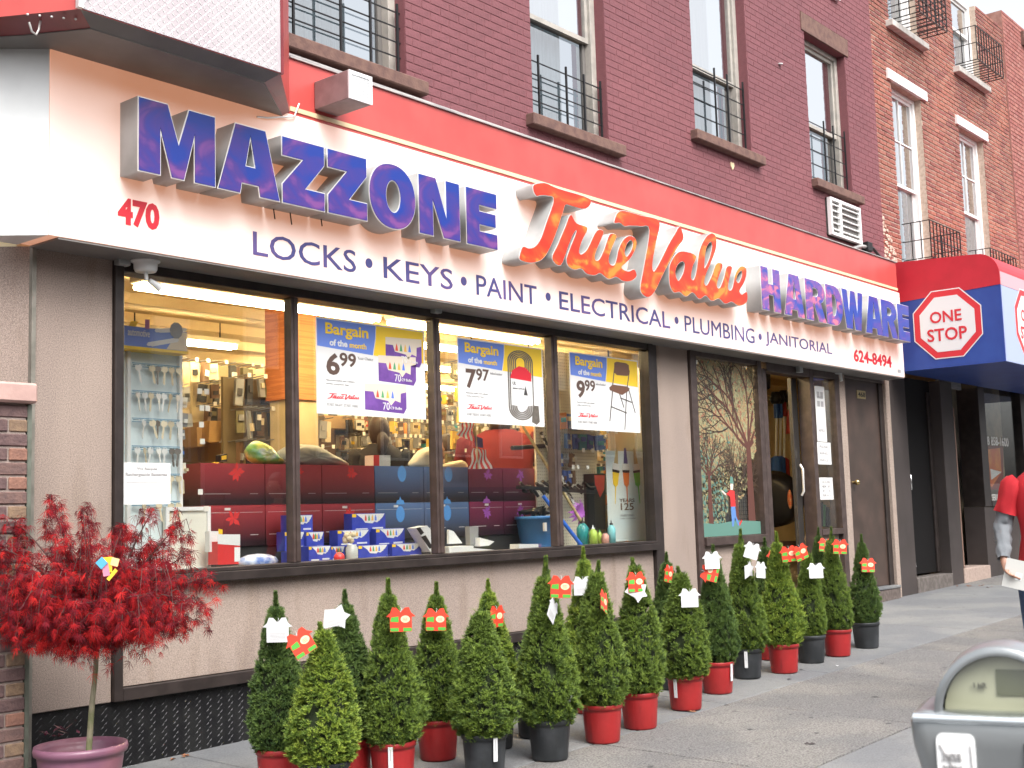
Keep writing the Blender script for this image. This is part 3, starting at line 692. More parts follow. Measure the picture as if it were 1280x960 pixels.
tr = MB(); tr.bar((3.37, -.81, 4.03), (3.37, -.81, 5.6), .03, .03); tr.build('edge_trim', M_trim, cb)
hk = MB(); x, z = 3.26, 4.0
hk.tube([(3.30, -.55, 4.02), (3.285, -.56, 3.96), (3.265, -.57, 3.925), (3.24, -.57, 3.935), (3.225, -.57, 3.98)], .006, 6); hk.build('hook', M_trim, cb)
for k in range(5):
    hk = MB(); hk.ell((3.40-.05*k, -.72+.03*k, 4.005), (.008, .008, .006), 6, 4); hk.build('bolt', M_trim, cb)

# ================= VENT HOOD AND THROUGH-WALL AIR CONDITIONER =================
vb = thing('vent_hood', 'small white square vent hood sticking out of the red fascia board', 'vent', (5.5, -.3, 4.3))
VY = -.62; a = U(435, 88, VY); b = U(464, 131, VY)
q = [U(435, 88, VY), U(464, 96, VY), U(464, 132, VY), U(435, 122, VY)]
x0 = (q[0][0]+q[3][0])/2; x1 = (q[1][0]+q[2][0])/2; z1 = (q[0][1]+q[1][1])/2; z0 = (q[2][1]+q[3][1])/2
vm = MB(); vm.box(x0, x1, VY, FY+.01, z0, z1, 0, .004); vm.build('hood_body', mat('brown grey hood metal', (.28, .2, .2), .5, (.2, .14, .14), 7), vb)
vm = MB(); w = .025
vm.box(x0, x1, VY-.012, VY-.001, z0, z0+w); vm.box(x0, x1, VY-.012, VY-.001, z1-w, z1); vm.box(x0, x0+w, VY-.0122, VY-.001, z0+w, z1-w); vm.box(x1-w, x1, VY-.0122, VY-.001, z0+w, z1-w)
vm.build('hood_rim', mat('white hood rim', (.82, .82, .84), .4), vb)
vm = MB(); vm.box(x0+w, x1-w, VY-.006, VY-.001, z0+w, z1-w, 1)
for k in range(1, 13): vm.box(x0+w+(x1-x0-2*w)*k/13-.0015, x0+w+(x1-x0-2*w)*k/13+.0015, VY-.009, VY-.006, z0+w, z1-w)
for k in range(1, 13): vm.box(x0+w, x1-w, VY-.0085, VY-.0062, z0+w+(z1-z0-2*w)*k/13-.0015, z0+w+(z1-z0-2*w)*k/13+.0015)
vm.build('grille', [M_whitem, mat('grille shade', (.35, .35, .37), .6)], vb)
hang = MB(); hang.tube([(x0-.15, FY-.01, z0-.0), (x0-.2, FY-.02, z0-.1), (x0-.42, FY-.015, z0-.16), (x0-.5, FY-.01, z0-.17)], .007, 6); hang.build('hanging_cable', M_trim, vb)

acu = thing('air_conditioner', 'white barred air conditioner set in the purple wall beneath a window sill', 'air conditioner', (13.74, -.05, 4.6))
X0, X1, Z0, Z1 = 13.745, 14.595, 4.605, 5.065
B('ac_housing', M_sashd, acu, X0+.02, X1-.02, -.03, .25, Z0+.02, Z1-.02)
m_ = MB(); w = .035
for bb in ((X0, X1, Z0, Z0+w), (X0, X1, Z1-w, Z1)): m_.box(bb[0], bb[1], -.07, -.02, bb[2], bb[3])
for bb in ((X0, X0+w), (X1-w, X1), (X0+.25, X0+.30)): m_.box(bb[0], bb[1], -.068, -.02, Z0+w, Z1-w)
m_.build('ac_frame', M_vinyl, acu)
for k in range(1, 6): B('ac_slat', M_vinyl, acu, X0+w, X1-w, -.06, -.035, Z0+.075*k, Z0+.075*k+.012)

# ================= NEIGHBOUR SHOP UNDER THE CANOPY =================
M_canred = mat('canopy red vinyl', (.50, .02, .035), .45, (.44, .018, .03), 4, bump=.05)
M_canblue = layer(mat('canopy blue vinyl', (.02, .055, .26), .45, (.025, .07, .3), 3), 2, (.85, .85, .9), (1, 1, 1), .7)
AX = 15.30
aw = thing('shop_canopy', 'blue and red vinyl canopy with an octagonal sign printed on its end', 'canopy', (AX, -.1, 3.0))
yb, yf = -.11, -1.475
def can_sec(z0, z1, yb, yf, round_=False):
    if not round_: return [(yb, z0), (yf, z0), (yf, z1), (yb, z1)]
    return [(yb, z0), (yf, z0)]+[(yf+.23*(1-cos(t*pi/16)), z1-.23+.23*sin(t*pi/16)) for t in range(9)]+[(yb, z1)]
def xprism(mb, sec, x0, x1, mi=0):
    n = len(sec); v = [(x0, p[0], p[1]) for p in sec]+[(x1, p[0], p[1]) for p in sec]
    mb.add(v, [list(range(n))[::-1], list(range(n, 2*n))]+[(i, (i+1) % n, n+(i+1) % n, n+i) for i in range(n)], mi)
zb0, zsplit_b, zsplit_f, zt = 3.045, 3.93, 3.99, 4.44
mb = MB(); xprism(mb, [(yb, zb0), (yf, zb0), (yf, zsplit_f), (yb, zsplit_b)], AX, 21.5); mb.build('blue_valance', M_canblue, aw)
sec = [(yb, zsplit_b), (yf, zsplit_f), (yf, 4.13)]+[(yf+.26*(1-cos(t*pi/16)), 4.13+.27*sin(t*pi/16)) for t in range(1, 9)]+[(yb, 4.46)]
mb = MB(); xprism(mb, sec, AX-.004, 21.5); mb.build('red_top', M_canred, aw)
# front of the canopy is a paler vinyl
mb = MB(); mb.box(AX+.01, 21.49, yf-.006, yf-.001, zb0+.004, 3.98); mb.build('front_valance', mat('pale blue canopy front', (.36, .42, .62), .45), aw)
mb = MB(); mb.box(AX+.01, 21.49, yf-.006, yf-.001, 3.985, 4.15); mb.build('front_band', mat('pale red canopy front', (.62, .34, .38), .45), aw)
def octo(mbx, c, r, mi, frame, e):
    mbx.add([frame(c[0]+r*cos(radians(22.5+45*k)), c[1]+r*sin(radians(22.5+45*k)), e) for k in range(8)], [list(range(8))], mi)
corn = [UX(px, py, AX) for px, py in ((1143, 408), (1227, 400), (1183, 360.5), (1187, 448.5))]
oc = ((corn[0][0]+corn[1][0])/2, (corn[2][1]+corn[3][1])/2); R8 = ((corn[0][0]-corn[1][0])/2+(corn[2][1]-corn[3][1])/2)/2/cos(radians(22.5))
endf = lambda u, v, e: (AX-.006-e, -u, v)     # u runs towards the street
mb = MB(); c0 = (-oc[0], oc[1])
for k, (rr, mi) in enumerate(((R8*1.0, 1), (R8*.97, 0), (R8*.80, 1), (R8*.785, 1))): octo(mb, c0, rr, mi, endf, .001*k)
h = R8*.32
text_to(mb, 'ONE', c0[0]-.185*1.15, c0[0]+.185*1.0, c0[1]+.02, c0[1]+.02+h*.98, 0, 0, .018, frame=lambda u, v, w: endf(u, v, .005+w))
text_to(mb, 'STOP', c0[0]-.26, c0[0]+.24, c0[1]-.06-h, c0[1]-.05, 0, 0, .018, frame=lambda u, v, w: endf(u, v, .005+w))
mb.build('octagon_sign', [mat('octagon red', (.6, .03, .04), .45), M_paper], aw)
frf = lambda u, v, e: (u, yf-.008-e, v)
mb = MB(); cx = U(1283, 412, yf)[0]+.0
for k, (rr, mi) in enumerate(((R8, 1), (R8*.97, 0), (R8*.80, 1))): octo(mb, (cx, oc[1]-.0), rr, mi, frf, .001*k)
text_to(mb, 'ONE', cx-.2, cx+.19, oc[1]+.02, oc[1]+.02+h, 0, 0, .018, frame=lambda u, v, w: frf(u, v, .004+w))
text_to(mb, 'STOP', cx-.26, cx+.25, oc[1]-.06-h, oc[1]-.05, 0, 0, .018, frame=lambda u, v, w: frf(u, v, .004+w))
mb.build('octagon_sign', [bpy.data.materials['octagon red'], M_paper], aw)

nb2 = thing('neighbour_building', 'unpainted red brick building with white lintels over a dark shopfront', 'building', (15.43, .02, 0))
BY = .02
w5 = (16.05, 17.10, 4.5, 7.10); w6 = (18.55, 19.62, 4.5, 7.045); w7 = (16.12, 17.15, 7.97, 9.3); w8 = (18.60, 19.70, 7.98, 9.3)
brick_wall(nb2, 15.435, 20.95, 4.3, 9.3, [w5, w6, w7, w8], M_br, M_mortar, y=BY, near=0, bl=.195, bh=.054, j=.0138, seed=9, jit=.003, prot=.009)
for i, (w, meet) in enumerate(((w5, 5.75), (w6, 5.8), (w7, 8.9), (w8, 8.75))):
    window_unit(nb2, *w, meet, M_vinyl, M_vinyl, y=BY+.13, lites=(i < 2), curtain=True)
M_wlint = mat('white painted lintel', (.80, .79, .78), .7, (.7, .68, .66), 6, bump=.1)
for a, b, c, d in ((15.90, 17.27, 7.105, 7.25), (18.43, 19.77, 7.05, 7.19)):
    B('window_lintel', M_wlint, nb2, a, b, BY-.035, .2, c, d, ch=.004)
M_wsill = mat('pale stone sill', (.6, .57, .53), .8, (.45, .43, .4), 9, bump=.2)
for a, b, z in ((16.0, 17.30, 7.955), (18.50, 19.88, 7.965)):
    B('window_sill', M_wsill, nb2, a, b, BY-.10, .2, z-.09, z, ch=.006)
def cage(x0, x1, z0, z1, dep, hor=6, ver=7, label=None):
    g = MB()
    for k in range(hor+1):
        z = z0+(z1-z0)*k/hor; g.bar((x0, BY-dep, z), (x1, BY-dep, z), .011)
        g.bar((x0, BY-dep, z), (x0, BY, z), .011); g.bar((x1, BY-dep, z), (x1, BY, z), .011)
    for k in range(ver+1):
        x = x0+(x1-x0)*k/ver; g.bar((x, BY-dep, z0), (x, BY-dep, z1), .013); g.bar((x, BY-dep, z0), (x, BY, z0), .011)
    for k in range(1, 3):
        for xx in (x0, x1): g.bar((xx, BY-dep*k/3, z0), (xx, BY-dep*k/3, z1), .011)
    g.build('window_guard', M_iron, nb2)
cage(16.15, 17.15, 8.0, 8.75, .42, 8, 7)
cage(18.6, 19.75, 8.02, 8.55, .34, 2, 10)
cage(16.1, 17.2, 4.62, 5.12, .38, 2, 9)
cage(18.6, 19.75, 4.62, 5.12, .32, 2, 9)
rt = MB()
for k in range(140):
    x = rnd.uniform(15.45, 15.95); z = rnd.uniform(4.32, 4.32+.9*(1-(x-15.45)/.6)); s = rnd.uniform(.02, .05)
    rt.ell((x, BY-.002, z), (s, .008, s*.6), 6, 4)
rt.build('smeared_mortar', M_mortar, nb2, kind='stuff')
# shopfront below the canopy
M_bulk = layer(mat('dark brown shopfront panel', (.055, .043, .04), .7, (.04, .031, .028), 3), 1.5, (.8, .8, .8), (1.1, 1.1, 1.1), .8)
M_dk = mat('near black door', (.009, .008, .008), .7, spec=.15)
HN = 3.06
B('shopfront_post', M_bulk, nb2, 15.29, 15.80, .0, .35, .1, HN, ch=.006)
B('front_door', M_dk, nb2, 15.84, 16.98, .14, .2, .45, HN)
for a, b in ((15.86, 15.95), (16.83, 16.92)): B('door_stile', M_frame, nb2, a, b, .115, .139, .45, 2.9, ch=.004)
B('door_step', mat('dark worn step', (.1, .085, .075), .8, (.15, .13, .12), 15, bump=.2), nb2, 15.80, 17.0, -.02, .4, .1, .42, ch=.01)
hd = MB(); a = U(1136, 600, .08); hd.tube([(15.95, .1, a[1]+.08), (15.95, .06, a[1]+.06), (15.95, .06, a[1]-.12), (15.95, .1, a[1]-.14)], .014, 6); hd.ell((15.93, .08, a[1]-.2), (.05, .02, .02)); hd.build('door_handle', mat('chrome', (.7, .7, .7), .2, metal=1), nb2)
hd = MB(); hd.tube([(15.96, .1, .75), (15.98, .09, .55)], .02, 6); hd.build('door_stop', mat('chrome worn', (.6, .6, .6), .3, metal=1), nb2)
B('shopfront_post', M_bulk, nb2, 17.0, 17.44, -.01, .4, .1, HN, ch=.006)
B('back_panel', M_dk, nb2, 17.44, 18.5, .45, .5, .3, HN)
B('door_jamb', mat('brown edge', (.25, .15, .11), .6), nb2, 17.441, 17.475, -.012, .4, .3, 2.7)
B('stone_step', mat('pink granite step', (.42, .32, .27), .8, (.34, .26, .22), 30, bump=.2), nb2, 17.42, 18.45, -.03, .45, .1, .46, ch=.01)
B('transom_vent', mat('grey louvre', (.2, .2, .2), .5, (.12, .12, .12), 60, stretch=(.1, 1, 1)), nb2, 17.05, 17.9, .02, .06, 2.98, 3.3)
bk = MB(); bk.box(18.45, 21.9, .0, .3, .2, 1.30); bk.build('bulkhead', M_bulk, nb2)
fr = MB()
for a in ((18.45, 18.72, -.02, .3, 1.305, 3.3), (20.35, 20.62, -.02, .3, 1.305, 3.3), (18.72, 20.35, -.03, .3, 1.305, 1.39), (18.72, 20.35, -.02, .3, 3.2, 3.3)): fr.box(*a, 0, .005)
fr.build('window_surround', M_frame, nb2)
B('window_pane', M_sglass, nb2, 18.72, 20.35, .05, .056, 1.39, 3.2)
B('shop_back', mat('dim shop back', (.16, .14, .11), .8, (.4, .32, .2), 1.5), nb2, 18.46, 21.9, .5, .52, .3, 3.3)
ps = MB()
q = [U(px, py, .09) for px, py in ((1225, 557), (1254, 557), (1254, 612), (1228, 612))]
ps.flat(q, .09, 0); pts = [U(px, py, .086) for px, py in ((1232, 562), (1250, 560), (1252, 590), (1240, 609), (1231, 598), (1229, 575))]; ps.flat(pts, .086, 1)
ps.flat([U(px, py, .083) for px, py in ((1238, 586), (1252, 590), (1243, 597), (1239, 600))], .083, 2)
for k in range(4): ps.flat([U(px, py+k*13, .083) for px, py in ((1226, 560), (1230, 560), (1230, 566), (1226, 566))], .083, 2)
ps.build('window_poster', [mat('poster maroon', (.22, .04, .03), .5), mat('poster orange', (.6, .13, .04), .5, (.7, .25, .05), 4), M_paper], nb2)
tx = MB(); a = U(1228, 552, .045); b = U(1261, 560, .045)
text_to(tx, '718 858-1600', a[0], b[0], a[1]-.05, a[1]+.09, .045, 0, .02); a = U(1234, 622, .045); b = U(1252, 622, .045)
text_to(tx, 'ICE SERVICE', a[0], b[0], a[1]-.05, a[1]+.05, .045, 0, .01); tx.build('window_lettering', mat('white vinyl lettering', (.75, .74, .7), .5), nb2)
B('stone_step', bpy.data.materials['pink granite step'], nb2, 19.6, 22, -.35, .0, .1, .42, ch=.01)

nb3 = thing('far_building', 'weathered reddish row house beyond the brick building', 'building', (20.95, .0, 4.3))
M_far = [mat('stained brick %d' % i, c, .85, c2, 8, bump=.3) for i, (c, c2) in enumerate((((.28, .09, .08), (.36, .17, .14)), ((.32, .11, .09), (.25, .085, .08)), ((.36, .15, .12), (.3, .1, .09))))]
w9 = (22.05, 23.1, 6.85, 9.25)
w10 = (22.1, 23.1, 4.4, 6.2)
brick_wall(nb3, 20.955, 25, 4.3, 9.6, [w9, w10], M_far, mat('stained mortar', (.33, .18, .15), .9, (.25, .12, .1), 10), y=.0, near=0, bl=.2, bh=.06, j=.01, seed=21)
window_unit(nb3, *w9, 8.1, M_vinyl, M_vinyl, y=.12); window_unit(nb3, *w10, 5.3, M_vinyl, M_vinyl, y=.12)
B('window_sill', M_wsill, nb3, 21.95, 23.2, -.09, .2, 6.74, 6.848, ch=.006)
B('window_lintel', M_brown, nb3, 21.9, 23.3, -.05, .2, 9.252, 9.5); B('window_lintel', M_wsill, nb3, 21.95, 23.3, -.03, .2, 6.202, 6.4)
B('lower_wall', M_bulk, nb3, 21.95, 30, -.2, .3, .2, 4.29)
# ================= INSIDE THE SHOP =================
room['kind'] = 'structure'
M_tube = mat('fluorescent tube', (1, .95, .85), .5, emit=(1.0, .79, .46), estr=26)
M_fix = mat('lamp fixture enamel', (.8, .72, .55), .5)
def lamp(x0, x1, y, z, label):
    t = thing('ceiling_lamp', label, 'lamp', (x0, y, z+.1), 0, 'fluorescent lamps on the shop ceiling')
    mb = MB(); mb.box(x0, x1, y-.07, y+.07, z+.045, z+.10, 0, .01); mb.build('lamp_housing', M_fix, t)
    for dy in (-.04, .04):
        mb = MB(); mb.tube([(x0+.03, y+dy, z+.02), (x1-.03, y+dy, z+.02)], .021, 8); mb.build('lamp_tube', M_tube, t)
    mb = MB(); mb.bar((x0+.2, y, z+.1), (x0+.2, y, 3.42), .012); mb.bar((x1-.2, y, z+.1), (x1-.2, y, 3.42), .012); mb.build('lamp_rod', M_iron, t)
lamp(5.02, 7.42, 1.2, 3.05, 'long lit fluorescent lamp across the first two shop windows')
lamp(7.55, 9.6, 1.2, 3.05, 'lit fluorescent lamp behind the second and third posters')
for i, (x0, x1, y) in enumerate(((6.6, 8.0, 3.9), (8.6, 10.0, 3.9), (10.6, 12, 3.9), (8.2, 10.4, 2.6), (11, 13, 2.6), (9.5, 11.5, 5.4), (12.2, 14.2, 5.4), (14.5, 16.5, 3.6))):
    lamp(x0, x1, y, 3.16, ['short lit lamp deep inside beyond the blue key rack header', 'lit lamp deep inside above the woman in black', 'lit lamp deep inside behind the cord poster', 'lit lamp midway back beside the second mullion', 'lit lamp midway back behind the chair poster', 'lit lamp near the back wall', 'lit lamp near the back wall towards the doorway', 'lit lamp deep inside above the doorway'][i])
lamp(10.7, 12.2, .75, 3.1, 'lit lamp close behind the painted glass')  # unseen lamp added to brighten the bay behind the painting

PAL = [mat('goods %s' % n, c, .55) for n, c in (('black', (.03, .03, .03)), ('brown', (.16, .09, .05)), ('olive', (.17, .15, .07)), ('cream', (.6, .5, .33)), ('white', (.75, .72, .65)), ('red', (.5, .05, .04)), ('blue', (.04, .13, .42)), ('yellow', (.75, .5, .06)), ('teal', (.03, .28, .33)), ('orange', (.65, .22, .04)), ('grey', (.25, .25, .25)), ('green', (.08, .3, .08)))]
PI = {m.name.split()[1]: i for i, m in enumerate(PAL)}
def goods(name, label, cat, x0, x1, z0, z1, y, w, h, cols, board=None, seed=1, rows=None, tags=True, hang=True, group=None):
    """a board of hanging packs: each pack has thickness, a hook and a price tag"""
    R = random.Random(seed); t = thing(name, label, cat, (x0, y, z0), 0, group)
    if board is not None: B('back_board', board, t, x0, x1, y, y+.03, z0, z1)
    mb = MB(); z = z1
    while z-h > z0-.02:
        x = x0+R.uniform(.0, w*.5)
        while x+w*.7 < x1:
            ww = w*R.uniform(.6, 1.0); hh = h*R.uniform(.6, .95); yy = y-.03-R.uniform(.02, .22)*(1 if hang else .3)
            mi = PI[R.choice(cols)]; a = R.uniform(-.12, .12)
            Mx = Matrix.Translation((x+ww/2, yy, z-hh/2-.03)) @ Matrix.Rotation(a, 4, 'Y') @ Matrix.Rotation(R.uniform(-.5, .5), 4, 'Z')
            mb.mbox(Mx, ww/2, R.uniform(.008, .03), hh/2, mi)
            mb.mbox(Mx @ Matrix.Translation((0, -.025, hh*R.uniform(-.2, .2))), ww*.3, .012, hh*.14, PI[R.choice(cols+['white', 'cream'])])
            if hang: mb.bar((x+ww/2, y, z-.01), (x+ww/2, y-.28, z), .008, mi=PI['grey'])
            if tags and R.random() < .6: mb.mbox(Matrix.Translation((x+ww/2, y-.29, z-.01)), .018, .002, .018, PI['white'])
            x += w*R.uniform(.85, 1.25)
        z -= h*1.1
    mb.build('hanging_packs', PAL, t, kind='stuff')
    return t
M_peg = mat('white pegboard', (.72, .68, .58), .7)
# window display platform
pf = thing('window_platform', 'low display platform running inside the shop windows', 'platform', (4.3, .1, 1.05))
B('platform_top', mat('platform board', (.42, .36, .28), .6, (.3, .25, .2), 7), pf, 4.16, 9.70, .125, 1.15, 1.03, 1.062)
B('platform_front', M_room, pf, 4.16, 9.70, 1.1, 1.15, .27, 1.029)

# key rack
KY = .55
def P(px, py, y): x, z = U(px, py, y); return Vector((x, y, z))
a, b = U(158, 448, KY), U(224, 632, KY)
kr = thing('key_rack', 'pale blue rack hung with rows of blank keys beside the first mullion', 'key rack', (a[0], KY, 1.06))
M_kb = mat('pale blue rack board', (.75, .84, .86), .5); M_wire = mat('blue rack wire', (.16, .32, .45), .4)
B('rack_board', M_kb, kr, a[0]-.12, b[0], KY, KY+.02, 1.07, a[1]+.05)
for px in (158, 223):
    x = U(px, 540, KY)[0]; B('rack_post', M_vinyl, kr, x-.012, x+.012, KY-.03, KY-.001, 1.07, a[1]+.05)
M_key = [mat('silver key', (.80, .80, .78), .4, metal=.2), mat('brass key', (.70, .60, .42), .4, metal=.2), mat('dark key', (.2, .18, .16), .4, metal=.5)]
kz = a[1]-.03; row = 0
kmesh = []
for m in M_key:
    k_ = MB(); k_.prism([(0.022*cos(t*pi/6), .022*sin(t*pi/6)-.03) for t in range(12)], -.002, .002)
    k_.prism([(-.006, -.05), (.006, -.05), (.006, -.125), (.001, -.135), (-.006, -.125), (-.009, -.115), (-.006, -.105), (-.010, -.095), (-.006, -.085)], -.0025, .0015)
    kmesh.append(k_.mesh('key', m))
o_ = WL[kr.name]
while kz > 1.35:
    rm = MB(); rm.bar((a[0]+.02, KY-.035, kz), (b[0]-.02, KY-.035, kz), .006); rm.bar((a[0]+.02, KY-.035, kz-.022), (b[0]-.02, KY-.035, kz-.022), .005)
    x = a[0]+.05
    while x < b[0]-.03:
        rm.bar((x, KY, kz-.005), (x, KY-.06, kz-.012), .005)
        if rnd.random() < .88:
            ob = link('key', kmesh[rnd.choice((0, 0, 0, 1, 1, 2) if kz > 1.8 else (1, 1, 0))], kr, (x-o_.x, KY-.05-o_.y, kz-o_.z))
            ob.rotation_euler = (rnd.uniform(-.1, .1), rnd.uniform(-.35, .25), rnd.uniform(-.6, .6))
        x += .051
    rm.build('rack_rail', M_wire, kr); kz -= .178
# header box of the rack
hx0, hz1 = U(150, 406, KY-.12); hx1, hz0 = U(234, 441, KY-.12)
hb = thing('rack_header', 'blue header box with white pliers picture above the key rack', 'display header', (hx0, KY, hz0))
B('header_box', M_blue, hb, hx0-.1, hx1, KY-.12, KY+.3, hz0+.01, hz1)
B('header_lip', M_yel, hb, hx0-.1, hx1+.005, KY-.13, KY+.31, hz0-.01, hz0+.008)
mb = MB()
mb.flat([(hx1-.16, hz0+.012), (hx1-.001, hz0+.012), (hx1-.001, hz1-.004), (hx1-.07, hz1-.004)], KY-.1212, 1)
for (dx, dz, rot) in ((-.24, .125, .12), (-.30, .03, .22)):
    for s in (0, .028): mb.prism([(hx1+dx+.2*cos(rot)*t-.012*sin(rot)*u+s, hz0+dz+.2*sin(rot)*t+.03*cos(rot)*u) for t, u in ((0, -.4), (1, -.3), (1.05, .1), (1, .5), (0, .45), (-.06, 0))], KY-.124-s*.05, KY-.122, 0)
mb.prism([(hx1-.09+.05*cos(k*pi/5), hz0+.14+.055*sin(k*pi/5)) for k in range(10)], KY-.1275, KY-.1245, 2)
text_to(mb, 'automotive', hx0+.055, hx0+.215, hz0+.075, hz0+.12, KY-.122, 0, .01)
mb.flat([(hx0+.06, hz0+.135), (hx0+.11, hz0+.135), (hx0+.135, hz0+.17), (hx0+.08, hz0+.17)], KY-.122, 3)
mb.flat([(hx0+.18, hz0+.13), (hx0+.215, hz0+.13), (hx0+.215, hz0+.19), (hx0+.18, hz0+.19)], KY-.122, 4)
mb.build('header_print', [M_paper, mat('header cream', (.7, .6, .45), .5), PAL[PI['grey']], M_yel, mat('header mauve', (.35, .16, .4), .5)], hb)
goods('side_rack', 'narrow rack side hung with small packets beside the keys', 'rack', b[0]+.005, b[0]+.10, 1.3, 2.25, KY+.1, .05, .10, ['grey', 'white', 'cream', 'black', 'blue'], M_peg, 4, hang=False)
# notice on the window
def sheet(px, mat_=M_paper, y=.026):
    return [U(p[0], p[1], y) for p in px]
nt_ = thing('battery_notice', 'white notice about recycling batteries taped low inside the first pane', 'notice', (*[U(154, 630, .02)[0], .024, U(154, 630, .02)[1]],))
q = [U(153.5, 578, .024), U(213, 578.5, .024), U(213, 630, .024), U(154, 632, .024)]
xa, xb, za, zb_ = q[0][0], q[1][0], q[2][1], q[0][1]
B('notice_sheet', M_paper, nt_, xa, xb, .024, .026, za, zb_)
mb = MB(); xm = (xa+xb)/2; H_ = zb_-za
text_to(mb, 'We Recycle', xm-.07, xm+.07, zb_-.19*H_, zb_-.11*H_, .0235, 0, .01)
text_to(mb, 'Rechargeable Batteries', xm-.145, xm+.14, zb_-.34*H_, zb_-.24*H_, .0235, 0, .012)
mb.box(xa+.025, xb-.025, .0225, .0235, zb_-.485*H_, zb_-.475*H_); mb.build('notice_print', M_greyink, nt_)

# framed white box low by the maple
fb = thing('framed_box', 'white framed box standing low behind the red maple leaves', 'frame', (*U(206, 690, .5)[:1], .5, 1.06))
a, b = U(206, 634, .5), U(262, 690, .5)
B('frame_back', mat('frame cream', (.72, .7, .62), .6), fb, a[0], b[0], .5, .52, 1.065, a[1])
mb = MB()
for q in ((a[0], b[0], 1.065, 1.09), (a[0], b[0], a[1]-.025, a[1])): mb.box(q[0], q[1], .485, .4995, q[2], q[3])
for q in ((a[0], a[0]+.025), (b[0]-.025, b[0])): mb.box(q[0], q[1], .485, .4995, 1.09, a[1]-.025)
mb.build('frame_rim', M_vinyl, fb)

# ornament cartons in two rows
BYy = .70
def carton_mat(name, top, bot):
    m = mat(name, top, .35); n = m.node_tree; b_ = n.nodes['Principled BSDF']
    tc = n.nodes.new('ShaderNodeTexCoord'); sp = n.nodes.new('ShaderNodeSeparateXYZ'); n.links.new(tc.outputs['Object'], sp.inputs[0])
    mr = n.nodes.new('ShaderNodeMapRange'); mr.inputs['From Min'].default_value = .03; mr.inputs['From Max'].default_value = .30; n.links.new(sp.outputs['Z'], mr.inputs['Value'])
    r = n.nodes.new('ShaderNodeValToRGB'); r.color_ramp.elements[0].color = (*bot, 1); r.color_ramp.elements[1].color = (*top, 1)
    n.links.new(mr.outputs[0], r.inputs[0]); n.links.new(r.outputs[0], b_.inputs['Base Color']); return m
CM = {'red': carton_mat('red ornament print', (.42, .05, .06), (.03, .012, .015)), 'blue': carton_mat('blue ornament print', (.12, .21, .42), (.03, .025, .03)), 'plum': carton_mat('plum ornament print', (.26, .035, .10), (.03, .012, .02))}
M_orn = {'red': mat('red ornament', (.75, .06, .06), .25), 'blue': mat('blue ornament', (.12, .35, .8), .25), 'plum': mat('violet ornament', (.4, .12, .5), .25)}
zr = (1.50, 1.79)
xs = [U(p, 585, BYy)[0] for p in (250, 331, 402, 468, 529, 585, 628, 668)]
colr = ['red', 'red', 'red', 'blue', 'blue', 'plum', 'plum']
names = {'red': 'red carton printed with a red ornament', 'blue': 'blue carton printed with a blue bauble', 'plum': 'plum carton printed with a violet flower'}
for r_, (z0, z1) in enumerate(((1.21, zr[0]-.003), zr)):
    for i in range(7):
        c = colr[i]; x0, x1 = xs[i]+.004, xs[i+1]-.004
        pos = ['at the keys end of its row', 'second from the keys', 'touching the first blue one', 'just before the second mullion', 'behind the second mullion', 'next to the blue cartons', 'behind the bucket end of its row'][i]
        t = thing('ornament_carton', '%s, %s row, %s' % (names[c], ('lower', 'upper')[r_], pos), 'carton', (x0, BYy, z0), 0, 'ornament cartons stacked in the window')
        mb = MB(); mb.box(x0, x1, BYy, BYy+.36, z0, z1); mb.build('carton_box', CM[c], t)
        mb = MB(); cx = x0+(x1-x0)*(.55 if r_ else .5); cz = z1-.06-.03*(1-r_)
        if c == 'blue': mb.ell((cx, BYy-.001, cz), (.05, .004, .065), 16, 8)
        else:
            for k in range(9):
                an = k*2*pi/9+rnd.uniform(-.2, .2); L = rnd.uniform(.04, .075)
                mb.flat([(cx, cz), (cx+L*.6*cos(an-.35), cz+L*.6*sin(an-.35)), (cx+L*cos(an), cz+L*sin(an)), (cx+L*.6*cos(an+.35), cz+L*.6*sin(an+.35))], BYy-.0015-.0002*k)
        mb.build('ornament_print', M_orn[c], t)
        mb = MB(); mb.box(x0+.03, x0+.03+(x1-x0)*.4, BYy-.001, BYy-.0002, z0+.075, z0+.079); mb.box(x1-.13, x1-.06, BYy-.001, BYy-.0002, z0+.075, z0+.079)
        if not r_: mb.box(x0+.2, x0+.25, BYy-.001, BYy-.0002, z1-.035, z1-.018); mb.box(x0+.02, x1-.02, BYy-.001, BYy-.0002, z1-.052, z1-.050)
        mb.build('caption_print', M_greyink if r_ else M_paper, t)
        if not r_ and i in (1, 3, 4, 5):
            mb = MB(); mb.prism([(cx-.05, z1-.012), (cx+.05, z1-.012), (cx+.035, z1+.02), (cx+.012, z1+.024), (cx, z1+.05), (cx-.012, z1+.024), (cx-.035, z1+.02)], BYy-.004, BYy-.0012); mb.build('hang_tab', M_orn[c], t)
B('carton_shelf', PAL[0], pf, 5.1, 9.0, .72, 1.1, 1.062, 1.205)

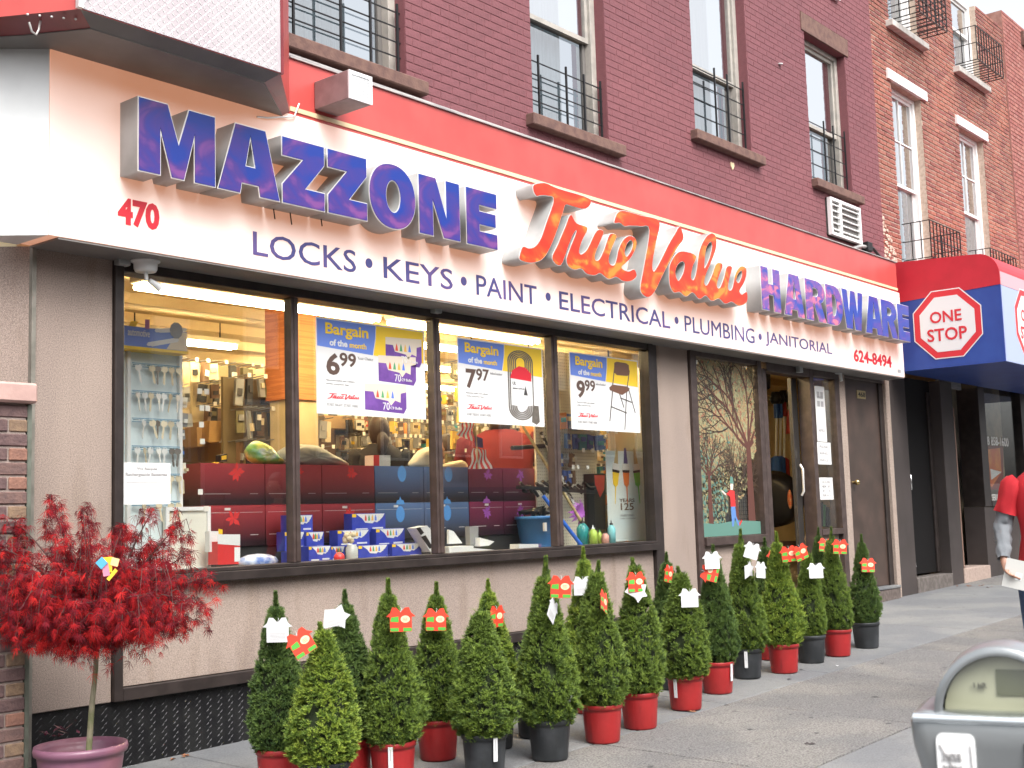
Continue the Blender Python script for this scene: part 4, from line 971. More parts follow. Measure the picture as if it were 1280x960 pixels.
# bulb boxes at the front of the display
M_bb = mat('bulb box blue', (.03, .05, .36), .4, (.06, .08, .45), 9); M_bulb = [mat('bulb print %s' % n, c, .3) for n, c in (('red', (.7, .08, .05)), ('green', (.1, .35, .15)), ('amber', (.8, .45, .08)), ('blue', (.1, .2, .7)), ('clear', (.7, .7, .6)))]
def bulb_box(px0, py0, px1, py1, y, label, rz=0.0, group='boxes of coloured bulbs stacked in the window'):
    a, b = U(px0, py0, y), U(px1, py1, y); w, h = b[0]-a[0], a[1]-b[1]
    t = thing('bulb_box', label, 'box', (a[0], y, b[1]), rz, group)
    mb = MB(); mb.box(0, w, 0, .09, 0, h); mb.build('box_body', M_bb, t, world=False)
    mb = MB(); mb.prism([(w*.12, h*.97), (w*.98, h*.97), (w*.9, h*.75), (w*.82, h*.62), (w*.74, h*.5), (w*.66, h*.55), (w*.6, h*.45), (w*.38, h*.5), (w*.3, h*.72)], -.001, -.0001)
    mb.box(w*.1, w*.45, -.0012, -.0001, h*.12, h*.2); mb.box(w*.6, w*.92, -.0012, -.0001, h*.14, h*.24)
    mb.build('box_print', M_paper, t, world=False)
    mb = MB(); mb.box(0, w*.12, -.0014, -.0001, h*.8, h*.97)
    mb.build('box_flash', M_yel, t, world=False)
    for k in range(5):
        mb = MB(); cx = w*(.40+.1*k); mb.prism([(cx-.010, h*.6), (cx+.010, h*.6), (cx+.008, h*.78), (cx, h*.93), (cx-.008, h*.78)], -.0022, -.0011); mb.build('bulb_print', M_bulb[k], t, world=False)
for args in ((361, 644, 391, 665, .5, 'bulb box on top of the pyramid behind the first mullion'), (356, 665, 381, 688, .45, 'bulb box in the middle of the pyramid, window edge side of the first mullion'),
             (383, 665, 405, 687, .42, 'bulb box in the middle of the pyramid beside the first mullion'), (386, 683, 414, 702, .30, 'bulb box on the platform just past the first mullion'),
             (414, 683, 431, 701, .36, 'narrow bulb box behind the small red ball'), (440, 642, 482, 664, .5, 'topmost bulb box of the centre pyramid'), (422, 663, 462, 682, .44, 'bulb box behind the pale jar, second tier of the pyramid'),
             (470, 661, 506, 682, .44, 'bulb box of the second tier nearest the blue cartons'), (448, 682, 485, 700, .36, 'bulb box on the platform under the centre pyramid'), (490, 680, 527, 697, .36, 'bulb box on the platform beside the tilted white pack'),
             (362, 690, 372, 704, .3, 'bulb box end peeping out low beside the first mullion')):
    bulb_box(*args)
def tbox(name, label, cat, pxpoly, y, d, m, group=None, extra=None):
    t = thing(name, label, cat, (*[U(*pxpoly[0], y)[0], y, U(*pxpoly[0], y)[1]],), 0, group)
    mb = MB(); mb.prism([U(px, py, y) for px, py in pxpoly][::-1], y, y+d); mb.build('body', m, t)
    if extra: extra(t)
    return t
def ex(polys, y, m, nm='label_print'):
    def f(t):
        for i, pl in enumerate(polys): MB().prism([U(a, b, y) for a, b in pl][::-1], y-.0015, y-.0003).build(nm, m, t)
    return f
tbox('bulb_pack', 'white and black bulb pack tipped against the second mullion', 'pack', [(520, 660), (534, 657), (547, 672), (547, 684), (538, 690)], .28, .1, M_paper, extra=ex([[(526, 671), (532, 669), (541, 684), (537, 686)], [(520, 660), (525, 659), (530, 666), (526, 669)]], .28, M_black))
tbox('folded_leaflet', 'white leaflet leaning just past the second mullion', 'leaflet', [(561, 662), (567, 664), (578, 679), (561, 680)], .3, .02, M_paper)
tbox('grey_block', 'small grey upright block in front of the plum cartons', 'block', [(587, 658), (598, 658), (598, 681), (588, 681)], .35, .05, PAL[PI['grey']])
tbox('paper_stack', 'low white paper packs lying past the second mullion', 'packs', [(561, 684), (592, 682), (592, 692), (562, 693)], .2, .2, M_paper)
tbox('paper_sheet', 'long white sheet lying flat on the platform', 'sheet', [(592, 685), (625, 688), (625, 690), (592, 691)], .2, .2, M_paper)
tbox('white_pack', 'small open white pack near the grey block', 'pack', [(600, 672), (618, 677), (611, 682), (600, 683)], .3, .06, M_paper)
tbox('carton_strip', 'white and tan strip box in front of the blue bucket', 'box', [(649, 680), (673, 680), (673, 687), (649, 687)], .15, .1, M_paper)
tbox('battery_pack', 'red and white battery pack standing behind the maple twigs', 'pack', [(272, 677), (300, 677), (300, 705), (272, 706)], .3, .1, mat('pack red', (.6, .04, .04), .4), extra=ex([[(272, 668), (300, 668), (300, 682), (272, 680)], [(293, 684), (300, 684), (300, 702), (293, 702)]], .3, M_paper))
tbox('battery_pack', 'white pack with a yellow tab behind the red pack', 'pack', [(262, 664), (278, 664), (278, 690), (262, 690)], .36, .05, M_paper, extra=ex([[(273, 661), (278, 662), (278, 668), (273, 667)]], .36, M_yel))
t = thing('wrapped_pack', 'crumpled clear and blue wrapped pack lying by the sill', 'pack', (5.3, .3, 1.06))
mb = MB(); c = P(322, 693, .3); mb.ell((c.x, c.y, 1.11), (.16, .1, .055), 12, 6); ob = mb.build('wrapping', mat('blue white wrap', (.62, .68, .78), .2, (.12, .2, .5), 14, coat=.5), t)
t = thing('red_ball', 'small red ball in front of the bulb boxes', 'ball', tuple(P(424, 697, .2))); MB().ell((0, 0, 0), (.04, .04, .038), 14, 8).build('ball', M_orn['red'], t, world=False)
t = thing('glass_jar', 'pale glass jar in front of the bulb pyramid', 'jar', tuple(P(440, 700, .25)))
MB().lathe([(0, 0), (.042, 0), (.045, .01), (.045, .09), (.036, .10), (.036, .11), (0, .11)], n=18).build('jar_body', mat('milky glass', (.5, .5, .46), .15, coat=.4), t, world=False)
mb = MB()
for k in range(9): mb.ell((rnd.uniform(-.05, .03), rnd.uniform(-.02, .02), .13+rnd.uniform(0, .06)), (.025, .02, .02), 8, 5)
mb.build('dried_flowers', PAL[PI['cream']], t, world=False)

# things lying on top of the cartons
def lump(name, label, cat, pts, y, d, m, seed=1, mm=None, thk=.5):
    """soft bag: outline inflated into a cushion"""
    Rr = random.Random(seed); poly = smooth_poly([U(px, py, y) for px, py in pts], 5); cx = sum(p[0] for p in poly)/len(poly); cz = sum(p[1] for p in poly)/len(poly)
    t = thing(name, label, cat, (cx, y, min(p[1] for p in poly))); v = []; f = []; rings = 6; n = len(poly)
    for s in (-1, 1):
        base = len(v)
        for r in range(rings+1):
            q = 1-r/rings; th = d*math.sqrt(max(0, 1-q*q))
            for i, p in enumerate(poly):
                w = 1+.25*sin(i*1.3+r)*(1-q)*q; v.append((cx+(p[0]-cx)*q, y+d+s*th*w+Rr.uniform(-.004, .004)*(r > 0), cz+(p[1]-cz)*q))
        for r in range(rings):
            for i in range(n):
                a0, b0 = base+r*n+i, base+r*n+(i+1) % n; f.append((a0, b0, b0+n, a0+n))
    mb = MB(); mb.add(v, f, 0, True); mb.build('bag', m, t); return t
M_bag = mat('green yellow bag', (.6, .65, .12), .35, (.75, .78, .65), 5, ramp=(.45, .55), stretch=(1, 1, 2)); layer(M_bag, 4, (.15, .6, .5), (1, 1, 1), .8, ramp=(.4, .46))
lump('plastic_bag', 'green yellow and white plastic bag on top of the red cartons', 'bag', [(316, 560), (328, 550), (345, 557), (356, 570), (365, 580), (330, 580), (318, 572)], .72, .08, M_bag, 2)
M_tarp = mat('grey folded tarpaulin', (.36, .37, .34), .6, (.26, .27, .26), 9, bump=.6, bscale=12)
lump('folded_tarpaulin', 'grey folded tarpaulin lying on the red cartons', 'tarpaulin', [(352, 568), (372, 556), (404, 556), (424, 566), (446, 581), (400, 583), (355, 580)], .72, .09, M_tarp, 3)
M_wbag = mat('white plastic bag', (.72, .68, .55), .5, (.6, .56, .45), 8, bump=.5, bscale=14)
lump('white_bag', 'white plastic bag on the blue cartons before the second mullion', 'bag', [(520, 583), (524, 572), (534, 561), (546, 558), (552, 566), (552, 586)], .74, .07, M_wbag, 4)
lump('cream_bag', 'cream cloth bag on the cartons just past the second mullion', 'bag', [(556, 582), (566, 578), (584, 575), (590, 582), (586, 587), (558, 586)], .74, .06, mat('cream cloth', (.68, .62, .4), .8, bump=.4), 5)
tbox('small_carton', 'small white carton with a red end on the cartons', 'carton', [(467, 569), (488, 569), (488, 584), (467, 584)], .72, .1, M_paper, extra=ex([[(467, 569), (474, 569), (474, 584), (467, 584)]], .72, M_orn['red']))
tbox('tape_box', 'tiny yellow and black box on the red cartons', 'box', [(275, 569), (284, 567), (284, 577), (275, 577)], .75, .05, M_black, extra=ex([[(277, 570), (283, 569), (283, 574), (277, 575)]], .75, M_yel))

# flag hung inside the window
fl = thing('small_flag', 'small red and white striped flag hanging behind the second mullion', 'flag', (*[U(590, 560, .5)[0], .5, 2.0],))
def stripes(pA, pB, pC, pD, n, y, t):
    """ruled cloth between two px edges, striped"""
    for k in range(n):
        u0, u1 = k/n, (k+1)/n; mb = MB(); L = 8; v = []
        for i in range(L+1):
            w = i/L; q = []
            for u in (u0, u1):
                ax, az = pA[0]+(pB[0]-pA[0])*u, pA[1]+(pB[1]-pA[1])*u; bx_, bz_ = pD[0]+(pC[0]-pD[0])*u, pD[1]+(pC[1]-pD[1])*u
                x, z = U(ax+(bx_-ax)*w, az+(bz_-az)*w, y); v.append((x, y+.012*sin(w*7+u*5), z))
        mb.add(v, [(2*i, 2*i+1, 2*i+3, 2*i+2) for i in range(L)], 0, True); mb.build('flag_stripe', [M_paper, M_orn['red']][k % 2], t)
stripes((577, 528), (592, 528), (592, 553), (571, 543), 8, .5, fl)
stripes((592, 560), (606, 562), (615, 586), (586, 586), 9, .5, fl)
MB().prism([U(a, b, .49) for a, b in ((593, 545), (603, 548), (604, 560), (594, 558))], .488, .492).build('flag_canton', M_navy, fl)
MB().bar(P(594, 528, .48), P(598, 586, .48), .008).build('flag_stick', PAL[PI['cream']], fl)

# bucket with tools
bp = P(673, 697, .5)
bk = thing('blue_bucket', 'large blue plastic bucket beside the third mullion', 'bucket', (bp.x, .5, 1.065))
bh = U(673, 645, .5)[1]-1.065
mb = MB(); mb.lathe([(0, .0), (.145, 0), (.15, .01), (.185, bh-.03), (.20, bh-.028), (.20, bh), (.186, bh), (.18, bh-.02), (.14, .02), (0, .02)], n=28)
M_bucket = mat('blue plastic', (.03, .16, .42), .35, (.04, .2, .5), 4)
mb.build('bucket_body', M_bucket, bk, world=False)
MB().box(-.13, -.10, -.185, -.165, bh*.55, bh*.8).build('price_sticker', M_paper, bk, world=False)
mb = MB(); [mb.tube([(rnd.uniform(-.1, .1), rnd.uniform(-.08, .08), bh-.1), (rnd.uniform(-.16, .16), rnd.uniform(-.1, .1), bh+rnd.uniform(.02, .1)), (rnd.uniform(-.2, .2), rnd.uniform(-.1, .1), bh+.03)], .02, 6) for k in range(9)]
mb.build('black_tubing', M_black, bk, world=False)
def stick(name, label, cat, pts, y0, y1, r, m, head=None, group='handles leaning in the window'):
    a = P(*pts[0], y0); b = P(*pts[1], y1); t = thing(name, label, cat, tuple(b), 0, group)
    MB().tube([a, b], r, 8).build('handle', m, t)
    if head: head(t, a, b)
M_wood = mat('pale wood handle', (.55, .42, .2), .5, (.45, .33, .15), 12)
stick('broom', 'pale wooden handle slanting across the third mullion', 'handle', [(653, 532), (745, 682)], .55, .3, .014, M_wood)
stick('striped_pole', 'black and white striped pole slanting beside the wooden handle', 'pole', [(676, 540), (742, 684)], .6, .35, .016, mat('striped pole', (.02, .02, .02), .4, (.7, .7, .68), 30, ramp=(.5, .52)))
stick('blue_squeegee', 'bright blue handle slanting down past the third mullion', 'handle', [(679, 620), (733, 690)], .35, .2, .018, mat('bright blue plastic', (.03, .16, .7), .3))
stick('black_pole', 'black pole crossing behind the wooden handle', 'pole', [(640, 560), (700, 556)], .6, .6, .02, M_black)
mb = MB(); tt = thing('black_mop_head', 'black plastic mop head lying across the third mullion', 'mop', tuple(P(700, 610, .4)))
for k in range(22):
    a = P(650+k*4, 607+rnd.uniform(-6, 6), .42); mb.tube([a, a+Vector((.04, 0, -.02)), a+Vector((rnd.uniform(.0, .1), rnd.uniform(-.04, .04), -rnd.uniform(.0, .07)))], .016, 5)
mb.bar(P(648, 609, .42), P(742, 615, .42), .05, .03); mb.build('mop_strips', M_black, tt)
tt = thing('violet_flower', 'violet foil flower decoration beside the third mullion', 'decoration', tuple(P(722, 640, .4)))
for k in range(16):
    an = k*2*pi/16; c = P(721, 640, .4); mb = MB(); L = rnd.uniform(.09, .15)
    mb.add([c, c+Vector((L*.6*cos(an-.2), -.03, L*.6*sin(an-.2))), c+Vector((L*cos(an), 0, L*sin(an))), c+Vector((L*.6*cos(an+.2), -.03, L*.6*sin(an+.2)))], [(0, 1, 2, 3)]); mb.build('petal', M_orn['plum'], tt)
def bottle(px, py, w, hpx, y, col, label, cap=M_black):
    b_ = P(px, py, y); h = U(px, py-hpx, y)[1]-b_.z
    t = thing('bottle', label, 'bottle', tuple(b_), 0, 'squeeze bottles on the window platform'); r = w/2
    MB().lathe([(0, 0), (r, 0), (r, h*.65), (r*.5, h*.78), (r*.4, h*.8), (0, h*.8)], n=14).build('bottle_body', mat(label[:20]+' plastic', col, .3), t, world=False)
    MB().lathe([(r*.42, h*.78), (r*.42, h*.86), (r*.15, h*.88), (r*.08, h), (0, h)], n=10).build('bottle_cap', cap, t, world=False)
bottle(742, 682, .075, 26, .2, (.45, .62, .1), 'lime green bottle with a pale cap', M_whitem)
bottle(750, 681, .05, 20, .26, (.4, .55, .08), 'small lime bottle behind the lime green bottle', PAL[PI['green']])
bottle(757, 681, .07, 18, .2, (.75, .38, .3), 'salmon pink bottle between the green and blue ones')
bottle(765, 680, .075, 30, .2, (.25, .62, .65), 'tall pale blue bottle with a black tip')
bottle(729, 683, .11, 36, .3, (.02, .28, .28), 'dark teal bottle with a white label beside the handles')
# brush banner, dark ornament carton, pegboards
bn = thing('brush_banner', 'tall pale banner showing three dripping paint brushes and 125', 'banner', (*[U(757, 690, .35)[0], .35, 1.1],))
q = [U(757, 563, .35), U(804, 560, .35), U(807, 694, .35), U(757, 690, .35)]
x0, x1, z0, z1 = q[0][0], q[1][0], 1.1, q[0][1]; w_, h_ = x1-x0, z1-z0
B('banner_sheet', mat('banner print', (.62, .72, .72), .5, (.7, .7, .62), 2), bn, x0, x1, .35, .356, z0, z1)
for k, (u, tilt, c) in enumerate(((.24, .12, (.85, .55, .03)), (.50, 0, (.85, .2, .03)), (.78, -.10, (.12, .5, .03)))):
    cx, cz = x0+w_*u, z0+h_*.80
    def rp(pts): return [(cx+p[0]*cos(tilt)+p[1]*sin(tilt), cz-p[0]*sin(tilt)+p[1]*cos(tilt)) for p in pts]
    MB().prism(rp([(-.012, .2), (.012, .2), (.03, .05), (-.03, .05)]), .343, .3495).build('brush_handle', M_wood if k != 1 else M_navy, bn)
    MB().prism(rp([(-.05, .05), (.05, .05), (.055, -.01), (-.055, -.01)]), .343, .3495).build('brush_ferrule', PAL[PI['white']], bn)
    MB().prism(rp([(-.055, -.011), (.055, -.011), (.05, -.035), (-.05, -.035)]), .3425, .3495).build('brush_band', M_black, bn)
    MB().prism(rp([(-.05, -.036), (.05, -.036), (.035, -.15), (.01, -.17), (.005, -.33), (0, -.17), (-.035, -.15)]), .343, .3495).build('brush_paint', mat('paint %d' % k, c, .35), bn)
mb = MB(); text_to(mb, '125', x0+w_*.33, x0+w_*.67, z0+h_*.34, z0+h_*.42, .349, 0, .01); text_to(mb, 'YEARS', x0+w_*.30, x0+w_*.70, z0+h_*.43, z0+h_*.47, .349, 0, .01); mb.build('banner_lettering', PAL[PI['brown']], bn)
mb = MB(); text_to(mb, 'PAINTING', x0+w_*.32, x0+w_*.68, z0+h_*.27, z0+h_*.295, .349); text_to(mb, 'THE TOWN', x0+w_*.3, x0+w_*.7, z0+h_*.24, z0+h_*.255, .349, 0); mb.build('banner_lettering', M_greyink, bn)
tbox('dark_carton', 'dark upright carton printed with a red ornament beside the banner', 'carton', [(742, 592), (757, 592), (757, 662), (744, 660)], .5, .3, M_black, extra=ex([[(743, 594), (756, 594), (755, 612), (750, 622), (744, 606)]], .5, M_orn['red']))
M_pegh = mat('pegboard with holes', (.68, .64, .52), .7)
pg = thing('pegboard', 'cream pegboard closing the window bay behind the brush banner', 'pegboard', (8.6, 1.16, 1.1))
B('pegboard_sheet', M_pegh, pg, 8.8, 9.72, .62, .64, 1.07, 2.88)
hs_ = MB()
for i in range(28):
    for j in range(60): hs_.add([(8.82+i*.032+dx, .6195, 1.1+j*.03+dz) for dx, dz in ((-.004, -.004), (.004, -.004), (.004, .004), (-.004, .004))], [(0, 1, 2, 3)])
hs_.build('peg_holes', M_iron, pg, kind='stuff')
goods('hanging_gloves', 'blue and white packets hanging high on the pegboard over the brush banner', 'packets', 8.95, 9.75, 1.98, 2.32, .60, .12, .17, ['blue', 'teal', 'blue', 'cream', 'orange'], None, 5, hang=False)
goods('hanging_packets', 'small blue packets hanging beside the brush banner', 'packets', 8.9, 9.3, 1.62, 1.95, .60, .07, .14, ['blue', 'white', 'grey', 'brown'], None, 6, hang=False)
for k, (px, py) in enumerate(((716, 540), (745, 545), (775, 542))):
    pass

# standing displays further in
M_ora = mat('orange lit brick panel', (.62, .22, .07), .7, (.5, .16, .05), 3, stretch=(.3, 1, 16), ramp=(.48, .52))  # orange slats are the panel's own colour
cl = thing('orange_column', 'orange slatted column behind the first mullion', 'column', (*[U(360, 480, 1.8)[0], 1.8, .3],))
a, b = U(360, 470, 1.8)[0], U(402, 470, 1.8)[0]
B('column_core', M_ora, cl, a, b, 1.8, 2.1, 2.42, 3.41); B('column_base', M_wallin, cl, a+.03, b-.03, 1.82, 2.08, .27, 2.419)
cl2 = thing('orange_column', 'orange shelf end panel behind the cord poster', 'column', (*[U(680, 500, 1.6)[0], 1.6, .3],))
a, b = U(677, 500, 1.6)[0], U(690, 500, 1.6)[0]; B('column_core', M_ora, cl2, a, b, 1.6, 1.9, .27, 2.9)
goods('glove_rack', 'dark rack crowded with hanging gloves and price tags behind the green bag', 'rack', U(288, 500, 2.2)[0], U(364, 500, 2.2)[0], 1.8, U(320, 472, 2.2)[1], 2.3, .085, .25, ['black', 'brown', 'black', 'olive', 'grey', 'cream', 'brown'], mat('rack board brown', (.2, .15, .08), .8), 11)
goods('tool_rack', 'far rack of dark tools hanging beyond the key rack', 'rack', U(240, 500, 3.4)[0], U(272, 500, 3.4)[0], 2.0, U(250, 478, 3.4)[1], 3.4, .09, .2, ['black', 'brown', 'olive', 'cream', 'black'], M_wallin, 12)
for k, pl in enumerate(([(262, 526), (278, 526), (276, 552), (261, 552)], [(246, 534), (261, 534), (261, 558), (247, 558)], [(260, 553), (277, 553), (277, 577), (260, 577)], [(247, 559), (259, 559), (259, 577), (247, 577)])):
    tbox('cardboard_box', ['upper open brown cardboard box beyond the key rack', 'small tan cardboard box beside the key rack', 'lower brown cardboard box standing on the carton row', 'narrow tan box lowest beside the key rack'][k], 'box', pl, 2.4+.1*k, .35, mat('cardboard %d' % k, (.42-.04*k, .25-.02*k, .09), .8, (.34, .19, .07), 6), 'cardboard boxes beyond the key rack')
goods('seed_rack', 'brown rack of hanging packets behind the first poster', 'rack', U(372, 500, 2.6)[0], U(398, 500, 2.6)[0], 1.7, 2.6, 2.6, .1, .24, ['brown', 'olive', 'cream', 'grey'], PAL[PI['brown']], 13)
goods('ceiling_goods', 'dark goods hanging high on the far side of the shop', 'goods', 6.4, 9.6, 2.35, 3.05, 4.3, .12, .24, ['black', 'brown', 'cream', 'olive', 'grey', 'white'], M_wallin, 31)
goods('counter_goods', 'small goods crowding the counter racks behind the woman', 'goods', 8.6, 11.6, 1.75, 2.75, 3.1, .075, .15, ['cream', 'white', 'brown', 'grey', 'yellow', 'black', 'olive'], None, 33)
def shelf(name, label, x0, x1, y, z0, z1, n, cols, seed, top=None):
    Rr = random.Random(seed); t = thing(name, label, 'shelf', (x0, y, z0)); B('shelf_back', top or PAL[PI['brown']], t, x0, x1, y+.3, y+.32, z0, z1)
    for a in (x0, x1-.02): B('shelf_side', top or PAL[PI['brown']], t, a, a+.02, y, y+.3, z0, z1)
    for k in range(n+1):
        z = z0+(z1-z0)*k/n; B('shelf_board', top or PAL[PI['cream']], t, x0+.02, x1-.02, y, y+.299, z-.02, z)
    mb = MB()
    for k in range(n):
        z = z0+(z1-z0)*k/n+.001; hh = (z1-z0)/n-.05; x = x0+.04
        while x < x1-.08:
            w = Rr.uniform(.05, .13); h = hh*Rr.uniform(.5, 1); m = PI[Rr.choice(cols)]
            if Rr.random() < .5: mb.lathe([(0, 0), (w*.4, 0), (w*.4, h*.85), (w*.2, h), (0, h)], x+w/2, y+.1, z, 10, m)
            else: mb.box(x, x+w*.9, y+.02, y+.2, z, z+h, m)
            x += w
    mb.build('shelf_goods', PAL, t, kind='stuff')
shelf('roll_shelf', 'dark shelf holding rows of pale rolls beside the woman', U(418, 550, 3.2)[0], U(468, 550, 3.2)[0], 3.2, 1.5, U(440, 534, 3.2)[1], 4, ['white', 'cream', 'white', 'grey'], 3)
tbox('brown_panel', 'tan cardboard panel high behind the first poster', 'panel', [(405, 519), (455, 521), (455, 536), (406, 535)], 3.0, .2, mat('tan panel', (.38, .24, .10), .7))
shelf('back_shelf', 'long back shelf of mixed cans and jars between first poster and second mullion', U(490, 550, 4.6)[0], 14.5, 4.6, .3, 2.75, 7, ['cream', 'white', 'olive', 'brown', 'yellow', 'grey', 'teal', 'cream', 'orange'], 5)
goods('back_packets', 'packets hanging along the far wall above the back shelf', 'packets', 8.2, 17.5, 2.0, 3.3, 6.5, .13, .2, ['cream', 'olive', 'brown', 'white', 'yellow', 'grey', 'red', 'teal'], M_peg, 14, hang=False)
goods('side_packets', 'colourful packets hanging behind the chair poster', 'packets', U(690, 480, 2.6)[0], 15.2, 1.4, 3.2, 2.7, .10, .16, ['cream', 'olive', 'teal', 'white', 'yellow', 'brown', 'orange', 'blue'], M_peg, 15)
goods('front_packets', 'yellow and brown packets hanging beside the second mullion', 'packets', U(549, 480, 1.9)[0], U(572, 480, 1.9)[0], 1.8, 2.9, 1.9, .12, .2, ['yellow', 'brown', 'cream', 'olive', 'orange'], None, 16)
goods('poster_side_packets', 'mixed packets hanging between the last two posters', 'packets', U(697, 480, 1.3)[0], U(714, 480, 1.3)[0], 1.5, 2.9, 1.3, .11, .18, ['teal', 'cream', 'grey', 'orange', 'brown'], M_peg, 17)
tbox('dark_bin', 'dark open bin beside the red shirted person', 'bin', [(663, 568), (690, 566), (698, 580), (668, 583)], 1.3, .3, PAL[PI['black']])
tbox('yellow_cap', 'yellow and orange pack beside the red shirt', 'pack', [(655, 560), (664, 555), (666, 568), (658, 569)], 1.5, .1, M_yel)

# ---- posters
def poster(cid, px, label, price, cents):
    y = .022; q = [U(a, b, y) for a, b in px]
    x0, x1 = (q[0][0]+q[3][0])/2, (q[1][0]+q[2][0])/2; z1, z0 = (q[0][1]+q[1][1])/2, (q[2][1]+q[3][1])/2; w, h = x1-x0, z1-z0
    t = thing('sale_poster', label, 'poster', (x0, y, z0), 0, 'sale posters taped inside the shop windows')
    X = lambda u: x0+w*u; Z = lambda v: z0+h*v; F = lambda pts: [(X(a), Z(b)) for a, b in pts]
    B('poster_sheet', M_paper, t, x0, x1, y, y+.002, z0, z1)
    mb = MB(); mb.flat(F([(.01, .70), (.50, .66), (.525, .85), (.53, .985), (.01, .985)]), y-.0004, 0); mb.flat(F([(.505, .66), (.988, .63), (.988, .985), (.535, .985), (.53, .85)]), y-.0004, 1)
    mb.build('poster_print', [M_blue, M_yel], t)
    mb = MB(); text_to(mb, 'Bargain', X(.08), X(.46), Z(.80), Z(.955), y-.0006, 0, .025); text_to(mb, 'month', X(.29), X(.44), Z(.715), Z(.775), y-.0006, 0, .02); mb.build('poster_lettering', M_yel, t)
    mb = MB(); text_to(mb, 'of the', X(.115), X(.27), Z(.715), Z(.785), y-.0006, 0, .03); mb.build('poster_lettering', M_paper, t)
    mb = MB(); text_to(mb, price, X(.085), X(.20), Z(.41), Z(.64), y-.0006, 0, .03); text_to(mb, cents, X(.20), X(.345), Z(.51), Z(.655), y-.0006, 0, .02)
    mb.build('price_print', mat('price brown', (.10, .06, .045), .5), t)
    mb = MB(); text_to(mb, 'Your Choice' if cid == 0 else 'indoor/outdoor', X(.36), X(.5), Z(.60), Z(.63), y-.0006); text_to(mb, 'Assorted styles and colours', X(.08), X(.33), Z(.34), Z(.365), y-.0006); text_to(mb, 'while supplies last', X(.08), X(.28), Z(.305), Z(.325), y-.0006)
    text_to(mb, 'START RIGHT. START HERE.', X(.085), X(.36), Z(.085), Z(.115), y-.0006); mb.build('small_print', M_greyink, t)
    mb = MB(); script_logo(mb, X(.09), X(.37), Z(.125), Z(.215), y-.0006, 0); mb.build('script_logo', M_redtxt, t)
    return t, X, Z, F, y
P0 = [(394.5, 397.5), (531.5, 412.5), (531, 524.5), (396, 516.5)]
t, X, Z, F, y = poster(0, P0, 'sale poster priced 6.99 showing three violet light boxes', '6', '99')
M_vio = mat('violet print', (.13, .05, .26), .5, (.2, .08, .36), 9)
for (u, v, s) in ((.62, .60, .35), (.55, .39, .36), (.42, .07, .39)):
    mb = MB(); mb.flat(F([(u, v), (u+s*.93, v-.02), (u+s, v+.04), (u+s, v+.29), (u, v+.27)]), y-.0007); mb.build('box_print', M_vio, t)
    mb = MB(); mb.flat(F([(u, v+.20), (u+s*.2, v+.2), (u+s*.25, v+.13), (u+s*.55, v+.11), (u+s*.62, v+.06), (u+s*.72, v+.12), (u+s*.85, v+.1), (u+s*.86, v+.2), (u+s, v+.22), (u+s, v+.30), (u, v+.28)]), y-.0009); mb.build('box_print', mat('cream print', (.72, .62, .5), .5), t)
    for k in range(4):
        mb = MB(); uu = u+s*(.30+.12*k); mb.flat(F([(uu-.014, v+.14), (uu+.014, v+.14), (uu+.008, v+.19), (uu, v+.225), (uu-.008, v+.19)]), y-.0011); mb.build('bulb_print', M_bulb[k], t)
    mb = MB(); text_to(mb, '70', X(u+s*.42), X(u+s*.58), Z(v+.01), Z(v+.09), y-.0011, 0, .0); text_to(mb, 'C9 Bulbs', X(u+s*.6), X(u+s*.88), Z(v+.02), Z(v+.05), y-.0011); mb.build('box_lettering', M_paper, t)
P1_ = [(571, 421.5), (679, 436), (679.5, 533.5), (574, 527.5)]
t, X, Z, F, y = poster(1, P1_, 'sale poster priced 7.97 showing a coiled extension cord', '7', '97')
M_cord = mat('cord print', (.14, .12, .10), .5, (.09, .075, .06), 30)
for k in range(5):
    ro, ri = .155-.022*k, .155-.022*k-.016
    out_ = [(.72+ro*cos(a*pi/12), .80+(ro*.9)*sin(a*pi/12)) for a in range(13)]+[(.72-ro, .22)]+[(.72+ro*cos(pi+a*pi/12), .22+(ro*1.0)*sin(pi+a*pi/12)) for a in range(13)]+[(.72+ro, .8)]
    mb = MB(); n_ = len(out_); inn = [(.72+(p[0]-.72)*ri/ro, .51+(p[1]-.51)*(1-(.016)/.45)) for p in out_]
    pts = F(out_)+F(inn); mb.add([(p[0], y-.0008-.0001*k, p[1]) for p in pts], [(i, (i+1) % n_, n_+(i+1) % n_, n_+i) for i in range(n_)]); mb.build('cord_print', M_cord, t)
MB().flat(F([(.59, .58), (.85, .56), (.85, .66), (.78, .73), (.70, .74), (.62, .68)]), y-.0015).build('cord_card', M_redtxt, t)
MB().flat(F([(.60, .25), (.68, .24), (.72, .18), (.77, .19), (.80, .25), (.86, .26), (.86, .60), (.60, .61)]), y-.0014).build('cord_card', M_paper, t)
mb = MB(); text_to(mb, 'UL', X(.62), X(.66), Z(.5), Z(.54), y-.0018); text_to(mb, 'indoor cord set', X(.62), X(.76), Z(.45), Z(.47), y-.0018); mb.flat(F([(.75, .38), (.80, .38), (.775, .5)]), y-.0018); mb.build('cord_lettering', M_ink, t)
MB().flat(F([(.84, .05), (.90, .02), (.94, .06), (.93, .26), (.86, .26)]), y-.0012).build('cord_print', M_cord, t)
P2_ = [(711, 440.5), (797.5, 450), (800, 539.5), (715, 538)]
t, X, Z, F, y = poster(2, P2_, 'sale poster priced 9.99 showing a brown folding chair', '9', '99')
M_chair = mat('chair print brown', (.16, .075, .045), .4); M_leg = mat('chair leg print', (.10, .085, .08), .4)
MB().flat(F([(.63, .80), (.64, .93), (.68, .95), (.82, .945), (.86, .92), (.865, .80), (.83, .77), (.67, .765)]), y-.0008).build('chair_back_print', M_chair, t)
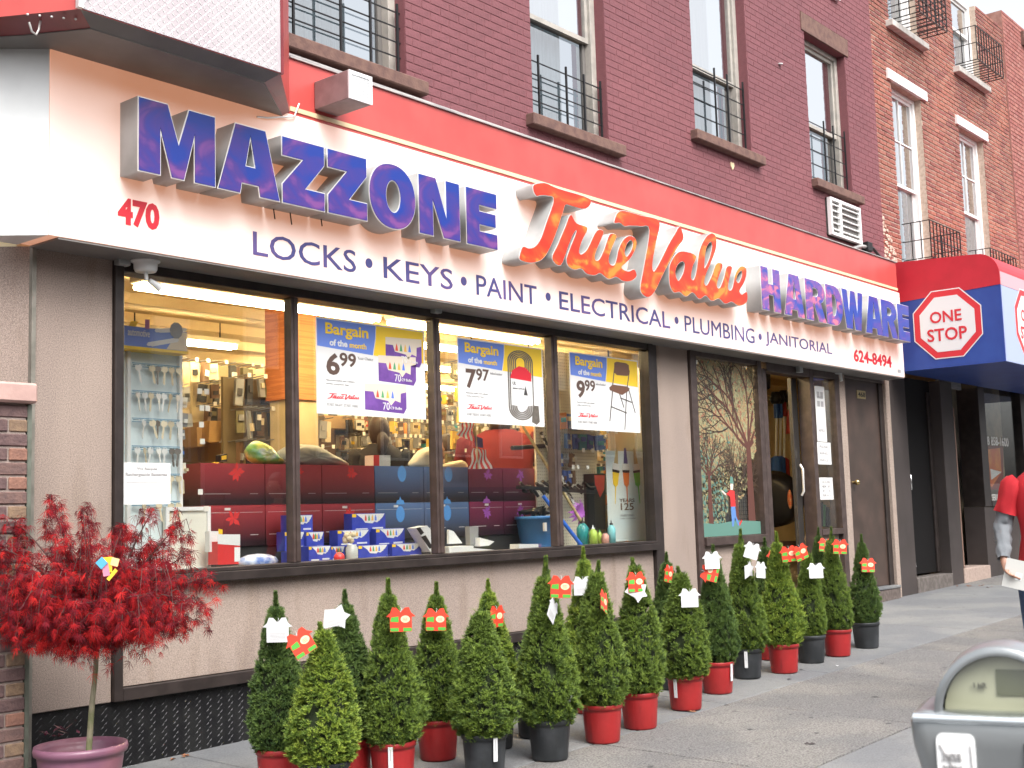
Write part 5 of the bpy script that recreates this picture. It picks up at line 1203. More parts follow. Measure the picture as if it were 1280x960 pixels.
MB().flat(F([(.55, .585), (.60, .63), (.82, .625), (.86, .60), (.84, .565), (.74, .50), (.56, .55)]), y-.0009).build('chair_seat_print', M_chair, t)
def ln(mb, a, b, w=.008):
    dx, dz = b[0]-a[0], b[1]-a[1]; L = math.hypot(dx, dz); nx, nz = -dz/L*w/2, dx/L*w/2*1.3
    mb.flat(F([(a[0]+nx, a[1]+nz), (b[0]+nx, b[1]+nz), (b[0]-nx, b[1]-nz), (a[0]-nx, a[1]-nz)]), y-.0006)
mb = MB()
for a, b in (((.64, .85), (.60, .6)), ((.865, .85), (.81, .55)), ((.60, .55), (.54, .13)), ((.81, .55), (.76, .03)), ((.84, .6), (.93, .27)), ((.70, .52), (.76, .33)), ((.57, .33), (.80, .26)), ((.71, .46), (.89, .41))): ln(mb, a, b, .014)
mb.build('chair_leg_print', M_leg, t)

# ---- painted autumn scene on the glass beside the door
pa = thing('window_painting', 'autumn trees and a small figure painted on the glass beside the doorway', 'painting', (10.6, .02, 1.1))
gx0, gx1, gz0, gz1 = 10.585, 11.795, 1.105, 2.88
PY = .0268
M_pt = {n: mat('glass paint '+n, c, .6) for n, c in (('bark', (.10, .035, .025)), ('twig', (.05, .03, .02)), ('amber', (.36, .24, .12)), ('olive', (.25, .24, .13)), ('rust', (.30, .13, .08)), ('teal', (.10, .22, .18)), ('skin', (.75, .65, .55)), ('red', (.55, .03, .03)), ('blue', (.10, .22, .5)), ('moss', (.34, .32, .17)))}
PMX = [M_pt[k] for k in ('bark', 'twig', 'amber', 'olive', 'rust', 'teal', 'moss')]
Rp = random.Random(5); brm = MB(); lfm = MB(); nlay = [0]
def pbr(x, z, a, L, w, d):
    if d == 0 or L < .03: return
    n = 4; px_, pz_ = x, z
    for i in range(n):
        a += Rp.uniform(-.18, .18); nx, nz = px_+cos(a)*L/n, pz_+sin(a)*L/n; ww = w*(1-.15*i/n)
        if gx0 < nx < gx1 and nz < gz1-.01:
            c, s = -sin(a)*ww/2, cos(a)*ww/2
            yy_ = PY-Rp.uniform(0, .0009); brm.add([(px_+c, yy_, pz_+s), (nx+c*.85, yy_, nz+s*.85), (nx-c*.85, yy_, nz-s*.85), (px_-c, yy_, pz_-s)], [(0, 1, 2, 3)], 0 if w > .02 else 1)
        px_, pz_ = nx, nz
        if i > 0 and Rp.random() < .75: pbr(px_, pz_, a+Rp.choice((-1, 1))*Rp.uniform(.35, .8), L*Rp.uniform(.5, .75), ww*.55, d-1)
    if d > 1:
        for s in (-1, 1): pbr(px_, pz_, a+s*Rp.uniform(.15, .45), L*.75, w*.6, d-1)
def ptree(x, z0, zt, w, L, spread, d, nb):
    brm.add([(x-w*.9, PY-.001, z0), (x+w*.9, PY-.001, z0), (x+w*.5, PY-.001, zt), (x-w*.5, PY-.001, zt)], [(0, 1, 2, 3)], 0)
    for k in range(nb):
        a = pi/2+spread*(-1+2*(k+.5)/nb); pbr(x, zt-.02, a, L*Rp.uniform(.8, 1.1), w*.45, d)
ptree(11.62, gz0+.12, 2.02, .085, .55, 1.25, 4, 7)
ptree(10.80, gz0+.12, 1.72, .05, .22, 1.2, 3, 6)
ptree(11.32, gz0+.12, 1.52, .04, .24, 1.2, 4, 6)
def dabs(cx, cz, rx, rz_, n, cols, s=.018):
    for k in range(n):
        r = math.sqrt(Rp.random()); a = Rp.uniform(0, 2*pi); x, z = cx+rx*r*cos(a), cz+rz_*r*sin(a)
        if not (gx0+.02 < x < gx1-.02 and gz0 < z < gz1-.02): continue
        q = s*Rp.uniform(.5, 1.2); t_ = Rp.uniform(0, pi); ly_ = PY+Rp.uniform(.0004, .0029); lfm.add([(x+q*cos(t_), ly_, z+q*sin(t_)), (x+q*.4*cos(t_+1.6), ly_, z+q*.4*sin(t_+1.6)), (x-q*cos(t_), ly_, z-q*sin(t_)), (x-q*.4*cos(t_+1.6), ly_, z-q*.4*sin(t_+1.6))], [(0, 1, 2, 3)], Rp.choice(cols))
dabs(11.25, 2.4, .78, .6, 5200, (2, 3, 2, 6, 3, 6, 4), .034); dabs(10.9, 2.3, .4, .6, 900, (5, 3, 6, 2), .03); dabs(10.85, 1.5, .3, .4, 500, (5, 3), .03)
dabs(11.45, 2.15, .5, .3, 500, (6, 3, 2), .03)
dabs(10.8, 1.9, .26, .22, 250, (5, 4, 5, 3)); dabs(11.3, 1.72, .28, .28, 420, (6, 3, 6, 2))
brm.build('painted_branches', PMX, pa); lfm.build('painted_leaves', PMX, pa, kind='stuff')
gr = MB(); gr.flat([(gx0, gz0), (gx1, gz0), (gx1, gz0+.13), (11.3, gz0+.15), (10.9, gz0+.12), (gx0, gz0+.14)], PY-.0012); gr.build('painted_grass', M_pt['teal'], pa)
fx, fz = U(917, 658, PY)
def pf_(nm, pts, m): MB().flat([(fx+a, fz+b) for a, b in pts], PY-.0016-.0001*len(pts)).build(nm, M_pt[m], pa)
pf_('painted_trousers', [(-.04, .20), (.05, .20), (.06, .1), (.12, .02), (.09, 0), (.03, .09), (.0, .0), (-.03, 0)], 'blue')
pf_('painted_shirt', [(-.12, .33), (-.04, .37), (.05, .36), (.06, .2), (-.04, .2), (-.045, .3)], 'red')
pf_('painted_face', [(-.03, .37), (.02, .37), (.03, .43), (-.03, .44)], 'skin'); pf_('painted_hat', [(-.04, .435), (.04, .43), (.03, .5), (-.02, .51)], 'teal'); pf_('painted_arm', [(-.12, .33), (-.2, .37), (-.21, .355), (-.12, .31)], 'skin')
bpx = bpy.data.materials['glass paint red']
pf_('painted_shoe', [(.11, .03), (.17, .07), (.18, .05), (.12, .0)], 'red')
# behind that pane: grey bins and dim goods
tb = thing('metal_bin', 'ribbed grey metal bin behind the painted glass', 'bin', (10.85, .5, 1.0)); MB().lathe([(0, 0), (.17, 0), (.2, .5), (.205, .51), (.19, .51), (0, .45)], n=30).build('bin_body', mat('galvanised', (.45, .47, .48), .35, metal=.7), tb, world=False)
pf2 = thing('bay_platform', 'low platform with dark backing behind the painted glass', 'platform', (10.6, .1, .9)); B('platform_top', PAL[PI['brown']], pf2, 10.5, 11.85, .13, 1.0, .94, .98)
B('bay_back', mat('peach backing', (.5, .38, .26), .9, (.28, .3, .24), 2.5), pf2, 10.5, 11.85, 1.0, 1.03, .98, 2.9)
lump('black_sack', 'black rubbish sack behind the painted figure', 'sack', [(893, 650), (903, 638), (915, 640), (922, 660), (895, 662)], .4, .08, M_black, 8)

# ---- doorway goods
gw = thing('gridwall', 'wire grid panel hung with mops seen through the doorway', 'grid', (12.6, 1.6, .3))
a, b = 12.3, 15.0
gm = MB()
for k in range(55): x = a+k*.05; gm.bar((x, 1.6, .3), (x, 1.6, 3.3), .004)
for k in range(60): z = .3+k*.05; gm.bar((a, 1.604, z), (b, 1.604, z), .004)
gm.build('grid_wires', M_iron, gw, kind='stuff'); B('grid_backing', mat('pale backing', (.62, .56, .42), .8), gw, a, b, 1.63, 1.65, .27, 3.4)
def mop(px, ptop, pmid, pbot, col, label):
    y = 1.45; A, M_, Bq = P(px, ptop, y), P(px+1, pmid, y), P(px+2, pbot, y)
    t = thing('hanging_mop', label, 'mop', tuple(A), 0, 'mops hanging in the doorway')
    MB().lathe([(0, 0), (.05, 0), (.08, -.1), (.05, -.16), (0, -.16)], n=10).build('mop_bracket', M_black, t, world=False)
    MB().tube([A+Vector((0, 0, -.1)), A+Vector((0, 0, -.35))], .035, 8).build('mop_grip', col, t); MB().tube([A+Vector((0, 0, -.35)), M_], .018, 6).build('mop_handle', M_whitem, t)
    mb = MB(); mb.tube([M_, M_+Vector((0, 0, -.03)), Bq], [.03, .07, .075], 10); mb.build('mop_head', col, t)
mop(969, 490, 570, 600, PAL[PI['blue']], 'blue mop hanging upside down in the doorway'); mop(974, 490, 570, 601, PAL[PI['blue']], 'second blue mop beside the red one'); mop(979, 488, 572, 601, PAL[PI['red']], 'red mop hanging in the doorway')
t = thing('long_broom', 'red headed broom with a wooden handle beside the scuffed door', 'broom', tuple(P(988, 515, 1.2))); MB().tube([P(988, 540, 1.2), P(991, 608, 1.2)], .02, 8).build('broom_handle', M_wood, t); MB().tube([P(986, 512, 1.2), P(988, 542, 1.2)], [.02, .06], 10).build('broom_head', PAL[PI['red']], t)
t = thing('black_barrow_tub', 'black plastic tub with a round orange label hung in the doorway', 'tub', tuple(P(968, 625, 1.2)))
c = P(968, 625, 1.2); mb = MB(); mb.lathe([(0, -.14), (.28, -.14), (.33, -.1), (.36, .1), (.33, .12), (.0, .06)], n=24)
Mr = Matrix.Rotation(radians(75), 4, 'Y'); mb.v = [tuple(Mr @ Vector(v)) for v in mb.v]; mb.build('tub_body', M_black, t, world=False)
MB().ell((-.16, -.30, .0), (.07, .03, .12), 14, 8, M=Matrix.Rotation(.6, 3, 'Z')).build('tub_label', mat('orange red label', (.8, .16, .05), .5, (.8, .4, .2), 20), t, world=False)
tbox('black_case', 'black hanging case at the top of the doorway', 'case', [(957, 466), (963, 466), (963, 485), (958, 488)], .9, .2, M_black)
tbox('cardboard_box', 'brown box on the floor inside the doorway', 'box', [(975, 676), (1000, 676), (1000, 700), (975, 700)], 1.0, .3, PAL[PI['brown']])
t = thing('leaning_handle', 'dark handle leaning at the foot of the doorway', 'handle', tuple(P(962, 700, .6))); MB().tube([P(957, 640, .5), P(972, 710, .3)], .02, 6).build('handle', M_black, t)
# sidelight notices
def notice(px, label, lines, ph=False):
    y = .022; q = [U(a, b, y) for a, b in px]; x0, x1, z1, z0 = (q[0][0]+q[3][0])/2, (q[1][0]+q[2][0])/2, (q[0][1]+q[1][1])/2, (q[2][1]+q[3][1])/2
    t = thing('door_notice', label, 'notice', (x0, y, z0), 0, 'paper notices in the sidelight'); B('notice_sheet', M_paper, t, x0, x1, y, y+.003, z0, z1)
    mb = MB(); n = len(lines)
    for k, s in enumerate(lines): zz = z1-(z1-z0)*(.2+.6*k/max(1, n-1)); text_to(mb, s, x0+(x1-x0)*.2, x0+(x1-x0)*.8, zz-.015, zz+.015, y-.0005, 0, .01)
    if ph:
        for zz in (.80, .63):
            for u in (.18, .55): mb.flat([(x0+(x1-x0)*(u+a), z0+(z1-z0)*(zz+b)) for a, b in ((0, 0), (.28, 0), (.28, .1), (0, .1))], y-.0006)
    mb.build('notice_print', M_greyink, t)
notice([(1019, 482), (1031, 484), (1033, 552), (1021, 552)], 'tall notice with four small photos high in the sidelight', ['STORE HOURS', 'NOTICE'], True)
notice([(1021, 553), (1038.5, 553), (1039, 580), (1022, 581)], 'white notice in the middle of the sidelight', ['PLEASE', 'RING', 'BELL'])
notice([(1024.5, 597), (1041, 597), (1041.5, 624), (1025, 625)], 'lowest white notice in the sidelight', ['HOURS', 'MON - SAT', '8 - 6', 'SUN 10 - 4'])
t = thing('sidelight_tool', 'dark garden tools standing behind the sidelight', 'tools', tuple(P(1030, 655, .3)))
for k in range(4): MB().tube([P(1024+k*4, 628+k*3, .3), P(1026+k*3, 658, .3)], [.05, .03], 8).build('tool_head', [M_black, PAL[PI['green']], M_black, PAL[PI['grey']]][k], t)

# motion detector lamp and small fittings under the sign
ml = thing('security_fixture', 'white round security fixture under the fascia near the number', 'light fixture', (*P(182, 330, -.1),))
c = P(182, 328, -.12)
MB().lathe([(0, -.055), (.06, -.055), (.068, -.04), (.07, .0), (.085, .003), (.085, .012), (0, .012)], n=22).build('fixture_base', M_whitem, ml, world=False, loc=(c.x-ml.location.x, c.y-ml.location.y, FZ0-.024-ml.location.z))
MB().tube([(c.x, c.y, FZ0-.07), (c.x, c.y-.01, FZ0-.13)], .012, 6).build('fixture_stem', M_whitem, ml)
MB().tube([(c.x+.02, c.y-.01, FZ0-.13), (c.x+.09, c.y-.02, FZ0-.17)], [.016, .028], 8).build('lamp_head', M_whitem, ml)
for k, (px, py) in enumerate(((153, 325), (545, 386), (999, 462), (1048, 464))):
    c = P(px, py, -.04); t = thing('sensor_box', ['small grey sensor box at the corner of the first window', 'small grey sensor box over the second mullion', 'small grey sensor over the doorway', 'white alarm sensor above the pink strip by the brown door'][k], 'sensor', tuple(c)); MB().box(-.04, .04, -.03, .03, -.035, .03, 0, .006).build('sensor_body', M_whitem if k == 3 else M_grey, t, world=False)
    if k == 3: MB().tube([(0, -.02, -.03), (0, -.03, -.12)], .02, 8).build('sensor_stem', M_whitem, t, world=False)
# ================= POTTED SPRUCES =================
def Gr(px, py, h):
    d = ray(px, py); n = Vector((-GS, -GC, 1)); p0 = Vector((GX0, 0, h)); t = ((p0-CAM_LOC).dot(n))/d.dot(n)
    p = CAM_LOC+d*t; return (p.x, p.y, t)
def green(name, a, b):
    m = mat(name, a, .65, b, 9, ramp=(.35, .65)); n = m.node_tree; bs = n.nodes['Principled BSDF']
    bs.inputs['Subsurface Weight'].default_value = 0.0
    return m
M_gr = [green('spruce needles', (0.060, 0.110, 0.022), (0.126, 0.192, 0.031)), green('deep spruce needles', (0.043, 0.089, 0.024), (0.090, 0.150, 0.034)), green('bright spruce needles', (0.144, 0.228, 0.029), (0.102, 0.168, 0.024))]
M_tip = [green('spruce tips', (0.216, 0.300, 0.043), (0.156, 0.240, 0.036)), green('deep spruce tips', (0.132, 0.210, 0.041), (0.102, 0.168, 0.036)), green('yellow green tips', (0.324, 0.408, 0.054), (0.228, 0.324, 0.042))]
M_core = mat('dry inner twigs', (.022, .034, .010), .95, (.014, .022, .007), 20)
FH, FR = .70, .18
def prof(t):
    P_ = [(-.08, .50), (-.02, .80), (.07, .95), (.17, 1.0), (.30, .94), (.45, .79), (.6, .60), (.74, .43), (.85, .30), (.93, .20), (1, .11)]
    for (a, ra), (b, rb_) in zip(P_[:-1], P_[1:]):
        if t <= b: return ra+(rb_-ra)*(t-a)/(b-a)
    return .05
def foliage(seed, n=12500, leaders=((0, 0, .24),)):
    R = random.Random(seed); mb = MB()
    lob = [(R.uniform(0, 2*pi), R.uniform(0, 1), R.uniform(.22, .42), R.uniform(.06, .22)) for _ in range(26)]
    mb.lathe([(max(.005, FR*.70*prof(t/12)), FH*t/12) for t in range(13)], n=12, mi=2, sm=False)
    def needle_tuft(p, d, L, mi, k=6, w=.0022):
        d = d.normalized(); a = d.orthogonal().normalized(); b = d.cross(a)
        for j in range(k):
            an = 2*pi*j/k+R.uniform(0, .8); e = (d+(a*cos(an)+b*sin(an))*R.uniform(.45, .8)).normalized(); q = p+d*L*R.uniform(0, .45)
            s = e.cross(d).normalized()*w; mb.add([q-s, q+s, q+e*L*R.uniform(.55, .85)], [(0, 1, 2)], mi)
        s = a*w*1.4; mb.add([p-s, p+s, p+d*L*1.15], [(0, 1, 2)], mi)
    # sprays: little rounded bunches of tufts standing proud of each other, with dark gaps between
    for i in range(n//13):
        t = R.random()**1.2*1.07-.07; th = R.uniform(0, 2*pi)
        bump = sum(am*math.exp(-(((th-a+pi) % (2*pi)-pi)/w_)**2-((t-tt)/.13)**2) for a, tt, w_, am in lob)
        out_ = R.uniform(-.10, .10); r = FR*prof(t)*(.84+bump*.8+out_)
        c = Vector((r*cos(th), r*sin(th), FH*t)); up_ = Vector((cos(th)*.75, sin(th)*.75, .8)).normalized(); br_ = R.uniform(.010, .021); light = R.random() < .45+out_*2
        for j in range(13):
            o_ = Vector((R.gauss(0, 1), R.gauss(0, 1), R.gauss(0, 1))).normalized(); 
            if o_.dot(up_) < -.2: o_ = -o_
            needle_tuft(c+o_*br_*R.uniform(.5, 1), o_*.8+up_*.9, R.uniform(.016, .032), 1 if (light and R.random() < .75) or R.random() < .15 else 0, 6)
        if R.random() < .07:
            needle_tuft(c+up_*br_, up_+Vector((0, 0, .3)), .055, 1, 8)
    for lx, ly, lh in leaders:
        x0, y0 = lx*.3, ly*.3
        for j in range(int(lh*1500)):
            u = j/(lh*1500); c = Vector((x0+lx*u, y0+ly*u, FH*.93+lh*u)); th = R.uniform(0, 2*pi)
            needle_tuft(c+Vector((cos(th), sin(th), 0))*(.004+.012*(1-u)**2), Vector((cos(th)*.6, sin(th)*.6, 1)), .027*(1.25-.6*u), R.choice((0, 1)), 5, .0024)
        mb.tube([(x0, y0, FH*.8), (x0+lx, y0+ly, FH*.93+lh)], [.006, .003], 5, 2)
    return mb
FMESH = {}
def fmesh(k):
    if k in FMESH: return FMESH[k]
    v, c = k; ld = [((0, 0, .15),), ((.02, 0, .13), (.05, .01, .06)), ((-.015, .01, .11),), ((.03, .0, .17), (.06, 0, .09))][v]
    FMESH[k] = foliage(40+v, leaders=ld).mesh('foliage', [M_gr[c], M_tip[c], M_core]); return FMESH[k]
M_potr = layer(layer(mat('red plastic pot', (.38, .022, .024), .42, (.33, .02, .02), 6), 5, (.75, .7, .7), (1, 1, 1), .6), 18, (.55, .6, .6), (1, 1, 1), .6, (1, 1, .3), ramp=(.30, .42))
M_potb = layer(mat('black plastic pot', (.022, .025, .028), .5, (.035, .038, .042), 8), 6, (.7, .7, .7), (1.3, 1.3, 1.3), .7)
M_soil = mat('potting soil', (.05, .035, .022), 1, (.09, .06, .04), 60, bump=.8)
PH = .228
def pot_mesh(m):
    n = 36; mb = MB()
    mb.lathe([(0, .0), (.098, 0), (.102, .006), (.104, .012), (.118, PH-.045), (.1185, PH-.03), (.126, PH-.028), (.1275, PH-.004), (.125, PH), (.118, PH), (.115, PH-.03), (0, PH-.035)], n=n)
    for k in range(18):
        a = 2*pi*k/18; mb.bar((.103*cos(a), .103*sin(a), .02), (.1165*cos(a), .1165*sin(a), PH-.05), .005, .003)
    return mb.mesh('pot', m)
POTM = {'red': pot_mesh(M_potr), 'black': pot_mesh(M_potb)}
sb = MB(); sb.lathe([(0, PH-.022), (.06, PH-.02), (.116, PH-.028)], n=18); SOILM = sb.mesh('soil', M_soil)
tk = MB(); tk.tube([(0, 0, PH-.03), (.004, 0, PH+.1), (0, .004, PH+.5)], [.011, .009, .004], 7); TRUNKM = tk.mesh('trunk', mat('spruce bark', (.12, .075, .05), .9))
M_tg = mat('tag red orange', (.75, .06, .03), .45); M_tgr = mat('tag green', (.10, .42, .06), .45); M_tc = mat('tag cream', (.85, .72, .45), .5); M_strip = mat('white strip label', (.66, .67, .68), .45)
GIFT = [(-.058, -.065), (.058, -.065), (.058, .012), (.078, .014), (.055, .034), (.044, .062), (.022, .060), (0, .036), (-.022, .060), (-.044, .062), (-.055, .034), (-.078, .014), (-.058, .012)]
STAR = [(-.06, -.07), (.02, -.045), (.055, -.055), (.052, -.01), (.075, .02), (.04, .03), (.02, .07), (-.01, .04), (-.065, .03)]
def tagmesh(kind):
    mb = MB()
    if kind == 'white': mb.prism(GIFT, -.0008, .0008, 0); 
    elif kind == 'star': mb.prism(STAR, -.0008, .0008, 0)
    else:
        mb.prism(GIFT, -.0008, .0008, 1)
        for q in (((-.056, -.063), (-.012, -.063), (-.012, -.045), (-.056, -.045)), ((.012, -.063), (.056, -.063), (.056, -.045), (.012, -.045)), ((-.056, -.012), (-.012, -.016), (-.012, .014), (-.050, .010))):
            mb.flat(list(q), -.0012, 2)
        mb.flat([(.024+.025*cos(k*pi/7), .0+.019*sin(k*pi/7)) for k in range(14)], -.0014, 3)
        for k in range(3): mb.flat([(.010, .006-.007*k), (.036, .006-.007*k), (.036, .004-.007*k), (.010, .004-.007*k)], -.0017, 1)
    if kind != 'gift':
        for k in range(5): mb.flat([(-.04, -.02-.007*k), (.04, -.02-.007*k), (.04, -.0215-.007*k), (-.04, -.0215-.007*k)], -.0012, 4)
    mb.tube([(0, 0, .035), (.005, .006, .055), (0, .012, .06)], .0012, 4, 0)
    return mb.mesh('gift_tag', [M_strip, M_tg, M_tgr, M_tc, M_greyink])
TAGM = {k: tagmesh(k) for k in ('white', 'star', 'gift')}
def spruce(px, py, color, tip, width, var, shade, tags, strip, label):
    x, y, t = Gr(px, py, PH*.95); z = gz(x, y); ppm = FPX/t
    th = thing('potted_spruce', label, 'spruce tree', (x, y, z), rnd.uniform(-.3, .3) if not tags else 0, 'potted spruces lined up on the sidewalk')
    sc = rnd.uniform(.96, 1.04)
    o = link('pot', POTM[color], th); o.rotation_euler = (rnd.uniform(-.02, .02), rnd.uniform(-.02, .02), rnd.uniform(0, 6))
    link('soil', SOILM, th); link('trunk', TRUNKM, th)
    ld = [.15, .13, .11, .17][var]
    H = (py-tip)/ppm; W_ = width/ppm
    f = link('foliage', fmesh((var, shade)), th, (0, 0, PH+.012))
    sz = (H-.012)/(FH*.93+ld); sx = W_/2/(FR*1.0)
    f.scale = (sx, sx, sz); f.rotation_euler = (rnd.uniform(-.02, .02), rnd.uniform(-.02, .02), rnd.uniform(-.5, .5))
    for (kind, tx, ty, rot, yaw) in tags:
        d = ray(tx, ty); p = CAM_LOC+d*(t-.075)
        g = link('gift_tag', TAGM[kind], th, (p.x-x, p.y-y, p.z-z))
        g.rotation_euler = (rnd.uniform(-.12, .12), rot, -.92+yaw)
    if strip is not None:
        a = math.atan2(CAM_LOC.y-y, -x)+strip
        mb = MB(); r0, r1 = .129, .121
        M_ = Matrix.Rotation(a+pi/2, 4, 'Z') @ Matrix.Translation((0, -.1275, PH-.075)) @ Matrix.Rotation(.04, 4, 'X')
        mb.mbox(M_, .0125, .001, .062); mb.mbox(M_ @ Matrix.Translation((0, -.0016, .02)), .0014, .0002, .03, 1)
        s_ = mb.build('strip_label', [M_strip, M_greyink], th, world=False)
    return th
SP = [
 (350, 936, 'red', 745, 76, 0, 1, [('white', 347, 787, 0, 0)], None, 'spruce in a red pot with a white gift shaped tag, nearest the maple'),
 (406, 954, 'black', 784, 86, 2, 2, [('gift', 376, 803, -.55, 0)], None, 'bright low spruce in a black pot with a tilted red green tag'),
 (437, 925, 'red', 743, 78, 0, 1, [('star', 420, 771, .15, .1)], None, 'dark spruce with a white star tag, half hidden behind the bright low one'),
 (491, 928, 'red', 729, 76, 0, 0, [('gift', 501, 774, 0, 0)], -.10, 'tall spruce in a red pot with a strip label and red bow tag'),
 (547, 900, 'red', 733, 68, 0, 0, [('gift', 545, 774, .02, 0)], None, 'spruce set back in a plain red pot with a red bow tag'),
 (605, 918, 'black', 757, 82, 1, 0, [], .35, 'wide spruce in a black pot with a strip label, in front of a folded tag'),
 (618, 888, 'black', 729, 66, 0, 2, [('gift', 621, 770, 0, .9)], None, 'light green spruce hidden behind the wide one in the black pot'),
 (686, 900, 'black', 701, 76, 3, 0, [('gift', 701, 733, .05, .1), ('white', 691, 762, .6, 1.25)], None, 'tall spruce in a scuffed black pot wearing a red tag and an edge-on white tag'),
 (668, 876, 'black', 786, 54, 2, 1, [], None, 'small dark spruce showing only behind the tall one in the scuffed pot'),
 (752, 881, 'red', 706, 66, 1, 0, [('gift', 755, 751, .4, 1.2)], None, 'slim spruce in a red pot with a brownish tag turned edge-on'),
 (738, 850, 'red', 688, 60, 0, 2, [('white', 728, 732, 0, 0)], None, 'spruce with a long leader and a white bow tag behind the slim red potted one'),
 (799, 866, 'red', 702, 64, 2, 0, [('gift', 795, 727, 0, .5), ('star', 797, 738, .8, .4)], None, 'spruce in a red pot with a white star tag over a red one'),
 (838, 824, 'black', 694, 52, 0, 1, [('gift', 836, 717, .2, 1.0)], None, 'spruce at the back in a black pot with a dark red edge-on tag'),
 (856, 846, 'red', 712, 64, 2, 0, [('white', 862, 747, 0, 0)], -.55, 'low spruce in a red pot with a slanting strip label and a white bow tag'),
 (896, 828, 'red', 685, 52, 1, 1, [('gift', 887, 716, -1.3, .1), ('white', 890, 700, 0, .3)], .95, 'spruce in a red pot with a white and red tag pair before the pillar'),
 (933, 812, 'black', 665, 52, 3, 0, [('white', 940, 688, .3, .3), ('star', 936, 712, 0, .9), ('white', 951, 712, .1, .8)], -.05, 'spruce in a black pot carrying three white tags'),
 (962, 792, 'red', 675, 46, 0, 1, [('gift', 969, 697, 0, 0)], .1, 'spruce mostly hidden behind the one with three white tags'),
 (979, 806, 'red', 668, 50, 0, 2, [('gift', 986, 692, -.1, 0), ('gift', 1001, 690, -.35, .4)], None, 'spruce in a red pot with two red tags near the doorway'),
 (1013, 795, 'black', 688, 40, 2, 0, [('white', 1020, 713, 0, 0)], None, 'small spruce in a black pot with a white bow tag near the doorway'),
 (1028, 772, 'black', 662, 36, 0, 1, [('gift', 1032, 681, .1, 0)], None, 'spruce hidden at the back showing only a red tag and leader by the sidelight'),
 (1046, 788, 'red', 662, 41, 3, 0, [('gift', 1050, 683, .05, 0)], None, 'spruce in a red pot with a red tag in front of the brown door'),
 (1082, 779, 'black', 671, 37, 0, 1, [('gift', 1085, 706, .03, 0)], None, 'last spruce of the line, in a black pot with a red bow tag'),
]
for s_ in SP: spruce(*s_)

# ================= JAPANESE MAPLE =================
mx, my, mt = Gr(101, 930, .33); mz = gz(mx, my); mppm = FPX/mt
mp_ = thing('japanese_maple', 'weeping red laceleaf maple in a pink glazed pot by the brick pier', 'maple tree', (mx, my, mz))
M_ppot = layer(mat('pink glazed pot', (.29, .12, .155), .4, (.24, .10, .13), 3, coat=.2), 3, (.6, .62, .85), (1, 1, 1), .7, (1, 1, .6))
R0 = 56/mppm
MB().lathe([(0, 0), (R0*.72, 0), (R0*.75, .01), (R0*.92, .26), (R0*.93, .285), (R0*1.0, .29), (R0*1.02, .31), (R0, .33), (R0*.95, .33), (R0*.90, .30), (R0*.88, .24), (0, .23)], n=40).build('pot', M_ppot, mp_, world=False)
MB().lathe([(0, .245), (R0*.6, .25), (R0*.89, .24)], n=24).build('soil', M_soil, mp_, world=False)
def mp(px, py, dy=0.0):
    d = ray(px, py); p = CAM_LOC+d*(mt+dy); return p-Vector((mx, my, mz))
tr = MB(); t0 = mp(110, 918); t0.z = .23
tr.tube([t0, mp(115, 880), mp(119, 845), mp(121, 812), mp(124, 795)], [.016, .014, .0125, .0125, .016], 10)
M_mbark = layer(mat('pale maple bark', (.36, .31, .22), .8, (.28, .26, .17), 30, bump=.3, stretch=(1, 1, .4)), 9, (.45, .62, .3), (1, 1, 1), .7)
tr.build('trunk', M_mbark, mp_, world=False)
M_leafr = [mat('maple leaf %s' % n, a, .75, b, 12, spec=.15) for n, a, b in (('crimson', (.32, .010, .014), (.42, .016, .018)), ('dark', (.12, .014, .02), (.08, .012, .016)), ('scarlet', (.56, .022, .018), (.46, .018, .018)), ('wine', (.20, .012, .022), (.14, .010, .016)))]
R = random.Random(12); br = MB(); lf = MB(); M_mtw = mat('maple twig', (.10, .05, .045), .8)
def leaf(p, d, L, mi):
    d = d.normalized(); a = d.orthogonal().normalized(); b = d.cross(a).normalized(); rot = R.uniform(0, 6.3); a, b = a*cos(rot)+b*sin(rot), b*cos(rot)-a*sin(rot)
    for j in range(7):
        an = (j-3)*.42+R.uniform(-.1, .1); l = L*(1-.09*abs(j-3))*R.uniform(.8, 1.1)
        e = d*cos(an)+a*sin(an); s = (b*.3+e.cross(b)*.95).normalized()*.00115; q = p+e*l*.55+Vector((0, 0, -.003)); e2 = p+e*l+Vector((0, 0, -.012*R.random()))
        lf.add([p-s*.4, p+s*.4, q+s*1.2, e2, q-s*1.2], [(0, 1, 2, 3, 4)], mi)
top = mp(124, 797)
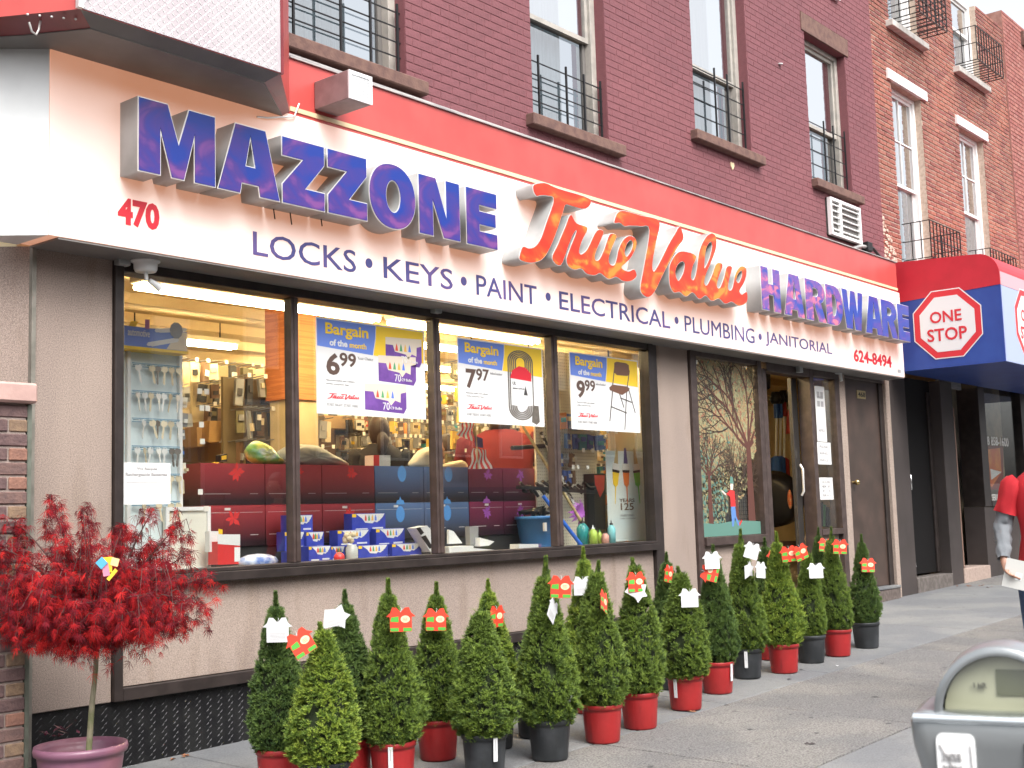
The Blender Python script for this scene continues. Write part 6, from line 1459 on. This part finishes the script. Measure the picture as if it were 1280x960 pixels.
# branch tips as read in the picture (px, py, depth offset)
tips = []
for px, py, dy, drop, w in ((18, 650, .1, 130, 1.2), (-10, 700, 0, 60, 1), (60, 626, .15, 120, 1), (100, 640, -.25, 120, 1), (30, 720, -.3, 70, 1), (60, 745, -.42, 60, 1.1), (100, 755, -.48, 55, 1.1),
                    (150, 660, .2, 120, .8), (190, 640, .1, 110, .8), (225, 655, 0, 70, .8), (240, 690, .1, 80, .7), (265, 720, 0, 50, .5), (215, 745, -.15, 60, .9), (170, 745, -.42, 65, 1.1), (190, 710, -.3, 90, 1), (225, 780, 0, 30, .7), (140, 700, -.35, 90, 1), (70, 690, -.2, 90, 1), (40, 770, 0, 40, 1), (95, 700, .35, 90, .8), (155, 770, -.35, 35, 1), (125, 770, -.45, 35, 1), (80, 775, -.3, 35, 1), (200, 680, .35, 70, .6), (0, 735, -.1, 60, 1.1), (10, 765, .1, 40, 1.0), (-20, 745, .1, 60, .9), (25, 790, -.1, 25, .9), (50, 800, -.2, 20, .9), (165, 790, -.2, 25, 1), (200, 790, 0, 20, .8), (100, 790, -.4, 20, .9), (135, 795, -.35, 20, .9), (15, 690, -.2, 80, 1.1), (75, 720, -.4, 70, 1), (230, 755, -.15, 45, .8), (180, 720, .2, 90, .8), (75, 800, -.3, 20, .9)):
    a = top; e = mp(px, py, dy*.9); m_ = a.lerp(e, .5)+Vector((0, 0, .10)); path = []
    for k in range(9):
        u = k/8; path.append(a*(1-u)**2+m_*2*u*(1-u)+e*u*u)
    br.tube(path, [.009*(1-.75*k/8) for k in range(9)], 5)
    for k in range(3, 9):
        for s in range(3):
            c = path[k]; dirx = Vector((R.uniform(-1, 1), R.uniform(-1, 1), R.uniform(-.1, .35))).normalized()
            ln_ = R.uniform(.06, .15); dr = drop/mppm*R.uniform(.35, .95); q = [c, c+dirx*ln_*.6+Vector((0, 0, .012)), c+dirx*ln_+Vector((0, 0, -dr*.4)), c+dirx*ln_*1.15+Vector((0, 0, -dr))]
            br.tube(q, [.0025, .002, .0014, .0008], 3, caps=False)
            for i in range(int(19*w)):
                u = R.uniform(.1, 1); seg = min(2, int(u*3)); f_ = u*3-seg; p = q[seg].lerp(q[seg+1], f_)+Vector((R.uniform(-.02, .02), R.uniform(-.02, .02), R.uniform(-.015, .015)))
                rc = R.random(); low = (p.z < top.z+.06)
                leaf(p, Vector((R.uniform(-.6, .6), R.uniform(-.6, .6), -R.uniform(.35, 1.2))), R.uniform(.032, .060), (2 if rc < .30 else 0 if rc < .70 else 1 if rc < .88 else 3) if low else (0 if rc < .40 else 3 if rc < .75 else 1 if rc < .93 else 2))
br.build('branches', M_mtw, mp_, world=False)
lf.build('leaves', M_leafr, mp_, world=False, kind='stuff')
# stray drooping sprig
lf = MB()
for px, py in ((276, 735), (270, 745), (262, 732), (255, 752), (248, 765), (247, 772), (268, 728), (258, 740), (252, 758)):
    for i in range(4): leaf(mp(px+R.uniform(-4, 4), py+R.uniform(-4, 4)), Vector((R.uniform(-.8, .8), R.uniform(-.5, .5), -.7)), .05, R.choice((0, 2, 1)))
lf.build('leaves', M_leafr, mp_, world=False, kind='stuff')
c = mp(134, 706, -.5)
for k, (dx, dz, w, h, cc) in enumerate(((0, 0, .022, .035, (.85, .6, .05)), (-.035, .01, .02, .02, (.1, .4, .6)), (-.02, -.02, .015, .03, (.75, .25, .35)), (.02, .012, .018, .018, (.85, .65, .3)), (.0, -.045, .008, .03, (.85, .6, .05)))):
    MB().mbox(Matrix.Translation(c+Vector((dx, -.01*k, dz))) @ Matrix.Rotation(-.9, 4, 'Z') @ Matrix.Rotation(R.uniform(-.8, .8), 4, 'Y'), w, .001, h).build('colour_tag', mat('ribbon %d' % k, cc, .4), mp_, world=False)
mb = MB()
for k in range(12):
    a = mp(60+R.uniform(-10, 45), 918+R.uniform(-8, 4)); e = Vector((R.uniform(-.06, .06), R.uniform(-.04, .04), R.uniform(.01, .05)))
    s = e.cross(Vector((0, 0, 1))).normalized()*.012; mb.add([a, a+e*.5+s, a+e, a+e*.5-s], [(0, 1, 2, 3)], 0)
mb.build('purple_leaves', mat('glossy purple leaf', (.10, .02, .04), .2), mp_, world=False, kind='stuff')

# ================= BRICK PIER =================
pr = thing('brick_pier', 'square brick gate pier with a pink stone cap beside the corner of the shop', 'pier', (2.8, -.42, 0))
PYf, PYb = -.42, -.02
PX1 = U(33, 700, PYf)[0]; PX0 = PX1-.66
zt_ = U(36, 505, PYf)[1]; base_ = gz(PX1, PYf)-.05
B('pier_core', M_pmortar, pr, PX0+.008, PX1-.008, PYf+.008, PYb-.008, base_, zt_)
z = zt_-.010-.062; row = 0
while z > base_-.06:
    if row % 2 == 0: cuts = [PX1, PX1-.205, PX1-.215-.205, PX0]
    else: cuts = [PX1, PX1-.098, PX1-.108-.205, PX1-.323-.205, PX0]
    for a, b in zip(cuts[1:], cuts[:-1]):
        a_ = a+(.010 if b != PX1 else 0); 
        if b-a < .03: continue
        dark = row % 2 == 0
        m = M_pb[rnd.choice((1, 1, 3)) if dark else (rnd.choice((0, 0, 2)) if b == PX1 else 1)]
        j = rnd.uniform(-.002, .003); xb = b-(.010 if b != PX1 else 0)
        MB().box(a, xb, PYf-j, PYf+.05, z, z+.062, 0, .005).build('brick', m, pr)
    for k in range(3):
        MB().box(PX1-.05, PX1+.001, PYf+.055+k*.115, PYf+.160+k*.115, z, z+.062, 0, .005).build('brick', M_pb[1 if row % 2 else 0], pr)
    z -= .0735; row += 1
M_cap = mat('pink stone cap', (.50, .33, .29), .75, (.42, .27, .24), 8, bump=.25)
MB().box(PX0-.03, PX1+.035, PYf-.04, PYb+.04, zt_+.001, zt_+.105, 0, .012).build('stone_cap', M_cap, pr)
dp = thing('drain_strip', 'thin grey green metal strip running up beside the brick pier', 'pipe', (PX1+.02, PYf, base_))
MB().box(PX1+.003, PX1+.030, PYf+.01, PYf+.05, base_, zt_, 0, .003).build('strip', mat('grey green metal', (.20, .22, .18), .45, (.14, .15, .12), 9, metal=.4), dp)
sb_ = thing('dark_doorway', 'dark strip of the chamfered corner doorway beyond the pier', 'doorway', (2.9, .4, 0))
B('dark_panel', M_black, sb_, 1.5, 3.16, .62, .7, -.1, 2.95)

# fallen leaves and small litter on the pavement
def litter(px, py, n, spread, m, label, nm='fallen_leaf'):
    x, y, z = G(px, py); t = thing(nm, label, 'leaf', (x, y, z+.001)); mb = MB()
    for k in range(n):
        ox, oy = rnd.uniform(-spread, spread), rnd.uniform(-spread, spread); a = rnd.uniform(0, 6.3); s = rnd.uniform(.015, .03)
        zz = gz(x+ox, y+oy)-z
        mb.add([(ox+s*cos(a), oy+s*sin(a), zz+.004), (ox+s*.6*cos(a+1.5), oy+s*.6*sin(a+1.5), zz+.012), (ox-s*cos(a), oy-s*sin(a), zz+.003), (ox+s*.6*cos(a-1.5), oy+s*.6*sin(a-1.5), zz+.006)], [(0, 1, 2, 3)])
    o = mb.build('leaf_blade', m, t, world=False)
    if n > 3: o['kind'] = 'stuff'
M_dl = mat('dry leaf', (.30, .13, .06), .8, (.2, .08, .04), 30)
litter(867, 890, 2, .02, M_dl, 'curled brown leaf lying in front of the low red potted spruce')
litter(225, 948, 6, .07, M_dl, 'brown crumbs on the pavement beside the maple pot')
litter(1010, 931, 2, .02, mat('dark scrap', (.05, .04, .04), .9), 'tiny dark scrap on the open pavement near the meter', 'litter_scrap')
litter(1048, 833, 1, .01, M_strip, 'tiny white scrap on the pavement by the last pots', 'litter_scrap')
litter(1215, 733, 14, .25, M_dl, 'drift of brown leaves at the pink stone step')
litter(700, 890, 3, .04, M_strip, 'white scraps between the black and red pots', 'litter_scrap')

# ================= PARKING METER =================
MC = CAM_LOC+ray(1257, 873)*1.5
mtr = thing('parking_meter', 'grey domed parking meter head close to the camera', 'parking meter', (MC.x, MC.y, 0), radians(-76))
M_mm = layer(mat('grey meter paint', (.40, .42, .43), .30, (.33, .35, .36), 3, metal=.55), 20, (.85, .85, .85), (1, 1, 1), .5)
zc = MC.z
def loft(mb, secs, mi=0):
    n = len(secs[0]); v = [p for s in secs for p in s]; f = []
    for i in range(len(secs)-1):
        for k in range(n): f.append((i*n+k, i*n+(k+1) % n, (i+1)*n+(k+1) % n, (i+1)*n+k))
    mb.add(v, f, mi, True); mb.add(list(secs[0]), [list(range(n))[::-1]], mi); mb.add(list(secs[-1]), [list(range(n))], mi)
def rsec(hx_, hy_, z, r=.02, n=5):
    o = []
    for cx, cy, a0 in ((hx_-r, hy_-r, 0), (-hx_+r, hy_-r, 90), (-hx_+r, -hy_+r, 180), (hx_-r, -hy_+r, 270)):
        for k in range(n+1): a = radians(a0+90*k/n); o.append((cx+r*cos(a), cy+r*sin(a), z))
    return o
ztop = -.012
mb = MB(); loft(mb, [rsec(.055, .04, zc-.26), rsec(.065, .05, zc-.20), rsec(.088, .062, zc-.11), rsec(.102, .070, zc-.05), rsec(.104, .072, zc+ztop-.010), rsec(.100, .068, zc+ztop, .018), rsec(.092, .060, zc+ztop+.004, .015)])
mb.build('meter_body', M_mm, mtr, world=False)
mb = MB(); mb.tube([(-.098, -.070, zc+ztop-.004), (.098, -.070, zc+ztop-.004)], .006, 8); mb.build('front_edge', mat('worn bright edge', (.6, .65, .68), .25, metal=.7), mtr, world=False)
# dome hood: arched sweep with a window cut in its face
hoodR = .076; hz0 = zc+ztop
def arch(R_, y, n=20): return [(R_*cos(pi*k/n), y, hz0+R_*1.05*sin(pi*k/n)) for k in range(n+1)]
mb = MB(); prof_h = [(hoodR*.86, -.062), (hoodR*.98, -.064), (hoodR, -.056), (hoodR*1.02, 0), (hoodR*.98, .04), (hoodR*.8, .058), (hoodR*.4, .066), (.001, .067)]
secs = [arch(r, y) for r, y in prof_h]; n_ = 21
mb.add([p for s in secs for p in s], [(i*n_+k, i*n_+k+1, (i+1)*n_+k+1, (i+1)*n_+k) for i in range(len(secs)-1) for k in range(n_-1)], 0, True); mb.build('dome_hood', M_mm, mtr, world=False)
mb = MB(); mb.add(arch(hoodR*.85, -.045), [list(range(21))]); mb.build('face_plate', mat('pale meter face', (.62, .62, .52), .5), mtr, world=False)
mb = MB(); mb.add([(-.005, -.047, hz0+.022), (.040, -.047, hz0+.022), (.040, -.047, hz0+.052), (-.005, -.047, hz0+.052)], [(0, 1, 2, 3)]); mb.build('display', mat('meter display', (.18, .19, .14), .3), mtr, world=False)
mb = MB(); text_to(mb, '1 HR', -.030, -.016, hz0+.030, hz0+.036, -.0475); mb.build('face_lettering', M_ink, mtr, world=False)
mb = MB(); S_ = [arch(hoodR*.86*q, -.060-.012*(1-q*q)) for q in (1, .8, .5, .2, .01)]
mb.add([p for s in S_ for p in s], [(i*n_+k, i*n_+k+1, (i+1)*n_+k+1, (i+1)*n_+k) for i in range(4) for k in range(n_-1)], 0, True); mb.build('dome_glass', glassmat('meter glass', .05, .6, (.92, .93, .85), .05, .3), mtr, world=False)
mb = MB(); lb_ = rsec(.024, .035, 0, .008); mb.prism([(p[0]*.9-.052, zc-.072+p[1]*1.15) for p in lb_], -.0735, -.069); mb.build('rate_label', mat('white rate label', (.85, .85, .85), .4), mtr, world=False)
mb = MB(); mb.bar((-.07, -.0745, zc-.045), (-.04, -.0745, zc-.10), .0012); mb.bar((-.036, -.0745, zc-.045), (-.034, -.0745, zc-.10), .001); mb.build('label_crease', M_greyink, mtr, world=False)
mb = MB(); mb.box(.030, .034, -.0735, -.069, zc-.075, zc-.045); mb.box(.022, .042, -.0725, -.069, zc-.082, zc-.040); mb.build('coin_slot', M_black, mtr, world=False)
mb = MB()
for k, s in enumerate(('2 HOUR', 'PARKING', '25c')): text_to(mb, s, -.067, -.046, zc-.062-.014*k, zc-.054-.014*k, -.0740)
mb.build('label_print', M_greyink, mtr, world=False)
mb = MB(); mb.lathe([(0, -.3), (.05, -.3), (.052, -.245), (.035, -.24), (.03, -1.6), (0, -1.6)], 0, 0, zc, 20); mb.build('meter_post', M_mm, mtr, world=False)
# ================= PEOPLE =================
M_skin = mat('skin', (.42, .24, .17), .5, (.38, .2, .14), 10); M_hair = mat('dark brown hair', (.035, .018, .012), .5, (.05, .028, .018), 40, bump=.4, stretch=(1, 1, .3))
def skin_obj(name, nodes, edges, m, parent, root=0, sub=2):
    """nodes: (x, y, z, rx, ry)"""
    me = bpy.data.meshes.new(name); me.from_pydata([n[:3] for n in nodes], edges, []); o = link(name, me, parent)
    o.modifiers.new('skin', 'SKIN'); sv = me.skin_vertices[0].data
    for i, n in enumerate(nodes): sv[i].radius = (n[3], n[4] if len(n) > 4 else n[3]); sv[i].use_root = (i == root)
    o.modifiers['skin'].use_smooth_shade = True; s = o.modifiers.new('smooth', 'SUBSURF'); s.levels = sub; s.render_levels = sub
    me.materials.append(m); return o
def chain(nodes, edges, start, pts):
    k = start
    for p in pts: nodes.append(p); edges.append((k, len(nodes)-1)); k = len(nodes)-1
    return k
def head(parent, c, s, rot, hair_long, M_h=M_hair, M_s=M_skin):
    mb = MB(); Mh = Matrix.Translation(c) @ Matrix.Rotation(rot, 4, 'Z')
    v = []; n = 20; m = 16
    for i in range(m+1):
        a = pi*i/m
        for k in range(n):
            b = 2*pi*k/n; x, y, z = sin(a)*cos(b), sin(a)*sin(b), cos(a)
            X = x*.074*(1-.22*max(0, -z)); Y = y*.094*(1-.10*max(0, -z)); Z = z*.118
            if y < 0:
                f = math.exp(-(x/.18)**2); Y -= .020*f*math.exp(-((z+.12)/.16)**2)      # nose
                Y -= .008*math.exp(-(x/.3)**2)*math.exp(-((z+.42)/.10)**2)               # lips
                Y -= .010*math.exp(-(x/.35)**2)*math.exp(-((z+.80)/.16)**2)              # chin
                for sx in (-.42, .42): Y += .010*math.exp(-((x-sx)/.16)**2)*math.exp(-((z-.06)/.12)**2)
            v.append(Mh @ Vector((X*s, Y*s, Z*s)))
    f = [(i*n+k, (i+1)*n+k, (i+1)*n+(k+1) % n, i*n+(k+1) % n) for i in range(m) for k in range(n)]
    mb.add(v, f, 0, True)
    for sx in (-1, 1): mb.ell(Mh @ Vector((sx*.074*s, .008, -.01*s)), (.010, .020, .032), 8, 6, M=Matrix.Rotation(rot, 3, 'Z'))
    ho = mb.build('head', M_s, parent, world=False)
    for sx in (-.031, .031):
        e = MB(); e.ell(Mh @ Vector((sx*s, -.078*s, .008*s)), (.011, .008, .007), 10, 6); e.build('eye', M_paper, ho, world=False)
        e = MB(); e.ell(Mh @ Vector((sx*s, -.0855*s, .008*s)), (.004, .002, .005), 8, 5); e.build('pupil', M_black, ho, world=False)
        e = MB(); e.ell(Mh @ Vector((sx*s, -.084*s, .028*s)), (.016, .004, .003), 8, 4); e.build('eyebrow', M_h, ho, world=False)
    e = MB(); e.ell(Mh @ Vector((0, -.098*s, -.050*s)), (.022, .004, .006), 10, 5); e.build('lips', mat('lips', (.36, .12, .10), .5), ho, world=False)
    hb_ = MB(); v = []; Rr = random.Random(3)
    for i in range(m+1):
        a = pi*.80*i/m
        for k in range(n):
            b = 2*pi*k/n; x, y, z = sin(a)*cos(b), sin(a)*sin(b), cos(a); w = 1.13+Rr.uniform(-.02, .02)
            if y < -.15 and z < .42: w = .82
            if not hair_long and z < -.35: w = .85
            v.append(Mh @ Vector((x*.074*w*s, (y*.094+.008)*w*s, (z*.118*w+.006)*s)))
    hb_.add(v, [(i*n+k, (i+1)*n+k, (i+1)*n+(k+1) % n, i*n+(k+1) % n) for i in range(m) for k in range(n)], 0, True)
    if hair_long: hb_.tube([Mh @ Vector((0, .09*s, -.03)), Mh @ Vector((0, .13*s, -.07)), Mh @ Vector((.01, .12*s, -.15)), Mh @ Vector((.02, .10*s, -.22))], [.035, .05, .04, .012], 10)
    hb_.build('hair', M_h, parent, world=False)
def hand_nodes(nodes, edges, w, dirv, palmn, curl=.6, side=1):
    """palm and five separate bent fingers grown from the wrist node w"""
    W_ = Vector(nodes[w][:3]); d = Vector(dirv).normalized(); nrm = Vector(palmn).normalized(); s = d.cross(nrm).normalized()*side
    nodes.append((*(W_+d*.04), .026, .015)); edges.append((w, len(nodes)-1)); p1 = len(nodes)-1
    nodes.append((*(W_+d*.075), .034, .013)); edges.append((p1, len(nodes)-1)); p2 = len(nodes)-1
    for off, L in ((-.030, .062), (-.011, .076), (.010, .080), (.030, .070)):
        a = W_+d*.09+s*off; k = p2; q = a; dd = d.copy()
        chainp = [(*q, .0095, .0095)]
        for j in range(3):
            dd = (dd*cos(curl*.6)+nrm*sin(curl*.6)).normalized(); q = q+dd*L*(.42, .32, .26)[j]; chainp.append((*q, .0088-.0012*j, .0088-.0012*j))
        chain(nodes, edges, k, chainp)
    t = W_+d*.035+s*.034; chain(nodes, edges, p1, [(*t, .012, .011), (*(t+d*.028+s*.018+nrm*.006), .0105, .0105), (*(t+d*.052+s*.016+nrm*.016), .009, .009)])
def person(label, loc, rz, arms, shirt_m, trous_m, sleeve_m=None, hair_long=False, lean=0.0, head_rot=0.0, scale=1.0, shirt_low=.80, build=1.0, headz=1.635):
    """standing figure facing -y; arms: for each side the elbow, the wrist, and hand direction"""
    t = thing('person', label, 'person', loc, rz); t.scale = (scale,)*3
    L = lambda z: Vector((0, -lean*max(0, z-.95)**1.0*1.0, 0))
    def P3(x, y, z): q = L(z); return (x+q.x, y+q.y, z-.25*lean*max(0, z-.95))
    bk_ = .86*min(build, 1.1); nodes = [(*P3(0, 0, .95), .13*bk_, .09)]; edges = []
    chest = chain(nodes, edges, 0, [(*P3(0, .0, 1.08), .115*bk_, .078), (*P3(0, -.005, 1.24), .135*bk_, .085), (*P3(0, 0, 1.36), .105*bk_, .065)])
    chain(nodes, edges, chest, [(*P3(0, .0, 1.47), .055, .055), (*P3(0, -.012, 1.54), .05, .052)])
    sh = {}
    for s in (-1, 1):
        (ex, ey, ez), (wx, wy, wz), hd_, pn, cu = arms[s]
        e = chain(nodes, edges, chest, [(*P3(s*.165*build, 0, 1.36), .045, .043), (*P3(ex, ey, ez), .038, .036), (*P3(wx, wy, wz), .026, .021)])
        hand_nodes(nodes, edges, e, hd_, pn, cu, s)
        hip = chain(nodes, edges, 0, [(s*.095, 0, .88, .085, .085), (s*.105, -.01, .50, .055, .058), (s*.11, .015, .09, .036, .038)])
        chain(nodes, edges, hip, [(s*.115, -.06, .035, .036, .028), (s*.12, -.15, .025, .034, .02)])
    skin_obj('body', nodes, edges, M_skin, t)
    # clothes: cloth tubes with folds, closed round the waist, open at cuffs and neck
    Rf = random.Random(len(label))
    ph = [Rf.uniform(0, 6) for _ in range(6)]
    def cloth(name, secs, m, fold=.004):
        n = 28; v = []; f = []
        for i, (c, ax, ay, az, rx, ry) in enumerate(secs):
            for k in range(n):
                a_ = 2*pi*k/n; w = 1+fold/max(rx, .03)*(sin(3*a_+i*1.3+ph[0])+.7*sin(7*a_-i*.9+ph[1])+.5*sin(11*a_+i*2.1+ph[2]))
                v.append(Vector(c)+ax*(cos(a_)*rx*w)+ay*(sin(a_)*ry*w))
        for i in range(len(secs)-1):
            for k in range(n): f.append((i*n+k, i*n+(k+1) % n, (i+1)*n+(k+1) % n, (i+1)*n+k))
        mb = MB(); mb.add(v, f, 0, True); return mb.build(name, m, t, world=False)
    X_, Y_, Z_ = Vector((1, 0, 0)), Vector((0, 1, 0)), Vector((0, 0, 1))
    prof_s = [(shirt_low, .188, .132), (.86, .184, .130), (.92, .176, .126), (.99, .166, .120), (1.06, .160, .114), (1.13, .163, .116), (1.20, .172, .121), (1.27, .182, .124), (1.33, .188, .120), (1.38, .180, .108), (1.42, .150, .092), (1.45, .105, .076), (1.475, .078, .070)]
    cloth('shirt', [(P3(0, 0, z), X_, Y_, Z_, rx*build, ry) for z, rx, ry in prof_s], shirt_m, .0045)
    def limb(name, pts, m, fold=.003):
        secs = []; up = Vector((0, 1, 0))
        for i, (q, rr) in enumerate(pts):
            d_ = (Vector(pts[min(i+1, len(pts)-1)][0])-Vector(pts[max(i-1, 0)][0])).normalized(); ax = d_.cross(up).normalized(); ay = ax.cross(d_).normalized(); secs.append((q, ax, ay, d_, rr, rr*.94))
        return cloth(name, secs, m, fold)
    for s in (-1, 1):
        (ex, ey, ez), (wx, wy, wz) = arms[s][:2]; S0 = Vector(P3(s*.150*build, 0, 1.392)); S1 = Vector(P3(s*.182*build, 0, 1.365)); E0 = Vector(P3(ex, ey, ez)); W0 = Vector(P3(wx, wy, wz))
        q = S1.lerp(E0, .66)
        limb('shirt_sleeve', [(S0, .055), (S0.lerp(S1, .6), .066), (S1, .070), (S1.lerp(q, .35), .069), (S1.lerp(q, .7), .068), (q, .070), (q+(E0-S1)*.03, .071)], shirt_m, .004)
        if sleeve_m:
            Em = E0; pts = [(S1.lerp(E0, .35), .055)]+[(S1.lerp(E0, u), .055-.004*u) for u in (.5, .65, .8, .92)]+[(Em, .052)]+[(E0.lerp(W0, u), .052-.014*u+.004*sin(u*19)) for u in (.12, .25, .4, .55, .7, .82, .92, .98)]
            limb('sleeve', pts, sleeve_m, .0035)
    cloth('trousers_top', [((0, 0, z), X_, Y_, Z_, rx*build, ry) for z, rx, ry in ((.78, .176, .118), (.84, .176, .122), (.90, .166, .118), (.96, .152, .108))], trous_m, .002)
    for s in (-1, 1):
        limb('trouser_leg', [((s*.088, 0, .86), .098), ((s*.094, 0, .78), .100), ((s*.098, -.003, .68), .090), ((s*.102, -.006, .58), .082), ((s*.105, -.010, .50), .078), ((s*.107, -.004, .40), .076), ((s*.110, .003, .30), .072), ((s*.113, .01, .20), .071), ((s*.114, .008, .12), .074), ((s*.115, .0, .05), .078)], trous_m, .0035)
    for s in (-1, 1):
        mb = MB(); mb.ell((s*.118, -.07, .045), (.052, .14, .05), 14, 8); mb.build('shoe', M_paper if sleeve_m else M_black, t, world=False)
    hc = Vector(P3(0, -.02, headz)); head(t, hc, 1.0, head_rot, hair_long)
    return t
M_redsh = mat('red cotton', (.42, .010, .018), .85, (.36, .008, .015), 8, bump=.4, bscale=9); M_jean = layer(mat('blue denim', (.035, .07, .15), .85, (.05, .095, .19), 60, bump=.3), 4, (.7, .7, .75), (1.2, 1.2, 1.2), .7)
M_gsl = mat('grey jersey sleeve', (.19, .205, .22), .85, (.15, .165, .18), 8, bump=.5, bscale=14); M_blk = mat('black jersey', (.02, .018, .018), .85, (.03, .026, .026), 8, bump=.4, bscale=9)
down = {-1: ((-.235, .015, 1.12), (-.25, -.05, .87), (0, -.15, -1), (1, 0, 0), .5), 1: ((.235, .015, 1.12), (.25, -.05, .87), (0, -.15, -1), (-1, 0, 0), .5)}
# passer-by at the edge of the picture
d = ray(1306, 600); pp = CAM_LOC+d*8.2; pz = gz(pp.x, pp.y)
scl = 1.09
fa = math.atan2(CAM_LOC.y-pp.y, CAM_LOC.x-pp.x)+pi/2+.15      # faces the camera side
arms = {-1: ((-.255, .02, 1.13), (-.275, -.09, .93), (.25, -.55, -1), (.7, -.5, .1), .9), 1: down[1]}
walker = person('passer-by in a red shirt over grey sleeves holding a folded paper', (pp.x, pp.y, pz), fa, arms, M_redsh, M_jean, M_gsl, scale=scl)
WLp = MB(); Mr = Matrix.Rotation(fa, 4, 'Z')
c = Vector(P3_) if False else Vector((-.225, -.16, .845))
pm = Matrix.Translation(c) @ Matrix.Rotation(.25, 4, 'Y') @ Matrix.Rotation(-.25, 4, 'Z')
pt = thing('folded_paper', 'folded white paper held in the hand of the passer-by', 'paper', (pp.x, pp.y, pz), fa); pt.scale = (scl,)*3
mb = MB(); mb.mbox(pm, .062, .0015, .085); mb.mbox(pm @ Matrix.Translation((.004, .004, .002)), .060, .001, .083)
mb.build('paper_sheet', mat('off white paper', (.58, .58, .55), .7), pt, world=False)
mb = MB(); mb.mbox(pm @ Matrix.Translation((.02, -.0028, -.01)), .018, .0006, .022); mb.build('paper_print', M_whitem, pt, world=False)
# the two people inside
def inside(px, py_head, yy, label, **k):
    p = P(px, py_head, yy); z0 = .421; sc = (p.z-z0)/k.pop('hz', 1.635)
    return person(label, (p.x, p.y, z0), k.pop('rz', 0), k.pop('arms', down), k.pop('shirt'), k.pop('trous', M_jean), scale=sc, **k)
inside(474, 540, 1.28, 'person with dark tied hair and a black top seen from behind inside the shop', rz=pi-.6, shirt=M_blk, trous=M_blk, hair_long=True, head_rot=.1, headz=1.57, hz=1.57, build=1.1)
ab = {-1: ((-.30, -.12, 1.14), (-.20, -.36, 1.10), (.6, -.8, 0), (0, 0, -1), .4), 1: ((.33, -.14, 1.12), (.22, -.38, 1.08), (-.6, -.8, 0), (0, 0, -1), .4)}
inside(624, 522, 1.30, 'broad person in a red shirt bending forward behind the cartons', rz=pi-.9, shirt=mat('dark red cotton', (.17, .006, .010), .85, (.14, .005, .009), 8, bump=.4, bscale=9), arms=ab, lean=.30, build=1.5, headz=1.52, hz=1.52)
inside(560, 556, 2.0, 'person with short dark hair half hidden behind the second mullion', rz=pi+.3, shirt=M_blk, hz=1.66)

# ================= ACROSS THE STREET (what the windows mirror) =================
M_opp = [mat('street front %d' % k, c, .85, tuple(v*.8 for v in c), 3) for k, c in enumerate(((.30, .13, .10), (.42, .36, .30), (.22, .12, .10), (.35, .2, .15)))]
x = -30
for k in range(9):
    w = 8.5; h = 8.5+((k*37) % 5)*.7; z0 = gz(x, -22)-.4
    t = thing('row_house', ['red brick', 'pale stone', 'dark brick', 'tan brick'][k % 4]+' row house number %s along the other side of the street' % ('one two three four five six seven eight nine'.split()[k]), 'house', (x+w/2, -22, z0))
    B('wall', M_opp[k % 4], t, x+.01, x+w-.01, -32, -22, z0, z0+h)
    B('cornice', M_brown, t, x+.01, x+w-.01, -21.99, -21.6, z0+h-.5, z0+h+.05)
    for r_ in range(2):
        for c_ in range(3):
            wx = x+1.4+c_*2.7
            fo = B('window', M_vinyl, t, wx-.08, wx+1.18, -21.995, -21.93, z0+4.1+r_*2.6-.08, z0+5.98+r_*2.6-.3); B('pane', M_wglass, fo, wx, wx+1.1, -21.929, -21.925, z0+4.1+r_*2.6, z0+5.6+r_*2.6)
    B('shopfront', M_room, t, x+.6, x+w-.6, -21.995, -21.9, z0+.5, z0+3)
    x += w
